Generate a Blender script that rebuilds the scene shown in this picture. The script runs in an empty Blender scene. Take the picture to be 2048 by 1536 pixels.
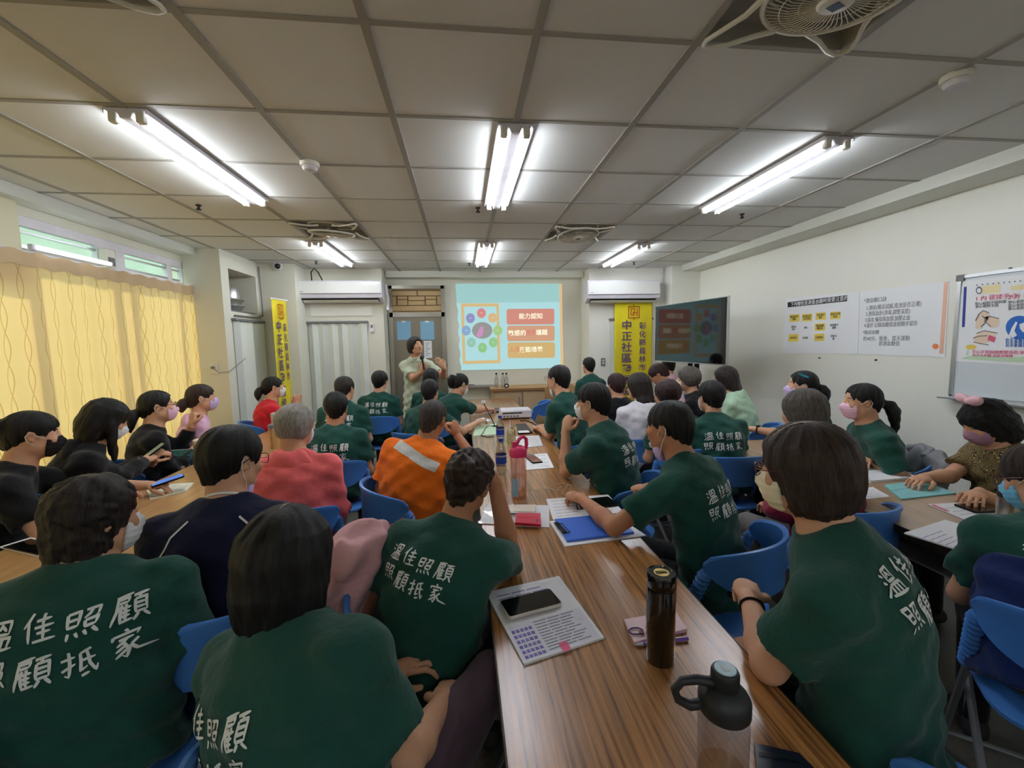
import bpy, math, random
import numpy as np
from mathutils import Vector, Matrix
from mathutils.bvhtree import BVHTree

SC = bpy.context.scene
COL = SC.collection
PI = math.pi
rnd = random.Random(7)

# ------------------------------------------------------------------ camera, world, sun, exposure
F_PX, PITCH, YAW, ROLL, CAM_H = 854.7, 0.0971, 0.1138, -0.0187, 1.55
_cp, _sp = math.cos(PITCH), math.sin(PITCH)
_cy, _sy = math.cos(YAW), math.sin(YAW)
_cr, _sr = math.cos(ROLL), math.sin(ROLL)


def _cam_dir(a, b, d):
    """image axes (right, down, forward) -> world direction"""
    a, b = a * _cr + b * _sr, -a * _sr + b * _cr
    u = -b
    y = d * _cp + u * _sp
    z = -d * _sp + u * _cp
    return Vector((a * _cy + y * _sy, -a * _sy + y * _cy, z))


def ray(px, py):
    return _cam_dir((px - 1024) / F_PX, (py - 768) / F_PX, 1.0)


def atz(px, py, z):
    r = ray(px, py)
    return r * ((z - CAM_H) / r.z) + Vector((0, 0, CAM_H))


def aty(px, py, y):
    r = ray(px, py)
    return r * (y / r.y) + Vector((0, 0, CAM_H))


def atx(px, py, x):
    r = ray(px, py)
    return r * (x / r.x) + Vector((0, 0, CAM_H))


cam = bpy.data.cameras.new('camera')
camo = bpy.data.objects.new('camera', cam)
COL.objects.link(camo)
_R, _U, _B = _cam_dir(1, 0, 0), _cam_dir(0, -1, 0), -_cam_dir(0, 0, 1)
camo.matrix_world = Matrix(((_R.x, _U.x, _B.x, 0), (_R.y, _U.y, _B.y, 0), (_R.z, _U.z, _B.z, CAM_H), (0, 0, 0, 1)))
cam.sensor_width = 36
cam.lens = F_PX / 2048 * 36
cam.clip_start = 0.02
SC.camera = camo

world = bpy.data.worlds.new('sky')
SC.world = world
world.use_nodes = True
_bg = world.node_tree.nodes['Background']
_bg.inputs[0].default_value = (0.80, 0.90, 1.0, 1)
_bg.inputs[1].default_value = 1.6
sun = bpy.data.lights.new('sun', 'SUN')
sun.energy = 4.2
sun.angle = math.radians(1.5)
sun.color = (1.0, 0.93, 0.80)
suno = bpy.data.objects.new('sun', sun)
COL.objects.link(suno)
suno.rotation_euler = Vector((0.80, 0.10, -0.92)).to_track_quat('-Z', 'Y').to_euler()
TUBE_POWER = 28.0
SC.view_settings.view_transform = 'Standard'
SC.view_settings.look = 'None'
SC.view_settings.gamma = 1.0
SC.view_settings.use_curve_mapping = False
SC.view_settings.exposure = 0.38


# ------------------------------------------------------------------ materials
def lin(c):
    c = c / 255.0
    return c / 12.92 if c <= 0.04045 else ((c + 0.055) / 1.055) ** 2.4


def rgb(r, g, b):
    return (lin(r), lin(g), lin(b), 1.0)


_M = {}


def nodes_of(name):
    m = bpy.data.materials.new(name)
    m.use_nodes = True
    return m, m.node_tree, m.node_tree.nodes['Principled BSDF']


def mat(name, col, rough=0.6, metal=0.0, spec=0.5, var=0.0, vscale=6.0, bump=0.0, bscale=60.0, emit=None, estr=0.0,
        trans=0.0, alpha=1.0, sheen=0.0, coat=0.0, ior=1.45, sss=0.0):
    if name in _M:
        return _M[name]
    m, nt, b = nodes_of(name)
    b.inputs['Base Color'].default_value = col
    b.inputs['Roughness'].default_value = rough
    b.inputs['Metallic'].default_value = metal
    b.inputs['Specular IOR Level'].default_value = spec
    b.inputs['IOR'].default_value = ior
    b.inputs['Transmission Weight'].default_value = trans
    b.inputs['Alpha'].default_value = alpha
    b.inputs['Sheen Weight'].default_value = sheen
    b.inputs['Coat Weight'].default_value = coat
    if emit is not None:
        b.inputs['Emission Color'].default_value = emit
        b.inputs['Emission Strength'].default_value = estr
    tc = nt.nodes.new('ShaderNodeTexCoord')
    if var > 0:
        n = nt.nodes.new('ShaderNodeTexNoise')
        n.inputs['Scale'].default_value = vscale
        n.inputs['Detail'].default_value = 4
        nt.links.new(tc.outputs['Object'], n.inputs['Vector'])
        mx = nt.nodes.new('ShaderNodeMix')
        mx.data_type = 'RGBA'
        mx.inputs['A'].default_value = tuple(max(0, v * (1 - var)) for v in col[:3]) + (1,)
        mx.inputs['B'].default_value = tuple(min(1, v * (1 + var)) for v in col[:3]) + (1,)
        nt.links.new(n.outputs['Fac'], mx.inputs['Factor'])
        nt.links.new(mx.outputs['Result'], b.inputs['Base Color'])
    if bump > 0:
        n2 = nt.nodes.new('ShaderNodeTexNoise')
        n2.inputs['Scale'].default_value = bscale
        n2.inputs['Detail'].default_value = 3
        nt.links.new(tc.outputs['Object'], n2.inputs['Vector'])
        bp = nt.nodes.new('ShaderNodeBump')
        bp.inputs['Strength'].default_value = bump
        bp.inputs['Distance'].default_value = 0.016
        nt.links.new(n2.outputs['Fac'], bp.inputs['Height'])
        nt.links.new(bp.outputs['Normal'], b.inputs['Normal'])
    _M[name] = m
    return m


def cloth(name, col, var=0.12, bump=0.35):
    return mat('cloth ' + name, col, rough=0.9, spec=0.15, var=var, vscale=9, bump=bump, bscale=28, sheen=0.15)


def hair_mat(name, col, tint, rough=0.38):
    key = 'hair ' + name
    if key in _M:
        return _M[key]
    m, nt, b = nodes_of(key)
    at = nt.nodes.new('ShaderNodeAttribute')
    at.attribute_name = 'hv'
    mp = nt.nodes.new('ShaderNodeMapping')
    mp.inputs['Scale'].default_value = (26, 2.2, 2.2)
    nt.links.new(at.outputs['Vector'], mp.inputs['Vector'])
    n = nt.nodes.new('ShaderNodeTexNoise')
    n.inputs['Scale'].default_value = 1.6
    n.inputs['Detail'].default_value = 6
    n.inputs['Roughness'].default_value = 0.65
    nt.links.new(mp.outputs['Vector'], n.inputs['Vector'])
    cr = nt.nodes.new('ShaderNodeValToRGB')
    cr.color_ramp.elements[0].position = 0.35
    cr.color_ramp.elements[0].color = col
    cr.color_ramp.elements[1].position = 0.72
    cr.color_ramp.elements[1].color = tint
    nt.links.new(n.outputs['Fac'], cr.inputs['Fac'])
    nt.links.new(cr.outputs['Color'], b.inputs['Base Color'])
    bp = nt.nodes.new('ShaderNodeBump')
    bp.inputs['Strength'].default_value = 0.8
    bp.inputs['Distance'].default_value = 0.006
    nt.links.new(n.outputs['Fac'], bp.inputs['Height'])
    nt.links.new(bp.outputs['Normal'], b.inputs['Normal'])
    b.inputs['Roughness'].default_value = rough
    b.inputs['Specular IOR Level'].default_value = 0.35
    _M[key] = m
    return m


def wood_mat(name, dark, light, scale=(1.0, 1.0, 1.0), grain=18.0, rough=0.32):
    """long straight grain along local Y"""
    m, nt, b = nodes_of(name)
    tc = nt.nodes.new('ShaderNodeTexCoord')
    mp = nt.nodes.new('ShaderNodeMapping')
    mp.inputs['Scale'].default_value = scale
    nt.links.new(tc.outputs['Object'], mp.inputs['Vector'])
    n = nt.nodes.new('ShaderNodeTexNoise')
    n.inputs['Scale'].default_value = grain
    n.inputs['Detail'].default_value = 5
    n.inputs['Roughness'].default_value = 0.6
    n.inputs['Distortion'].default_value = 0.25
    nt.links.new(mp.outputs['Vector'], n.inputs['Vector'])
    cr = nt.nodes.new('ShaderNodeValToRGB')
    e = cr.color_ramp.elements
    e[0].position, e[0].color = 0.36, dark
    e[1].position, e[1].color = 0.62, light
    mid = cr.color_ramp.elements.new(0.47)
    mid.color = tuple(0.45 * a + 0.55 * c for a, c in zip(dark, light))
    nt.links.new(n.outputs['Fac'], cr.inputs['Fac'])
    nt.links.new(cr.outputs['Color'], b.inputs['Base Color'])
    b.inputs['Roughness'].default_value = rough
    b.inputs['Specular IOR Level'].default_value = 0.5
    b.inputs['Coat Weight'].default_value = 0.5
    b.inputs['Coat Roughness'].default_value = 0.22
    return m


# ------------------------------------------------------------------ mesh helpers
class MB:
    def __init__(self):
        self.v, self.f, self.mi = [], [], []

    def add(self, verts, faces, mi=0):
        o = len(self.v)
        self.v += [tuple(p) for p in verts]
        self.f += [tuple(i + o for i in f) for f in faces]
        self.mi += [mi] * len(faces)
        return self

    def box(self, x0, x1, y0, y1, z0, z1, mi=0, bev=0.0):
        if bev > 0:
            return self.rbox(x0, x1, y0, y1, z0, z1, bev, mi)
        v = [(x0, y0, z0), (x1, y0, z0), (x1, y1, z0), (x0, y1, z0), (x0, y0, z1), (x1, y0, z1), (x1, y1, z1), (x0, y1, z1)]
        return self.add(v, [(0, 3, 2, 1), (4, 5, 6, 7), (0, 1, 5, 4), (1, 2, 6, 5), (2, 3, 7, 6), (3, 0, 4, 7)], mi)

    def rbox(self, x0, x1, y0, y1, z0, z1, r, mi=0, seg=3):
        """box with rounded vertical corners and softened top/bottom edges"""
        r = min(r, (x1 - x0) / 2 - 1e-5, (y1 - y0) / 2 - 1e-5)
        pts = []
        for cx, cy, a0 in ((x1 - r, y1 - r, 0), (x0 + r, y1 - r, 90), (x0 + r, y0 + r, 180), (x1 - r, y0 + r, 270)):
            for k in range(seg + 1):
                a = math.radians(a0 + 90 * k / seg)
                pts.append((cx, cy, math.cos(a), math.sin(a)))
        e = min(r, (z1 - z0) / 3) * 0.5
        rings = []
        for z, ins in ((z0, e), (z0 + e, 0), (z1 - e, 0), (z1, e)):
            rings.append([(cx + (r - ins) * c, cy + (r - ins) * s, z) for cx, cy, c, s in pts])
        return self.loft(rings, mi)

    def loft(self, rings, mi=0, cap=True, close=True):
        n = len(rings[0])
        v = [p for rg in rings for p in rg]
        f = []
        for k in range(len(rings) - 1):
            for i in range(n if close else n - 1):
                j = (i + 1) % n
                f.append((k * n + i, k * n + j, (k + 1) * n + j, (k + 1) * n + i))
        if cap:
            f.append(tuple(range(n - 1, -1, -1)))
            f.append(tuple((len(rings) - 1) * n + i for i in range(n)))
        return self.add(v, f, mi)

    def tube(self, pts, r, n=8, mi=0, cap=True, closed=False):
        pts = [Vector(p) for p in pts]
        rs = r if isinstance(r, (list, tuple)) else [r] * len(pts)
        rings = []
        up = Vector((0, 0, 1))
        m = len(pts)
        prev = None
        for i, p in enumerate(pts):
            if closed:
                t = pts[(i + 1) % m] - pts[(i - 1) % m]
            else:
                t = pts[min(i + 1, m - 1)] - pts[max(i - 1, 0)]
            t.normalize()
            if prev is None:
                a = t.cross(up)
                if a.length < 1e-3:
                    a = t.cross(Vector((1, 0, 0)))
            else:
                a = prev - t * prev.dot(t)
            a.normalize()
            prev = a
            b = t.cross(a)
            rings.append([tuple(p + a * (rs[i] * math.cos(2 * PI * k / n)) + b * (rs[i] * math.sin(2 * PI * k / n))) for k in range(n)])
        if closed:
            rings.append(rings[0])
            return self.loft(rings, mi, cap=False)
        return self.loft(rings, mi, cap=cap)

    def lathe(self, prof, n=24, mi=0, c=(0, 0, 0), cap=True):
        rings = [[(c[0] + r * math.cos(2 * PI * k / n), c[1] + r * math.sin(2 * PI * k / n), c[2] + z) for k in range(n)] for r, z in prof]
        return self.loft(rings, mi, cap=cap)

    def cyl(self, c, r, h, n=20, mi=0, axis='z'):
        o = len(self.v)
        self.lathe([(r, 0), (r, h)], n, mi)
        for i in range(o, len(self.v)):
            x, y, z = self.v[i]
            if axis == 'x':
                x, y, z = z, x, y
            elif axis == 'y':
                x, y, z = y, z, x
            self.v[i] = (x + c[0], y + c[1], z + c[2])
        return self

    def prism(self, poly, y0, y1, mi=0):
        """xz outline extruded in y"""
        return self.loft([[(x, y0, z) for x, z in poly], [(x, y1, z) for x, z in poly]], mi)

    def xform(self, M):
        self.v = [tuple(M @ Vector(p)) for p in self.v]
        return self


def link(o, parent=None):
    COL.objects.link(o)
    if parent is not None:
        o.parent = parent
    return o


def obj(name, mb, m, parent=None, smooth=False, loc=None, rot=None, M=None):
    me = bpy.data.meshes.new(name)
    me.from_pydata(mb.v, [], mb.f)
    ms = m if isinstance(m, (list, tuple)) else [m]
    for x in ms:
        me.materials.append(x)
    if len(ms) > 1:
        me.polygons.foreach_set('material_index', mb.mi)
    if smooth:
        me.polygons.foreach_set('use_smooth', [True] * len(me.polygons))
        try:
            me.set_sharp_from_angle(angle=math.radians(42))
        except Exception:
            pass
    me.validate()
    o = bpy.data.objects.new(name, me)
    if M is not None:
        o.matrix_local = M
    if loc is not None:
        o.location = loc
    if rot is not None:
        o.rotation_euler = rot
    return link(o, parent)


def empty(name, loc=(0, 0, 0), rz=0.0, rot=None):
    o = bpy.data.objects.new(name, None)
    o.empty_display_size = 0.1
    o.location = loc
    o.rotation_euler = rot if rot is not None else (0, 0, rz)
    return link(o)


def tag(o, label=None, cat=None, group=None, kind=None):
    if label:
        o['label'] = label
    if cat:
        o['category'] = cat
    if group:
        o['group'] = group
    if kind:
        o['kind'] = kind
    return o


def thing(name, label, cat, loc=(0, 0, 0), rz=0.0, group=None, rot=None):
    return tag(empty(name, loc, rz, rot), label, cat, group)


def struct(name, mb, m, parent=None, smooth=False):
    o = obj(name, mb, m, parent, smooth)
    if parent is None:
        o['kind'] = 'structure'
    return o


def dup(root, loc=None, rz=None, label=None, group=None):
    r = root.copy()
    COL.objects.link(r)
    if loc is not None:
        r.location = loc
    if rz is not None:
        r.rotation_euler = (0, 0, rz)
    if label:
        r['label'] = label
    if group:
        r['group'] = group
    for ch in list(root.children):
        c = ch.copy()
        COL.objects.link(c)
        c.parent = r
        for g in list(ch.children):
            d = g.copy()
            COL.objects.link(d)
            d.parent = c
    return r


def text_mesh(name, s, size, m, parent=None, M=None, align='CENTER', line=1.0, ext=0.0006, bold=0.0, sx=1.0):
    """flat print made of letters; lies in the local XY plane"""
    cu = bpy.data.curves.new(name, 'FONT')
    cu.body = s
    cu.size = size
    cu.align_x = align
    cu.align_y = 'CENTER'
    cu.space_line = line
    cu.extrude = ext
    cu.offset = bold
    cu.resolution_u = 2
    o = bpy.data.objects.new(name, cu)
    COL.objects.link(o)
    dg = bpy.context.evaluated_depsgraph_get()
    me = bpy.data.meshes.new_from_object(o.evaluated_get(dg))
    bpy.data.objects.remove(o)
    bpy.data.curves.remove(cu)
    me.name = name
    me.materials.clear()
    me.materials.append(m)
    r = bpy.data.objects.new(name, me)
    if M is not None:
        r.matrix_local = M @ Matrix.Diagonal((sx, 1, 1, 1))
    return link(r, parent)


# ------------------------------------------------------------------ bodies, clothes and hair: smooth volumes turned into one surface
def smin(a, b, k):
    h = np.maximum(k - np.abs(a - b), 0.0) / k
    return np.minimum(a, b) - h * h * (k * 0.25)


def smax(a, b, k):
    return -smin(-a, -b, k)


def vec(*a):
    return np.array(a, np.float32)


class Shape:
    """list of primitives; each has a bounding sphere (centre, radius) and a distance function"""

    def __init__(self):
        self.ops = []
        self.warp = None

    def _put(self, op, fn, c, r, k):
        self.ops.append((op, fn, np.asarray(c, float), float(r), k))
        return self

    def rcone(self, a, b, ra, rb, k=0.02, op='+', sq=None):
        a, b = np.asarray(a, float), np.asarray(b, float)
        ab = b - a
        L2 = max(float(ab @ ab), 1e-9)

        def fn(X, Y, Z):
            px, py, pz = X - a[0], Y - a[1], Z - a[2]
            t = np.clip((px * ab[0] + py * ab[1] + pz * ab[2]) / L2, 0, 1)
            return np.sqrt((px - t * ab[0]) ** 2 + (py - t * ab[1]) ** 2 + (pz - t * ab[2]) ** 2) - (ra + (rb - ra) * t)
        return self._put(op, fn, (a + b) / 2, math.sqrt(L2) / 2 + max(ra, rb), k)

    def ell(self, c, r, R=None, k=0.02, op='+'):
        c = np.asarray(c, float)
        r = np.asarray(r, float)
        R = np.eye(3) if R is None else R

        def fn(X, Y, Z):
            px, py, pz = X - c[0], Y - c[1], Z - c[2]
            qx = (R[0, 0] * px + R[1, 0] * py + R[2, 0] * pz)
            qy = (R[0, 1] * px + R[1, 1] * py + R[2, 1] * pz)
            qz = (R[0, 2] * px + R[1, 2] * py + R[2, 2] * pz)
            k0 = np.sqrt((qx / r[0]) ** 2 + (qy / r[1]) ** 2 + (qz / r[2]) ** 2)
            k1 = np.sqrt((qx / r[0] ** 2) ** 2 + (qy / r[1] ** 2) ** 2 + (qz / r[2] ** 2) ** 2)
            return k0 * (k0 - 1.0) / np.maximum(k1, 1e-6)
        return self._put(op, fn, c, max(r), k)

    def loft(self, o, up, fw, L, t, ax, ay, oy, k=0.03, op='+'):
        """elliptic column: axis o->o+up*L, half widths ax, half depths ay, forward shifts oy at stations t (0..1)"""
        o, up, fw = np.asarray(o, float), np.asarray(up, float), np.asarray(fw, float)
        rt = np.cross(fw, up)
        t, ax, ay, oy = [np.asarray(q, float) for q in (t, ax, ay, oy)]

        def sm(tt, ys):
            return np.interp(tt, t, ys)

        def fn(X, Y, Z):
            px, py, pz = X - o[0], Y - o[1], Z - o[2]
            h = px * up[0] + py * up[1] + pz * up[2]
            s = np.clip(h / L, t[0], t[-1])
            x = px * rt[0] + py * rt[1] + pz * rt[2]
            y = px * fw[0] + py * fw[1] + pz * fw[2] - sm(s, oy)
            a, b = sm(s, ax), sm(s, ay)
            k0 = np.sqrt((x / a) ** 2 + (y / b) ** 2)
            k1 = np.sqrt((x / a ** 2) ** 2 + (y / b ** 2) ** 2)
            d = k0 * (k0 - 1.0) / np.maximum(k1, 1e-4)
            over = np.maximum(h - t[-1] * L, t[0] * L - h)
            return np.where(over > 0, np.maximum(d, over), d).astype(np.float32)
        c = o + up * L * (t[0] + t[-1]) / 2
        return self._put(op, fn, c, math.hypot(L * (t[-1] - t[0]) / 2, max(ax.max(), ay.max()) + np.abs(oy).max()), k)

    def cut(self, p, n, k=0.006):
        """keep the side where (x-p).n < 0"""
        p = np.asarray(p, float)
        n = np.asarray(n, float)
        n = n / np.linalg.norm(n)

        def fn(X, Y, Z):
            return (X - p[0]) * n[0] + (Y - p[1]) * n[1] + (Z - p[2]) * n[2]
        return self._put('x', fn, (0, 0, 0), 1e9, k)

    def mesh(self, h):
        lo = np.array([1e9] * 3)
        hi = -lo
        for op, fn, c, r, k in self.ops:
            if op == '+':
                lo = np.minimum(lo, c - r)
                hi = np.maximum(hi, c + r)
        lo -= 2.5 * h + 0.01
        hi += 2.5 * h + 0.01
        n = np.ceil((hi - lo) / h).astype(int) + 1
        xs = [(lo[i] + h * np.arange(n[i])).astype(np.float32) for i in range(3)]
        D = np.full(tuple(n), 0.2, np.float32)
        for op, fn, c, r, k in self.ops:
            pad = k + 3 * h
            w = []
            for i in range(3):
                i0 = max(0, int(math.floor((c[i] - r - pad - lo[i]) / h))) if r < 1e8 else 0
                i1 = min(int(n[i]), int(math.ceil((c[i] + r + pad - lo[i]) / h)) + 1) if r < 1e8 else int(n[i])
                w.append(slice(i0, i1))
            if any(s.stop <= s.start for s in w):
                continue
            X = xs[0][w[0]][:, None, None]
            Y = xs[1][w[1]][None, :, None]
            Z = xs[2][w[2]][None, None, :]
            d = fn(X, Y, Z).astype(np.float32)
            S = D[w[0], w[1], w[2]]
            if op == '+':
                D[w[0], w[1], w[2]] = smin(S, d, k)
            elif op == '-':
                D[w[0], w[1], w[2]] = smax(S, -d, k)
            else:
                D[w[0], w[1], w[2]] = smax(S, d, k)
        if self.warp is not None:
            band = np.nonzero(np.abs(D) < 4 * h + 0.02)
            D[band] += self.warp(xs[0][band[0]], xs[1][band[1]], xs[2][band[2]]).astype(np.float32)
        return surfnets(D, lo, h)


def surfnets(D, lo, h):
    S = D < 0
    c = S.astype(np.int8)
    q = c[:-1] + c[1:]
    q = q[:, :-1] + q[:, 1:]
    q = q[:, :, :-1] + q[:, :, 1:]
    act = np.nonzero((q > 0) & (q < 8))
    n = len(act[0])
    ids = np.full(q.shape, -1, np.int32)
    ids[act] = np.arange(n, dtype=np.int32)
    I, J, K = act
    cv = {}
    for a in (0, 1):
        for b in (0, 1):
            for g in (0, 1):
                cv[a, b, g] = D[I + a, J + b, K + g]
    P = np.zeros((n, 3), np.float32)
    C = np.zeros(n, np.float32)
    E = []
    for a in (0, 1):
        for b in (0, 1):
            E += [((0, a, b), (1, a, b), 0), ((a, 0, b), (a, 1, b), 1), ((a, b, 0), (a, b, 1), 2)]
    for e0, e1, ax in E:
        v0, v1 = cv[e0], cv[e1]
        m = (v0 < 0) != (v1 < 0)
        dn = np.where(m, v0 - v1, 1)
        t = np.where(m, v0 / dn, 0)
        for i in range(3):
            P[:, i] += np.where(m, (t if i == ax else e0[i]), 0)
        C += m
    P /= C[:, None]
    V = (np.stack([I, J, K], 1) + P) * h + lo
    Q = []
    for ax in range(3):
        sl0 = [slice(None)] * 3
        sl1 = [slice(None)] * 3
        sl0[ax] = slice(0, -1)
        sl1[ax] = slice(1, None)
        A, B = S[tuple(sl0)], S[tuple(sl1)]
        x = np.nonzero(A != B)
        x = [np.asarray(y) for y in x]
        u, v = [(1, 2), (2, 0), (0, 1)][ax]
        ok = (x[u] > 0) & (x[v] > 0) & (x[u] < D.shape[u] - 1) & (x[v] < D.shape[v] - 1)
        x = [y[ok] for y in x]

        def cid(du, dv):
            z = list(x)
            z[u] = z[u] - du
            z[v] = z[v] - dv
            return ids[z[0], z[1], z[2]]
        qd = np.stack([cid(1, 1), cid(0, 1), cid(0, 0), cid(1, 0)], 1)
        flip = B[x[0], x[1], x[2]]
        qd[flip] = qd[flip][:, ::-1]
        Q.append(qd)
    Q = np.concatenate(Q)
    Q = Q[(Q >= 0).all(1)]
    return V.astype(np.float32), Q


def relax(V, Q, it=1, f=0.5):
    n = len(V)
    for _ in range(it):
        acc = np.zeros((n, 3), np.float64)
        cnt = np.zeros(n)
        for i in range(4):
            a, b = Q[:, i], Q[:, (i + 1) % 4]
            for j in range(3):
                acc[:, j] += np.bincount(a, V[b, j], n) + np.bincount(b, V[a, j], n)
            cnt += np.bincount(a, minlength=n) + np.bincount(b, minlength=n)
        V = V * (1 - f) + f * acc / np.maximum(cnt, 1)[:, None]
    return V


def qmesh(name, V, Q, m, parent=None, attr=None):
    me = bpy.data.meshes.new(name)
    me.vertices.add(len(V))
    me.vertices.foreach_set('co', np.ascontiguousarray(V, np.float32).ravel())
    k = len(Q)
    me.loops.add(4 * k)
    me.loops.foreach_set('vertex_index', np.ascontiguousarray(Q, np.int32).ravel())
    me.polygons.add(k)
    me.polygons.foreach_set('loop_start', np.arange(0, 4 * k, 4, dtype=np.int32))
    me.polygons.foreach_set('use_smooth', np.ones(k, bool))
    if attr is not None:
        at = me.attributes.new('hv', 'FLOAT_VECTOR', 'POINT')
        at.data.foreach_set('vector', np.ascontiguousarray(attr, np.float32).ravel())
    me.materials.append(m)
    me.update(calc_edges=True)
    o = bpy.data.objects.new(name, me)
    return link(o, parent)


def join(parts):
    Vs, Qs, o = [], [], 0
    for V, Q in parts:
        Vs.append(V)
        Qs.append(Q + o)
        o += len(V)
    return np.concatenate(Vs), np.concatenate(Qs)


def rotm(yaw=0.0, pitch=0.0, roll=0.0):
    """yaw left, pitch forward/down, roll to the right, in degrees; columns are right, forward, up"""
    y, p, r = math.radians(yaw), math.radians(-pitch), math.radians(roll)
    Rz = np.array([[math.cos(y), -math.sin(y), 0], [math.sin(y), math.cos(y), 0], [0, 0, 1]])
    Rx = np.array([[1, 0, 0], [0, math.cos(p), -math.sin(p)], [0, math.sin(p), math.cos(p)]])
    Ry = np.array([[math.cos(r), 0, math.sin(r)], [0, 1, 0], [-math.sin(r), 0, math.cos(r)]])
    return Rz @ Rx @ Ry


# ------------------------------------------------------------------ lettering brushed on the shirts: strokes in a 100 x 100 box, y down
GLYPH = {
    '溫': [[(8, 18), (24, 28)], [(4, 42), (20, 50)], [(4, 94), (14, 78), (28, 58)], [(38, 10), (36, 48)], [(38, 10), (84, 6), (80, 46)],
          [(37, 46), (81, 44)], [(58, 14), (54, 26), (46, 36)], [(60, 22), (72, 36)], [(32, 58), (36, 88)], [(32, 58), (88, 54), (84, 86)],
          [(50, 58), (51, 86)], [(67, 57), (67, 86)], [(20, 92), (98, 83)]],
    '佳': [[(32, 4), (22, 26), (8, 46)], [(22, 30), (24, 94)], [(44, 28), (84, 22)], [(64, 8), (63, 44)], [(40, 48), (92, 42)],
          [(46, 66), (84, 61)], [(64, 48), (63, 88)], [(34, 92), (98, 85)]],
    '照': [[(8, 16), (10, 58)], [(8, 16), (38, 12), (37, 54)], [(10, 36), (36, 33)], [(10, 56), (37, 53)], [(52, 12), (88, 8), (84, 30), (78, 36)],
          [(68, 12), (62, 26), (50, 36)], [(54, 43), (57, 62)], [(54, 43), (86, 38), (82, 58)], [(57, 60), (82, 57)], [(15, 72), (10, 95)],
          [(34, 73), (42, 89)], [(56, 70), (65, 86)], [(77, 66), (93, 84)]],
    '顧': [[(12, 14), (56, 4)], [(16, 16), (14, 56), (2, 98)], [(20, 20), (46, 15), (44, 30)], [(20, 32), (44, 29)], [(28, 38), (14, 60)],
          [(24, 50), (25, 94)], [(37, 36), (40, 46)], [(24, 50), (52, 46)], [(25, 63), (49, 60)], [(25, 76), (49, 73)], [(37, 48), (37, 92)],
          [(22, 94), (56, 88)], [(58, 14), (100, 7)], [(78, 12), (73, 24)], [(63, 26), (63, 73)], [(63, 26), (95, 22), (94, 71)],
          [(63, 41), (93, 38)], [(63, 56), (93, 53)], [(63, 72), (94, 69)], [(71, 77), (57, 98)], [(85, 75), (100, 96)]],
    '抵': [[(4, 32), (40, 26)], [(25, 6), (26, 88), (14, 80)], [(6, 66), (40, 50)], [(84, 6), (52, 20)], [(54, 20), (54, 77), (72, 66)],
          [(54, 45), (94, 38)], [(72, 16), (78, 58), (95, 86), (100, 66)], [(58, 94), (78, 87)]],
    '家': [[(48, 2), (57, 11)], [(20, 18), (18, 33)], [(20, 20), (84, 14), (77, 28)], [(34, 35), (70, 30)], [(54, 34), (44, 44), (30, 54)],
          [(46, 44), (62, 70), (54, 96), (44, 86)], [(54, 54), (28, 72)], [(58, 67), (26, 93)], [(82, 42), (64, 58)],
          [(64, 56), (80, 78), (124, 86)]],
}


def stroke_rows(ch, n_per=0.05):
    out = []
    for st in GLYPH[ch]:
        pts = [np.array(p, float) / 100 for p in st]
        seg = []
        for a, b in zip(pts, pts[1:]):
            m = max(2, int(np.linalg.norm(b - a) / n_per) + 1)
            seg += [a + (b - a) * t for t in np.linspace(0, 1, m)[(1 if seg else 0):]]
        seg = np.array(seg)
        m = len(seg)
        for i in range(m):
            t = seg[min(i + 1, m - 1)] - seg[max(i - 1, 0)]
            t /= max(np.linalg.norm(t), 1e-9)
            s = i / (m - 1)
            w = 0.040 * (0.95 + 0.25 * math.sin(s * 3.0 + 0.4) - (0.45 * max(0, s - 0.8) / 0.2))
            nrm = np.array([-t[1], t[0]])
            out.append((seg[i] + nrm * w, seg[i], seg[i] - nrm * w, i == 0))
    return out


_ROWS = {c: stroke_rows(c) for c in GLYPH}


def shirt_print(shirt, V, Q, o, rt, up, fw, size, parent, m, tilt=0.0, lines=('溫佳照顧', '照顧抵家'), gap=1.16):
    """the two handwritten lines laid on the back of a shirt, hugging its folds"""
    pts = np.asarray(V, float)
    back = (pts - o) @ fw
    keep = back[Q].mean(1) < 0.05
    bvh = BVHTree.FromPolygons([Vector(p) for p in pts], Q[keep].tolist())
    mb = MB()
    ct, st_ = math.cos(tilt), math.sin(tilt)
    fwv = Vector(fw)
    for li, line in enumerate(lines):
        for ci, ch in enumerate(line):
            cx = (ci - 1.5) * size * gap + (-0.10 * size if li else 0.0)
            cyy = -li * size * 1.28 + (0.10 * size * math.sin(ci * 2.1 + li))
            prev = None
            for l, c, r, first in _ROWS[ch]:
                row = []
                ok = True
                for g in (l, c, r):
                    u = cx + (g[0] - 0.5) * size * 0.98
                    v = cyy + (0.5 - g[1]) * size
                    u, v = u * ct - v * st_, u * st_ + v * ct
                    p = Vector(o + rt * u + up * v) - fwv * 0.6
                    hit, nr, _, _ = bvh.ray_cast(p, fwv, 1.2)
                    if hit is None or nr.dot(fwv) > -0.22:
                        ok = False
                        break
                    row.append(hit - fwv * 0.0022 + nr * 0.0012)
                if not ok:
                    prev = None
                    continue
                i0 = len(mb.v)
                mb.v += [tuple(x) for x in row]
                if prev is not None and not first and (row[1] - Vector(mb.v[prev + 1])).length < size * 0.4:
                    mb.f += [(prev, prev + 1, i0 + 1, i0), (prev + 1, prev + 2, i0 + 2, i0 + 1)]
                    mb.mi += [0, 0]
                prev = i0
    return obj('lettering', mb, m, parent)


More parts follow.
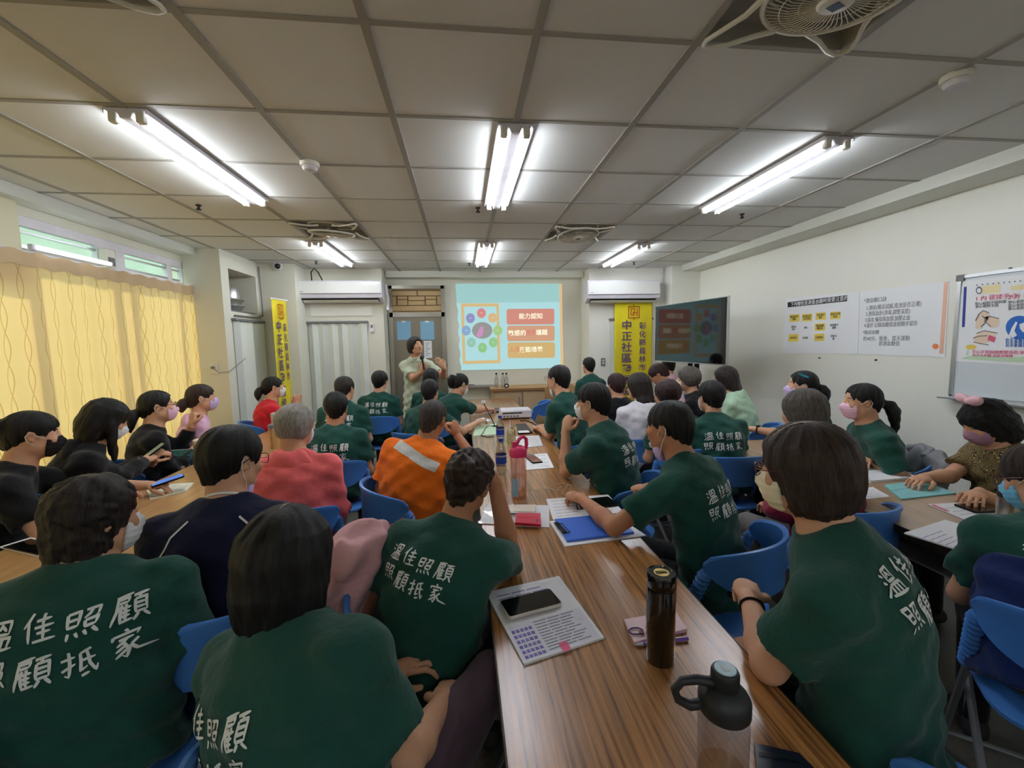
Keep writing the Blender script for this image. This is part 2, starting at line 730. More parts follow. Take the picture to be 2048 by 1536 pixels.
def cloth_bands(name, info, lines, width, m, front=False, parent=None):
    """piping or tape sewn on a shirt: polylines (right, up) measured from the neck, laid onto the cloth"""
    V, Q = info['sv'], info['sq']
    o, rt, up, fw = info['c7'], info['rt'], info['up'], info['fw'] * (-1 if front else 1)
    bvh = BVHTree.FromPolygons([Vector(p) for p in np.asarray(V, float)], Q.tolist())
    fwv = Vector(fw)
    mb = MB()
    for ln in lines:
        pts = []
        for a, b in zip(ln, ln[1:]):
            a, b = np.array(a, float), np.array(b, float)
            k = max(2, int(np.linalg.norm(b - a) / 0.008))
            pts += [a + (b - a) * t for t in np.linspace(0, 1, k, endpoint=False)]
        pts.append(np.array(ln[-1], float))
        prev = None
        nw = max(2, int(width / 0.010) + 1)
        for i, p in enumerate(pts):
            t = pts[min(i + 1, len(pts) - 1)] - pts[max(i - 1, 0)]
            t = t / max(np.linalg.norm(t), 1e-9)
            nn = np.array((-t[1], t[0]))
            row = []
            for f in np.linspace(-0.5, 0.5, nw):
                q = p + nn * f * width
                hit, nr, _, _ = bvh.ray_cast(Vector(o + rt * q[0] + up * q[1]) - fwv * 0.6, fwv, 1.2)
                if hit is None:
                    row = None
                    break
                row.append(hit - fwv * 0.002 + nr * 0.0015)
            if row is None:
                prev = None
                continue
            i0 = len(mb.v)
            mb.v += [tuple(x) for x in row]
            if prev is not None:
                for j in range(nw - 1):
                    mb.f.append((prev + j, prev + j + 1, i0 + j + 1, i0 + j))
                    mb.mi.append(0)
            prev = i0
    return obj(name, mb, m, parent or info['shirt'], True)


def soft(name, prims, m, parent, h=0.01, amp=0.004, freq=40.0, it=2, attr=None):
    """soft draped lump from (kind, args) primitives"""
    S = Shape()
    for pr in prims:
        if pr[0] == 'r':
            S.rcone(*pr[1:])
        elif pr[0] == 'e':
            S.ell(*pr[1:])
        else:
            S.cut(*pr[1:])
    ph = rnd.random() * 6
    S.warp = lambda x, y, z: amp * (np.sin(x * freq + z * freq * 0.7 + 2 * np.sin(y * freq * 0.6) + ph) + 0.8 * np.sin(y * freq * 1.3 - z * freq + 1.5 * np.sin(x * freq * 0.5)))
    V, Q = S.mesh(h)
    return qmesh(name, relax(V, Q, it), Q, m, parent)


# ------------------------------------------------------------------ hands
CURL = {'relax': (22, 32, 22, 18), 'flat': (5, 7, 6, 5), 'fist': (78, 92, 55, 40), 'grip': (48, 56, 32, 28), 'pen': (42, 46, 22, 34), 'clasp': (62, 66, 34, 20)}


def hand(W, d, nrm, right, pose, h, s=1.0):
    """wrist W, pointing along d, back of the hand facing nrm"""
    W, d, nrm = [np.asarray(q, float) for q in (W, d, nrm)]
    d = d / np.linalg.norm(d)
    nrm = nrm - d * (nrm @ d)
    nrm /= max(np.linalg.norm(nrm), 1e-6)
    side = np.cross(d, nrm)
    if right:
        side = -side                                   # thumb side
    c = CURL[pose]
    S = Shape()

    def P(t, y, n):
        return W + (side * t + d * y + nrm * n) * s
    R = np.stack([side, d, nrm], 1)
    S.rcone(P(0, -0.02, 0), P(0.0, 0.012, 0), 0.026 * s, 0.025 * s, 0.012)
    S.ell(P(0.0, 0.048, 0), np.array((0.039, 0.054, 0.0165)) * s, R, 0.016)
    S.ell(P(0.022, 0.036, -0.008), np.array((0.016, 0.032, 0.015)) * s, R, 0.012)
    fx = (0.029, 0.0098, -0.0098, -0.0275)
    fy = (0.086, 0.091, 0.087, 0.077)
    fl = ((0.040, 0.025, 0.021), (0.044, 0.029, 0.022), (0.041, 0.027, 0.021), (0.032, 0.020, 0.018))
    for i in range(4):
        p = P(fx[i], fy[i] - 0.012, 0.001)
        a = 0.0
        sp = math.radians((6, 1, -4, -9)[i]) if pose in ('relax', 'flat') else 0
        rr = (0.0090, 0.0092, 0.0088, 0.0076)[i] * s
        k2 = 1.0 + (0.12 * i if pose == 'pen' else 0.04 * i)
        for j in range(3):
            a += math.radians(c[j] * k2)
            q = p + (d * (math.cos(a) * math.cos(sp)) - nrm * math.sin(a) + side * (math.cos(a) * math.sin(sp))) * (fl[i][j] + (0.012 if j == 0 else 0)) * s
            S.rcone(p, q, rr * (1 - 0.09 * j), rr * (0.92 - 0.09 * j), 0.004)
            p = q
    ta = math.radians(c[3])
    p = P(0.026, 0.014, -0.006)
    out = side * math.cos(math.radians(42)) + d * math.sin(math.radians(42)) - nrm * 0.25
    for j, L in enumerate((0.042, 0.031, 0.025)):
        q = p + out / np.linalg.norm(out) * L * s
        S.rcone(p, q, (0.0125 - 0.0014 * j) * s, (0.0112 - 0.0014 * j) * s, 0.007)
        out = out + d * (0.55 + ta) - nrm * (0.25 + 0.7 * ta) - side * (0.25 + 0.8 * ta)
        p = q
    return S.mesh(h)


# ------------------------------------------------------------------ hair
def hair_shape(style, Rh, hc, cfg):
    S = Shape()
    T = lambda x, y, z: hc + Rh @ np.array((x, y, z), float)
    zx, zy, zz = Rh[:, 0], Rh[:, 1], Rh[:, 2]
    thick = cfg.get('thick', 0.0)
    dn = np.array((0, 0, -1.0))
    fringe = cfg.get('fringe', 0.0)
    if style in ('short', 'buzz'):
        e = 0.0 if style == 'short' else -0.0025
        S.ell(T(0, -0.016, 0.030), (0.083 + e + thick, 0.104 + e + thick, 0.090 + e + thick), Rh)
        S.rcone(T(0, -0.062, -0.02), T(0, -0.052, -0.075), 0.056, 0.046, 0.03)
        S.ell(T(0, 0.135, -0.030 - fringe), (0.085, 0.080, 0.092), Rh, 0.010, '-')
        for sg in (-1, 1):
            S.ell(T(sg * 0.088, 0.035, -0.055), (0.034, 0.058, 0.062), Rh, 0.010, '-')
            if cfg.get('fade'):
                S.ell(T(sg * 0.100, 0.016, -0.050), (0.034, 0.050, 0.058), Rh, 0.010, '-')
            S.ell(T(sg * 0.080, -0.008, -0.012), (0.013, 0.020, 0.030), Rh, 0.005, '-')
        S.cut(T(0, -0.05, -0.078), Rh @ np.array((0, 0.25, -1)), 0.012)
    elif style in ('bob', 'curly', 'long', 'shoulder'):
        L = cfg.get('len', 0.115)
        S.ell(T(0, -0.014, 0.034), (0.087 + thick, 0.104 + thick, 0.090 + thick), Rh)
        wd = cfg.get('wide', 1.0)
        S.loft(T(0, -0.026, -L), zz, zy, L + 0.06, (0, 0.12, 0.45, 0.8, 1.0),
               np.array((0.070, 0.088, 0.098, 0.094, 0.080)) * wd, np.array((0.060, 0.078, 0.094, 0.098, 0.085)) * wd, (0.004, 0, 0, 0.004, 0.008), 0.03)
        if style in ('long', 'shoulder'):
            b = cfg.get('back', 0.30)
            p0, p1 = T(0, -0.06, -0.05), T(0, -0.085, -0.05) + dn * b * 0.55
            p2 = p1 + dn * b * 0.45 + zy * 0.01
            for q0, q1, r0, r1 in ((p0, p1, 0.082, 0.074), (p1, p2, 0.074, 0.045)):
                for sg in (-0.035, 0.0, 0.035):
                    S.rcone(q0 + zx * sg, q1 + zx * sg * 1.2, r0 * 0.62, r1 * 0.62, 0.03)
            if cfg.get('front'):
                for sg in (-1, 1):
                    S.rcone(T(sg * 0.075, 0.02, -0.02), T(sg * 0.085, 0.045, -0.06) + dn * 0.16, 0.030, 0.016, 0.02)
        S.ell(T(0, 0.128, -0.070 - fringe), (0.074, 0.088, 0.130), Rh, 0.014, '-')
        S.ell(T(0, 0.05, -0.150), (0.056, 0.080, 0.085), Rh, 0.012, '-')
    else:                                               # tied back: tail, bun
        S.ell(T(0, -0.015, 0.031), (0.082 + thick, 0.103 + thick, 0.089 + thick), Rh)
        S.rcone(T(0, -0.060, -0.02), T(0, -0.055, -0.055), 0.056, 0.046, 0.03)
        S.ell(T(0, 0.132, -0.040 - fringe + (0.030 if cfg.get('swept') else 0)), (0.078, 0.080 + (0.012 if cfg.get('swept') else 0), 0.100), Rh, 0.010, '-')
        for sg in (-1, 1):
            S.ell(T(sg * 0.086, 0.030, -0.070), (0.034, 0.058, 0.060), Rh, 0.010, '-')
            S.ell(T(sg * 0.080, -0.010, -0.014), (0.013, 0.019, 0.028), Rh, 0.005, '-')
        S.cut(T(0, -0.05, -0.072), Rh @ np.array((0, 0.3, -1)), 0.012)
        if style == 'bun':
            br = cfg.get('bun', 0.040)
            S.ell(T(0, -0.118, cfg.get('bz', 0.035)), (br, br * 0.85, br), Rh, 0.015)
        else:
            p = T(0, -0.112, cfg.get('bz', 0.01))
            S.rcone(T(0, -0.09, cfg.get('bz', 0.01)), p, 0.030, 0.017, 0.012)
            b = cfg.get('back', 0.18)
            d0 = -zy * 0.9 + dn * 0.45
            for i in range(5):
                q = p + d0 / np.linalg.norm(d0) * b / 5
                S.rcone(p, q, (0.018, 0.029, 0.034, 0.030, 0.022)[i], (0.029, 0.034, 0.030, 0.022, 0.010)[i], 0.012)
                p = q
                d0 = d0 * 0.55 + dn * 0.75
    if cfg.get('topknot'):
        S.ell(T(0.0, -0.02, 0.115), (0.060, 0.066, 0.045), Rh, 0.03)
    amp = cfg.get('amp', 1.0)
    curl = cfg.get('curl', 0.0)

    def warp(x, y, z):
        px, py, pz = x - hc[0], y - hc[1], z - hc[2]
        qx = Rh[0, 0] * px + Rh[1, 0] * py + Rh[2, 0] * pz
        qy = Rh[0, 1] * px + Rh[1, 1] * py + Rh[2, 1] * pz
        qz = Rh[0, 2] * px + Rh[1, 2] * py + Rh[2, 2] * pz
        az = np.arctan2(qx, -qy - 0.015)
        r = np.clip(np.hypot(qx, qy + 0.015) / 0.06, 0, 1)
        d = 0.0022 * np.sin(az * 13 + 1.3 * np.sin(qz * 35)) + 0.0016 * np.sin(az * 29 + 2.0 * np.sin(qz * 22 + 1)) + 0.002 * np.sin(az * 5 + qz * 20)
        e = 0.006 * np.sin(qx * 95 + 2 * np.sin(qz * 60)) * np.sin(qy * 80 + qz * 50) * np.sin(qz * 90 + qx * 40)
        return amp * d * r + curl * e
    S.warp = warp
    return S


def hair_attr(V, Rh, hc):
    q = (V - hc) @ Rh
    az = np.arctan2(q[:, 0], -q[:, 1] - 0.015)
    return np.stack([az, q[:, 2] * 10, np.hypot(q[:, 0], q[:, 1]) * 6], 1)


# ------------------------------------------------------------------ a person
SKIN = None


def person(label, head, yaw=0.0, lean=8.0, side=0.0, hyaw=0.0, hpitch=8.0, hroll=0.0, hair=('bob', 'black', {}), shirt='green', sleeve='s',
           text=False, w=1.0, deep=1.0, aL='lap', aR='lap', mask=None, glasses=None, h=0.009, pants='black', skin='skin', stand=False,
           face=False, text_size=0.060, text_at=(0.0, -0.13), text_tilt=0.0, hs=1.0, extra=None, wrinkle=1.0, hoff=(0.032, 0.142), sc=0.95, knees=None):
    zh = 0.53 / sc if not stand else 0.86
    hx, hy, hz = head
    hz = hz / sc
    cyw, syw = math.cos(math.radians(yaw)), math.sin(math.radians(yaw))
    Rw = np.array([[cyw, -syw, 0], [syw, cyw, 0], [0, 0, 1]])
    Rl = rotm(0, lean, side)
    rt, fw, up = Rl[:, 0], Rl[:, 1], Rl[:, 2]
    Rh = rotm(hyaw, hpitch, hroll)
    Rn = rotm(hyaw * 0.3, lean * 0.5 + hpitch * 0.45, hroll * 0.5 + side * 0.5)
    off = Rn @ np.array((0, hoff[0], hoff[1])) * hs
    T = (hz - zh - off[2]) / up[2]
    if T < 0.40:
        T = 0.40
        zh = hz - off[2] - T * up[2]
    if T > 0.60 and not stand:
        T = 0.60
        zh = hz - off[2] - T * up[2]
    hip = np.array((0, 0, zh))
    c7 = hip + up * T
    hc = c7 + off
    base = np.array((hx, hy, 0)) - Rw @ np.array((hc[0], hc[1], 0)) * sc
    root = thing('person', label, 'person', tuple(base), math.radians(yaw))
    root.scale = (sc, sc, sc)

    def loc(p):
        return Rw.T @ (np.array(p, float) - base) / sc
    # ---- joints
    J = {}
    for nm, sg, spec in (('L', -1, aL), ('R', 1, aR)):
        S0 = c7 - up * 0.098 * (T / 0.5) + rt * sg * 0.160 * w - fw * 0.012
        el = None
        pose, nrm, hd = 'relax', np.array((0, 0, 1.0)), None
        if isinstance(spec, str):
            if spec == 'lap':
                Wt = hip + np.array((sg * 0.10, 0.27, 0.12))
            elif spec == 'desk':
                Wt = np.array((sg * 0.15, 0.40, 0.785 / sc))
            elif spec == 'side':
                Wt = S0 + np.array((sg * 0.05, 0.02, -0.49))
            elif spec == 'cross':
                Wt = hip + np.array((-sg * 0.03, 0.25, 0.26))
            pose = 'relax' if spec != 'cross' else 'grip'
        else:
            Wt = loc(spec['w'])
            if 'e' in spec:
                el = loc(spec['e'])
            pose = spec.get('pose', 'relax')
            nrm = Rw.T @ np.array(spec.get('n', (0, 0, 1.0)), float)
            if 'd' in spec:
                hd = Rw.T @ np.array(spec['d'], float)
        L1, L2 = 0.265, 0.235
        v = Wt - S0
        D = np.linalg.norm(v)
        if el is None:
            if D > L1 + L2 - 0.004:
                ex = D / (L1 + L2 - 0.004)
                if ex > 1.18:
                    Wt = S0 + v * (1.18 / ex)
                    v = Wt - S0
                    D = np.linalg.norm(v)
                    ex = 1.18
                L1, L2 = L1 * ex, L2 * ex
            vd = v / D
            a = (L1 * L1 - L2 * L2 + D * D) / (2 * D)
            hh = math.sqrt(max(L1 * L1 - a * a, 0))
            pole = np.array((sg * 0.55, -0.45, -1.0)) if not isinstance(spec, dict) or 'pole' not in spec else Rw.T @ np.array(spec['pole'], float)
            pp = pole - vd * (pole @ vd)
            el = S0 + vd * a + pp / np.linalg.norm(pp) * hh
        fd = Wt - el
        J[nm] = (S0, el, Wt, hd if hd is not None else fd + np.array((0, 0, 0.02 if isinstance(spec, str) else 0)), nrm, pose)
    # ---- body: one surface
    B = Shape()
    B.loft(hip, up, fw, T, (-0.05, 0.3, 0.7, 0.9, 1.0), np.array((0.15, 0.125, 0.14, 0.12, 0.06)) * w, np.array((0.10, 0.09, 0.09, 0.075, 0.05)) * deep, (0, -0.015, -0.03, -0.02, -0.005), 0.03)
    nr = 0.052 if w < 1.08 else 0.060
    B.rcone(c7 - up * 0.04, hc + Rh @ np.array((0, -0.022, -0.06)), nr * 1.12, nr, 0.03)
    T3 = lambda x, y, z: hc + Rh @ (np.array((x, y, z), float) * hs)
    k = hs
    B.ell(T3(0, -0.016, 0.028), (0.076 * k, 0.095 * k, 0.083 * k), Rh, 0.02)
    B.ell(T3(0, 0.026, -0.030), (0.064 * k, 0.068 * k, 0.082 * k), Rh, 0.03)
    B.rcone(T3(0, 0.058, -0.082), T3(0, 0.066, -0.086), 0.026 * k, 0.020 * k, 0.035)
    for sg in (-1, 1):
        B.rcone(T3(sg * 0.050, 0.01, -0.062), T3(sg * 0.022, 0.055, -0.088), 0.020 * k, 0.018 * k, 0.03)
        B.ell(T3(sg * 0.040, 0.068, -0.028), (0.022, 0.018, 0.020), Rh, 0.02)
    B.rcone(T3(0, 0.088, 0.004), T3(0, 0.106, -0.026), 0.008 * k, 0.0115 * k, 0.014)
    for sg in (-1, 1):
        B.ell(T3(sg * 0.011, 0.099, -0.030), (0.008, 0.008, 0.007), Rh, 0.006)
        B.ell(T3(sg * 0.031, 0.095, 0.005), (0.018, 0.015, 0.010), Rh, 0.014, '-')
        B.ell(T3(sg * 0.031, 0.0665, 0.004), (0.0155, 0.0125, 0.0125), Rh, 0.006)
        B.ell(T3(sg * 0.077, -0.010, -0.010), (0.0085, 0.018, 0.031), Rh @ rotm(-sg * 22, 8, 0), 0.008)
        B.ell(T3(sg * 0.086, -0.004, -0.006), (0.006, 0.009, 0.016), Rh, 0.005, '-')
    B.ell(T3(0, 0.092, -0.054), (0.022, 0.009, 0.0055), Rh, 0.006)
    B.ell(T3(0, 0.090, -0.064), (0.019, 0.009, 0.0065), Rh, 0.006)
    for nm in 'LR':
        S0, el, Wt, hd, nrm, pose = J[nm]
        fat = 0.85 + 0.15 * w
        B.rcone(S0, el, 0.046 * fat, 0.037 * fat, 0.03)
        mid = el + (Wt - el) * 0.3
        B.rcone(el, mid, 0.037 * fat, 0.039 * fat, 0.02)
        B.rcone(mid, Wt, 0.039 * fat, 0.0255, 0.02)
    bm = B.mesh(h)
    pieces = [(relax(bm[0], bm[1], 1, 0.4), bm[1])]
    hh_ = max(0.0032, min(h * 0.6, 0.0046))
    for nm in 'LR':
        S0, el, Wt, hd, nrm, pose = J[nm]
        pieces.append(hand(Wt, hd, nrm, nm == 'R', pose, hh_, 0.98))
    V, Q = join(pieces)
    qmesh('body', V, Q, MAT[skin], root)
    # ---- shirt
    C = Shape()
    bot = -0.10 if not stand else -0.30
    C.loft(hip, up, fw, T, (bot, 0.0, 0.25, 0.5, 0.72, 0.86, 0.95, 1.03), np.array((0.192, 0.188, 0.176, 0.174, 0.174, 0.150, 0.104, 0.064)) * w,
           np.array((0.135, 0.132, 0.122, 0.120, 0.118, 0.100, 0.080, 0.062)) * deep, (0.0, -0.006, -0.022, -0.036, -0.036, -0.026, -0.012, 0.004), 0.03)
    cuffs = []
    for nm, sg in (('L', -1), ('R', 1)):
        S0, el, Wt, hd, nrm, pose = J[nm]
        C.rcone(c7 - up * 0.058 + rt * sg * 0.050 - fw * 0.012, S0 + up * 0.002, 0.048, 0.054 * w, 0.06)
        a = (el - S0)
        if sleeve == 's':
            e = S0 + a * 0.70
            d = a / np.linalg.norm(a)
            r1, r2 = 0.056 * w, 0.070 * (0.7 + 0.3 * w)
            C._put('+', (lambda S0=S0, e=e, d=d, r1=r1, r2=r2: (lambda X, Y, Z: np.maximum(
                cone_d(X, Y, Z, S0, e + d * 0.03, r1, r2), (X - e[0]) * d[0] + (Y - e[1]) * d[1] + (Z - e[2]) * d[2])))(), (S0 + e) / 2,
                np.linalg.norm(e - S0) / 2 + 0.08, 0.045)
            cuffs.append((e, d, r2))
        elif sleeve == 'l':
            C.rcone(S0, el, 0.060 * w, 0.050, 0.045)
            mid = el + (Wt - el) * 0.5
            C.rcone(el, mid, 0.050, 0.046, 0.03)
            C.rcone(mid, Wt - (Wt - el) * 0.04, 0.046, 0.034, 0.03)
    C.cut(c7 + up * 0.010 + fw * 0.0, up + fw * 0.40, 0.006)
    ph = rnd.random() * 6

    def wr(x, y, z, A=0.0080 * wrinkle, ph=ph, z0=zh):
        m = 0.55 + 0.75 * np.clip((z0 + 0.34 - z) / 0.3, 0, 1)
        return A * m * (np.sin(x * 34 + z * 62 + ph + 1.2 * np.sin(y * 21 + z * 13)) * 0.6 + np.sin(-x * 41 + z * 55 + y * 33 + 2 * ph) * 0.5
                        + 0.7 * np.sin(y * 52 + z * 28 + x * 11 + 3 * ph) * np.sin(x * 17 + ph))
    C.warp = wr
    sv, sq = C.mesh(h)
    sv = relax(sv, sq, 1, 0.5)
    so = qmesh('shirt', sv, sq, MAT[shirt], root)
    if text:
        o = c7 + up * text_at[1] + rt * text_at[0]
        shirt_print(so, sv, sq, o, rt, up, fw, text_size, so, MAT['print white'], text_tilt)
    # ---- trousers and shoes
    G = Shape()
    hq = max(h, 0.011)
    if not stand:
        G.ell(hip + np.array((0, -0.01, 0.0)), (0.165 * w, 0.125, 0.10), None, 0.03)
        for sg in (-1, 1):
            kn = np.array((sg * 0.115, 0.40, zh - 0.035))
            ft = np.array((sg * 0.115, 0.37, 0.09))
            if knees and sg > 0:
                kn, ft = np.array(knees[0], float), np.array(knees[1], float)
            G.rcone(np.array((sg * 0.09, 0.02, zh - 0.01)), kn, 0.088 * w, 0.064, 0.03)
            G.rcone(kn, ft, 0.062, 0.048, 0.02)
    else:
        G.ell(hip + np.array((0, -0.01, 0.0)), (0.165 * w, 0.115, 0.11), None, 0.03)
        for sg in (-1, 1):
            kn = np.array((sg * 0.10, 0.0, 0.46))
            ft = np.array((sg * 0.10, -0.02, 0.06))
            G.rcone(np.array((sg * 0.085, 0.0, zh - 0.02)), kn, 0.090 * w, 0.064, 0.03)
            G.rcone(kn, ft, 0.062, 0.050, 0.02)
    gv, gq = G.mesh(hq)
    qmesh('trousers', gv, gq, MAT['trousers ' + pants], root)
    for sg in (-1, 1):
        yb = 0.37 if not stand else -0.02
        F = Shape()
        F.rcone((sg * 0.113, yb - 0.03, 0.045), (sg * 0.125, yb + 0.13, 0.036), 0.043, 0.036, 0.02)
        F.rcone((sg * 0.113, yb - 0.01, 0.06), (sg * 0.115, yb, 0.10), 0.042, 0.038, 0.02)
        F.cut((0, 0, 0.001), (0, 0, -1), 0.003)
        fv, fq = F.mesh(0.012)
        qmesh('shoe', fv, fq, MAT['shoe'], root)
    # ---- hair
    st, hm, cfg = hair
    if st:
        Hs = hair_shape(st, Rh, hc + Rh @ np.array((0, 0, 0.0)), cfg)
        hv, hq_ = Hs.mesh(max(0.0052, h * 0.8))
        qmesh('hair', hv, hq_, HAIR[hm], root, hair_attr(hv, Rh, hc))
    MM = Matrix([[Rh[i, 0], Rh[i, 1], Rh[i, 2], hc[i]] for i in range(3)] + [[0, 0, 0, 1]])
    if face:
        for sg in (-1, 1):
            e = MB().lathe([(0.0009, -0.0128), (0.007, -0.0106), (0.0112, -0.0060), (0.0128, 0), (0.0112, 0.0060), (0.007, 0.0106), (0.0009, 0.0128)], 12)
            eo = obj('eye', e, MAT['eye white'], root, True, M=MM @ Matrix.Translation((sg * 0.031, 0.0690, 0.004)) @ Matrix.Diagonal((1.05, 1.0, 0.52, 1)))
            ir = MB().lathe([(0.0062, 0.0), (0.0056, 0.0016), (0.001, 0.0022)], 12).xform(Matrix.Rotation(-PI / 2, 4, 'X'))
            obj('iris', ir, MAT['iris'], eo, True, loc=(0, 0.0112, 0))
            br = MB().tube([(sg * 0.014, 0.0815, 0.023), (sg * 0.030, 0.0775, 0.028), (sg * 0.046, 0.0660, 0.024)], [0.0022, 0.0034, 0.0014], 6)
            obj('eyebrow', br, HAIR['black'], root, True, M=MM)
        lp = MB().tube([(-0.019, 0.094, -0.0585), (-0.008, 0.1005, -0.0570), (0, 0.1005, -0.0580), (0.008, 0.1005, -0.0570), (0.019, 0.094, -0.0585)], [0.002, 0.005, 0.005, 0.005, 0.002], 6)
        lp.tube([(-0.017, 0.094, -0.0605), (0, 0.0995, -0.0655), (0.017, 0.094, -0.0605)], [0.002, 0.0055, 0.002], 6)
        obj('lips', lp, MAT['lips'], root, True, M=MM)
    if mask:
        mcol, mode = mask if isinstance(mask, tuple) else (mask, 'on')
        K = Shape()
        dz, dy, sh = (0, 0, 1.0) if mode == 'on' else (-0.052, -0.018, 0.86)
        K.ell(T3(0, 0.032 + dy, -0.050 + dz), (0.0720 * sh, 0.0815 * sh, 0.078), Rh, 0.01)
        K.rcone(T3(0, 0.09 + dy, -0.015 + dz), T3(0, 0.108 + dy, -0.035 + dz), 0.010, 0.016, 0.02)
        K.cut(T3(0, 0.046 + dy, 0), -Rh[:, 1], 0.005)
        K.cut(T3(0, 0.09 + dy, -0.008 + dz), Rh @ np.array((0, -0.25, 1)), 0.006)
        K.cut(T3(0, 0.05, -0.112 + dz), Rh @ np.array((0, -0.25, -1)), 0.006)

        def pl(x, y, z):
            q = (x - hc[0]) * Rh[0, 2] + (y - hc[1]) * Rh[1, 2] + (z - hc[2]) * Rh[2, 2]
            return 0.0014 * np.sin(q * 330)
        K.warp = pl
        kv, kq = K.mesh(min(h, 0.006))
        mo = qmesh('face_mask', kv, kq, MAT['mask ' + mcol], root)
        lpb = MB()
        for sg in (-1, 1):
            lpb.tube([(sg * 0.058, 0.050 + dy, -0.022 + dz), (sg * 0.076, 0.015, -0.004 + dz * 0.3), (sg * 0.084, -0.015, 0.018), (sg * 0.086, -0.030, -0.004), (sg * 0.081, -0.022, -0.030),
                      (sg * 0.072, 0.005, -0.048 + dz * 0.5), (sg * 0.056, 0.048 + dy, -0.080 + dz)], 0.0017, 5)
        obj('ear_loop', lpb, MAT['mask loop'], mo, True, M=MM)
    if glasses:
        gb = MB()
        for sg in (-1, 1):
            ring = [(sg * 0.033 + 0.025 * math.copysign(abs(math.cos(a)) ** 0.7, math.cos(a)), 0.108 - 0.006 * abs(math.cos(a)), 0.002 + 0.018 * math.copysign(abs(math.sin(a)) ** 0.7, math.sin(a))) for a in np.linspace(0, 2 * PI, 20, endpoint=False)]
            gb.tube(ring, 0.0016, 5, closed=True)
            gb.tube([(sg * 0.058, 0.100, 0.008), (sg * 0.078, 0.080, 0.009), (sg * 0.084, 0.0, 0.008), (sg * 0.082, -0.022, -0.008)], 0.0016, 5)
        gb.tube([(-0.009, 0.108, 0.006), (0, 0.111, 0.009), (0.009, 0.108, 0.006)], 0.0016, 5)
        obj('glasses', gb, MAT[glasses], root, True, M=MM)
    info = dict(root=root, hip=hip, c7=c7, hc=hc, up=up, fw=fw, rt=rt, Rh=Rh, MM=MM, J=J, Rw=Rw, sc=sc, base=base, yaw=yaw, shirt=so, sv=sv, sq=sq, h=h)
    if extra:
        extra(info)
    return info


def cone_d(X, Y, Z, a, b, ra, rb):
    ab = b - a
    L2 = float(ab @ ab)
    px, py, pz = X - a[0], Y - a[1], Z - a[2]
    t = np.clip((px * ab[0] + py * ab[1] + pz * ab[2]) / L2, 0, 1)
    return np.sqrt((px - t * ab[0]) ** 2 + (py - t * ab[1]) ** 2 + (pz - t * ab[2]) ** 2) - (ra + (rb - ra) * t)


def parting(info, line, width=0.0060):
    """scalp showing along a hair parting, laid on the crown"""
    ho = [c for c in info['root'].children if c.name.startswith('hair')][0]
    me = ho.data
    bvh = BVHTree.FromPolygons([v.co for v in me.vertices], [tuple(p.vertices) for p in me.polygons])
    hc, Rh = info['hc'], info['Rh']
    dn = Vector(-Rh[:, 2])
    mb = MB()
    prev = None
    pts = [np.array(a) + (np.array(b) - np.array(a)) * t for a, b in zip(line, line[1:]) for t in np.linspace(0, 1, 12, endpoint=False)]
    n = len(pts)
    for i, (x, y) in enumerate(pts):
        w = width * math.sin(PI * min(1, max(0.03, (i + 0.5) / n)))
        row = []
        for sx in (-w, w):
            hit, nr, _, _ = bvh.ray_cast(Vector(hc + Rh @ np.array((x + sx + 0.0012 * math.sin(i * 2.3), y, 0.3))), dn, 0.6)
            if hit is None:
                row = None
                break
            row.append(hit + nr * 0.0012)
        if row is None:
            prev = None
            continue
        i0 = len(mb.v)
        mb.v += [tuple(r) for r in row]
        if prev is not None:
            mb.f.append((prev, prev + 1, i0 + 1, i0))
            mb.mi.append(0)
        prev = i0
    obj('parting', mb, MAT['scalp'], ho, True)


# ------------------------------------------------------------------ palette
MAT = {}
HAIR = {}
MAT['wall'] = mat('wall paint', rgb(226, 224, 208), 0.55, var=0.03, vscale=1.5, bump=0.05, bscale=90)
MAT['wall right'] = mat('wall paint right', rgb(243, 241, 231), 0.42, var=0.03, vscale=1.2, bump=0.06, bscale=40)
MAT['beam'] = mat('beam paint', rgb(232, 233, 224), 0.6)
MAT['tile'] = mat('ceiling tile', rgb(229, 229, 226), 0.85, var=0.03, vscale=2.0, bump=0.06, bscale=150)
MAT['rail'] = mat('ceiling rail', rgb(166, 162, 154), 0.6)
MAT['dark'] = mat('dark void', rgb(48, 44, 40), 0.9)
MAT['recess'] = mat('fan recess', rgb(170, 164, 154), 0.85)
MAT['white'] = mat('white enamel', rgb(238, 238, 234), 0.35)
MAT['ivory'] = mat('ivory plastic', rgb(232, 228, 214), 0.35)
MAT['grey'] = mat('grey plastic', rgb(120, 120, 122), 0.5)
MAT['alu'] = mat('aluminium', rgb(200, 202, 204), 0.32, metal=0.9)
MAT['steel'] = mat('brushed steel', rgb(176, 172, 162), 0.26, metal=0.85, var=0.06, vscale=3)
MAT['chair leg'] = mat('grey painted steel tube', rgb(120, 124, 132), 0.4, metal=0.4)
MAT['black'] = mat('black plastic', rgb(22, 22, 24), 0.35)
MAT['black soft'] = mat('black rubber', rgb(38, 39, 42), 0.55)
MAT['black gloss'] = mat('glossy black lacquer', rgb(14, 13, 13), 0.12, coat=0.6)
MAT['screen off'] = mat('dark screen glass', rgb(10, 12, 13), 0.06, spec=0.7, coat=0.3)
MAT['paper'] = mat('white paper', rgb(246, 246, 249), 0.65, var=0.02)
MAT['paper blue'] = mat('light blue paper', rgb(140, 190, 220), 0.6)
MAT['ink grey'] = mat('grey print', rgb(120, 122, 128), 0.7)
MAT['ink dark'] = mat('dark print', rgb(56, 56, 60), 0.7)
MAT['ink black'] = mat('black print', rgb(26, 26, 28), 0.7)
MAT['ink violet'] = mat('violet print', rgb(122, 108, 186), 0.7)
MAT['ink pink'] = mat('pink print', rgb(226, 96, 132), 0.6)
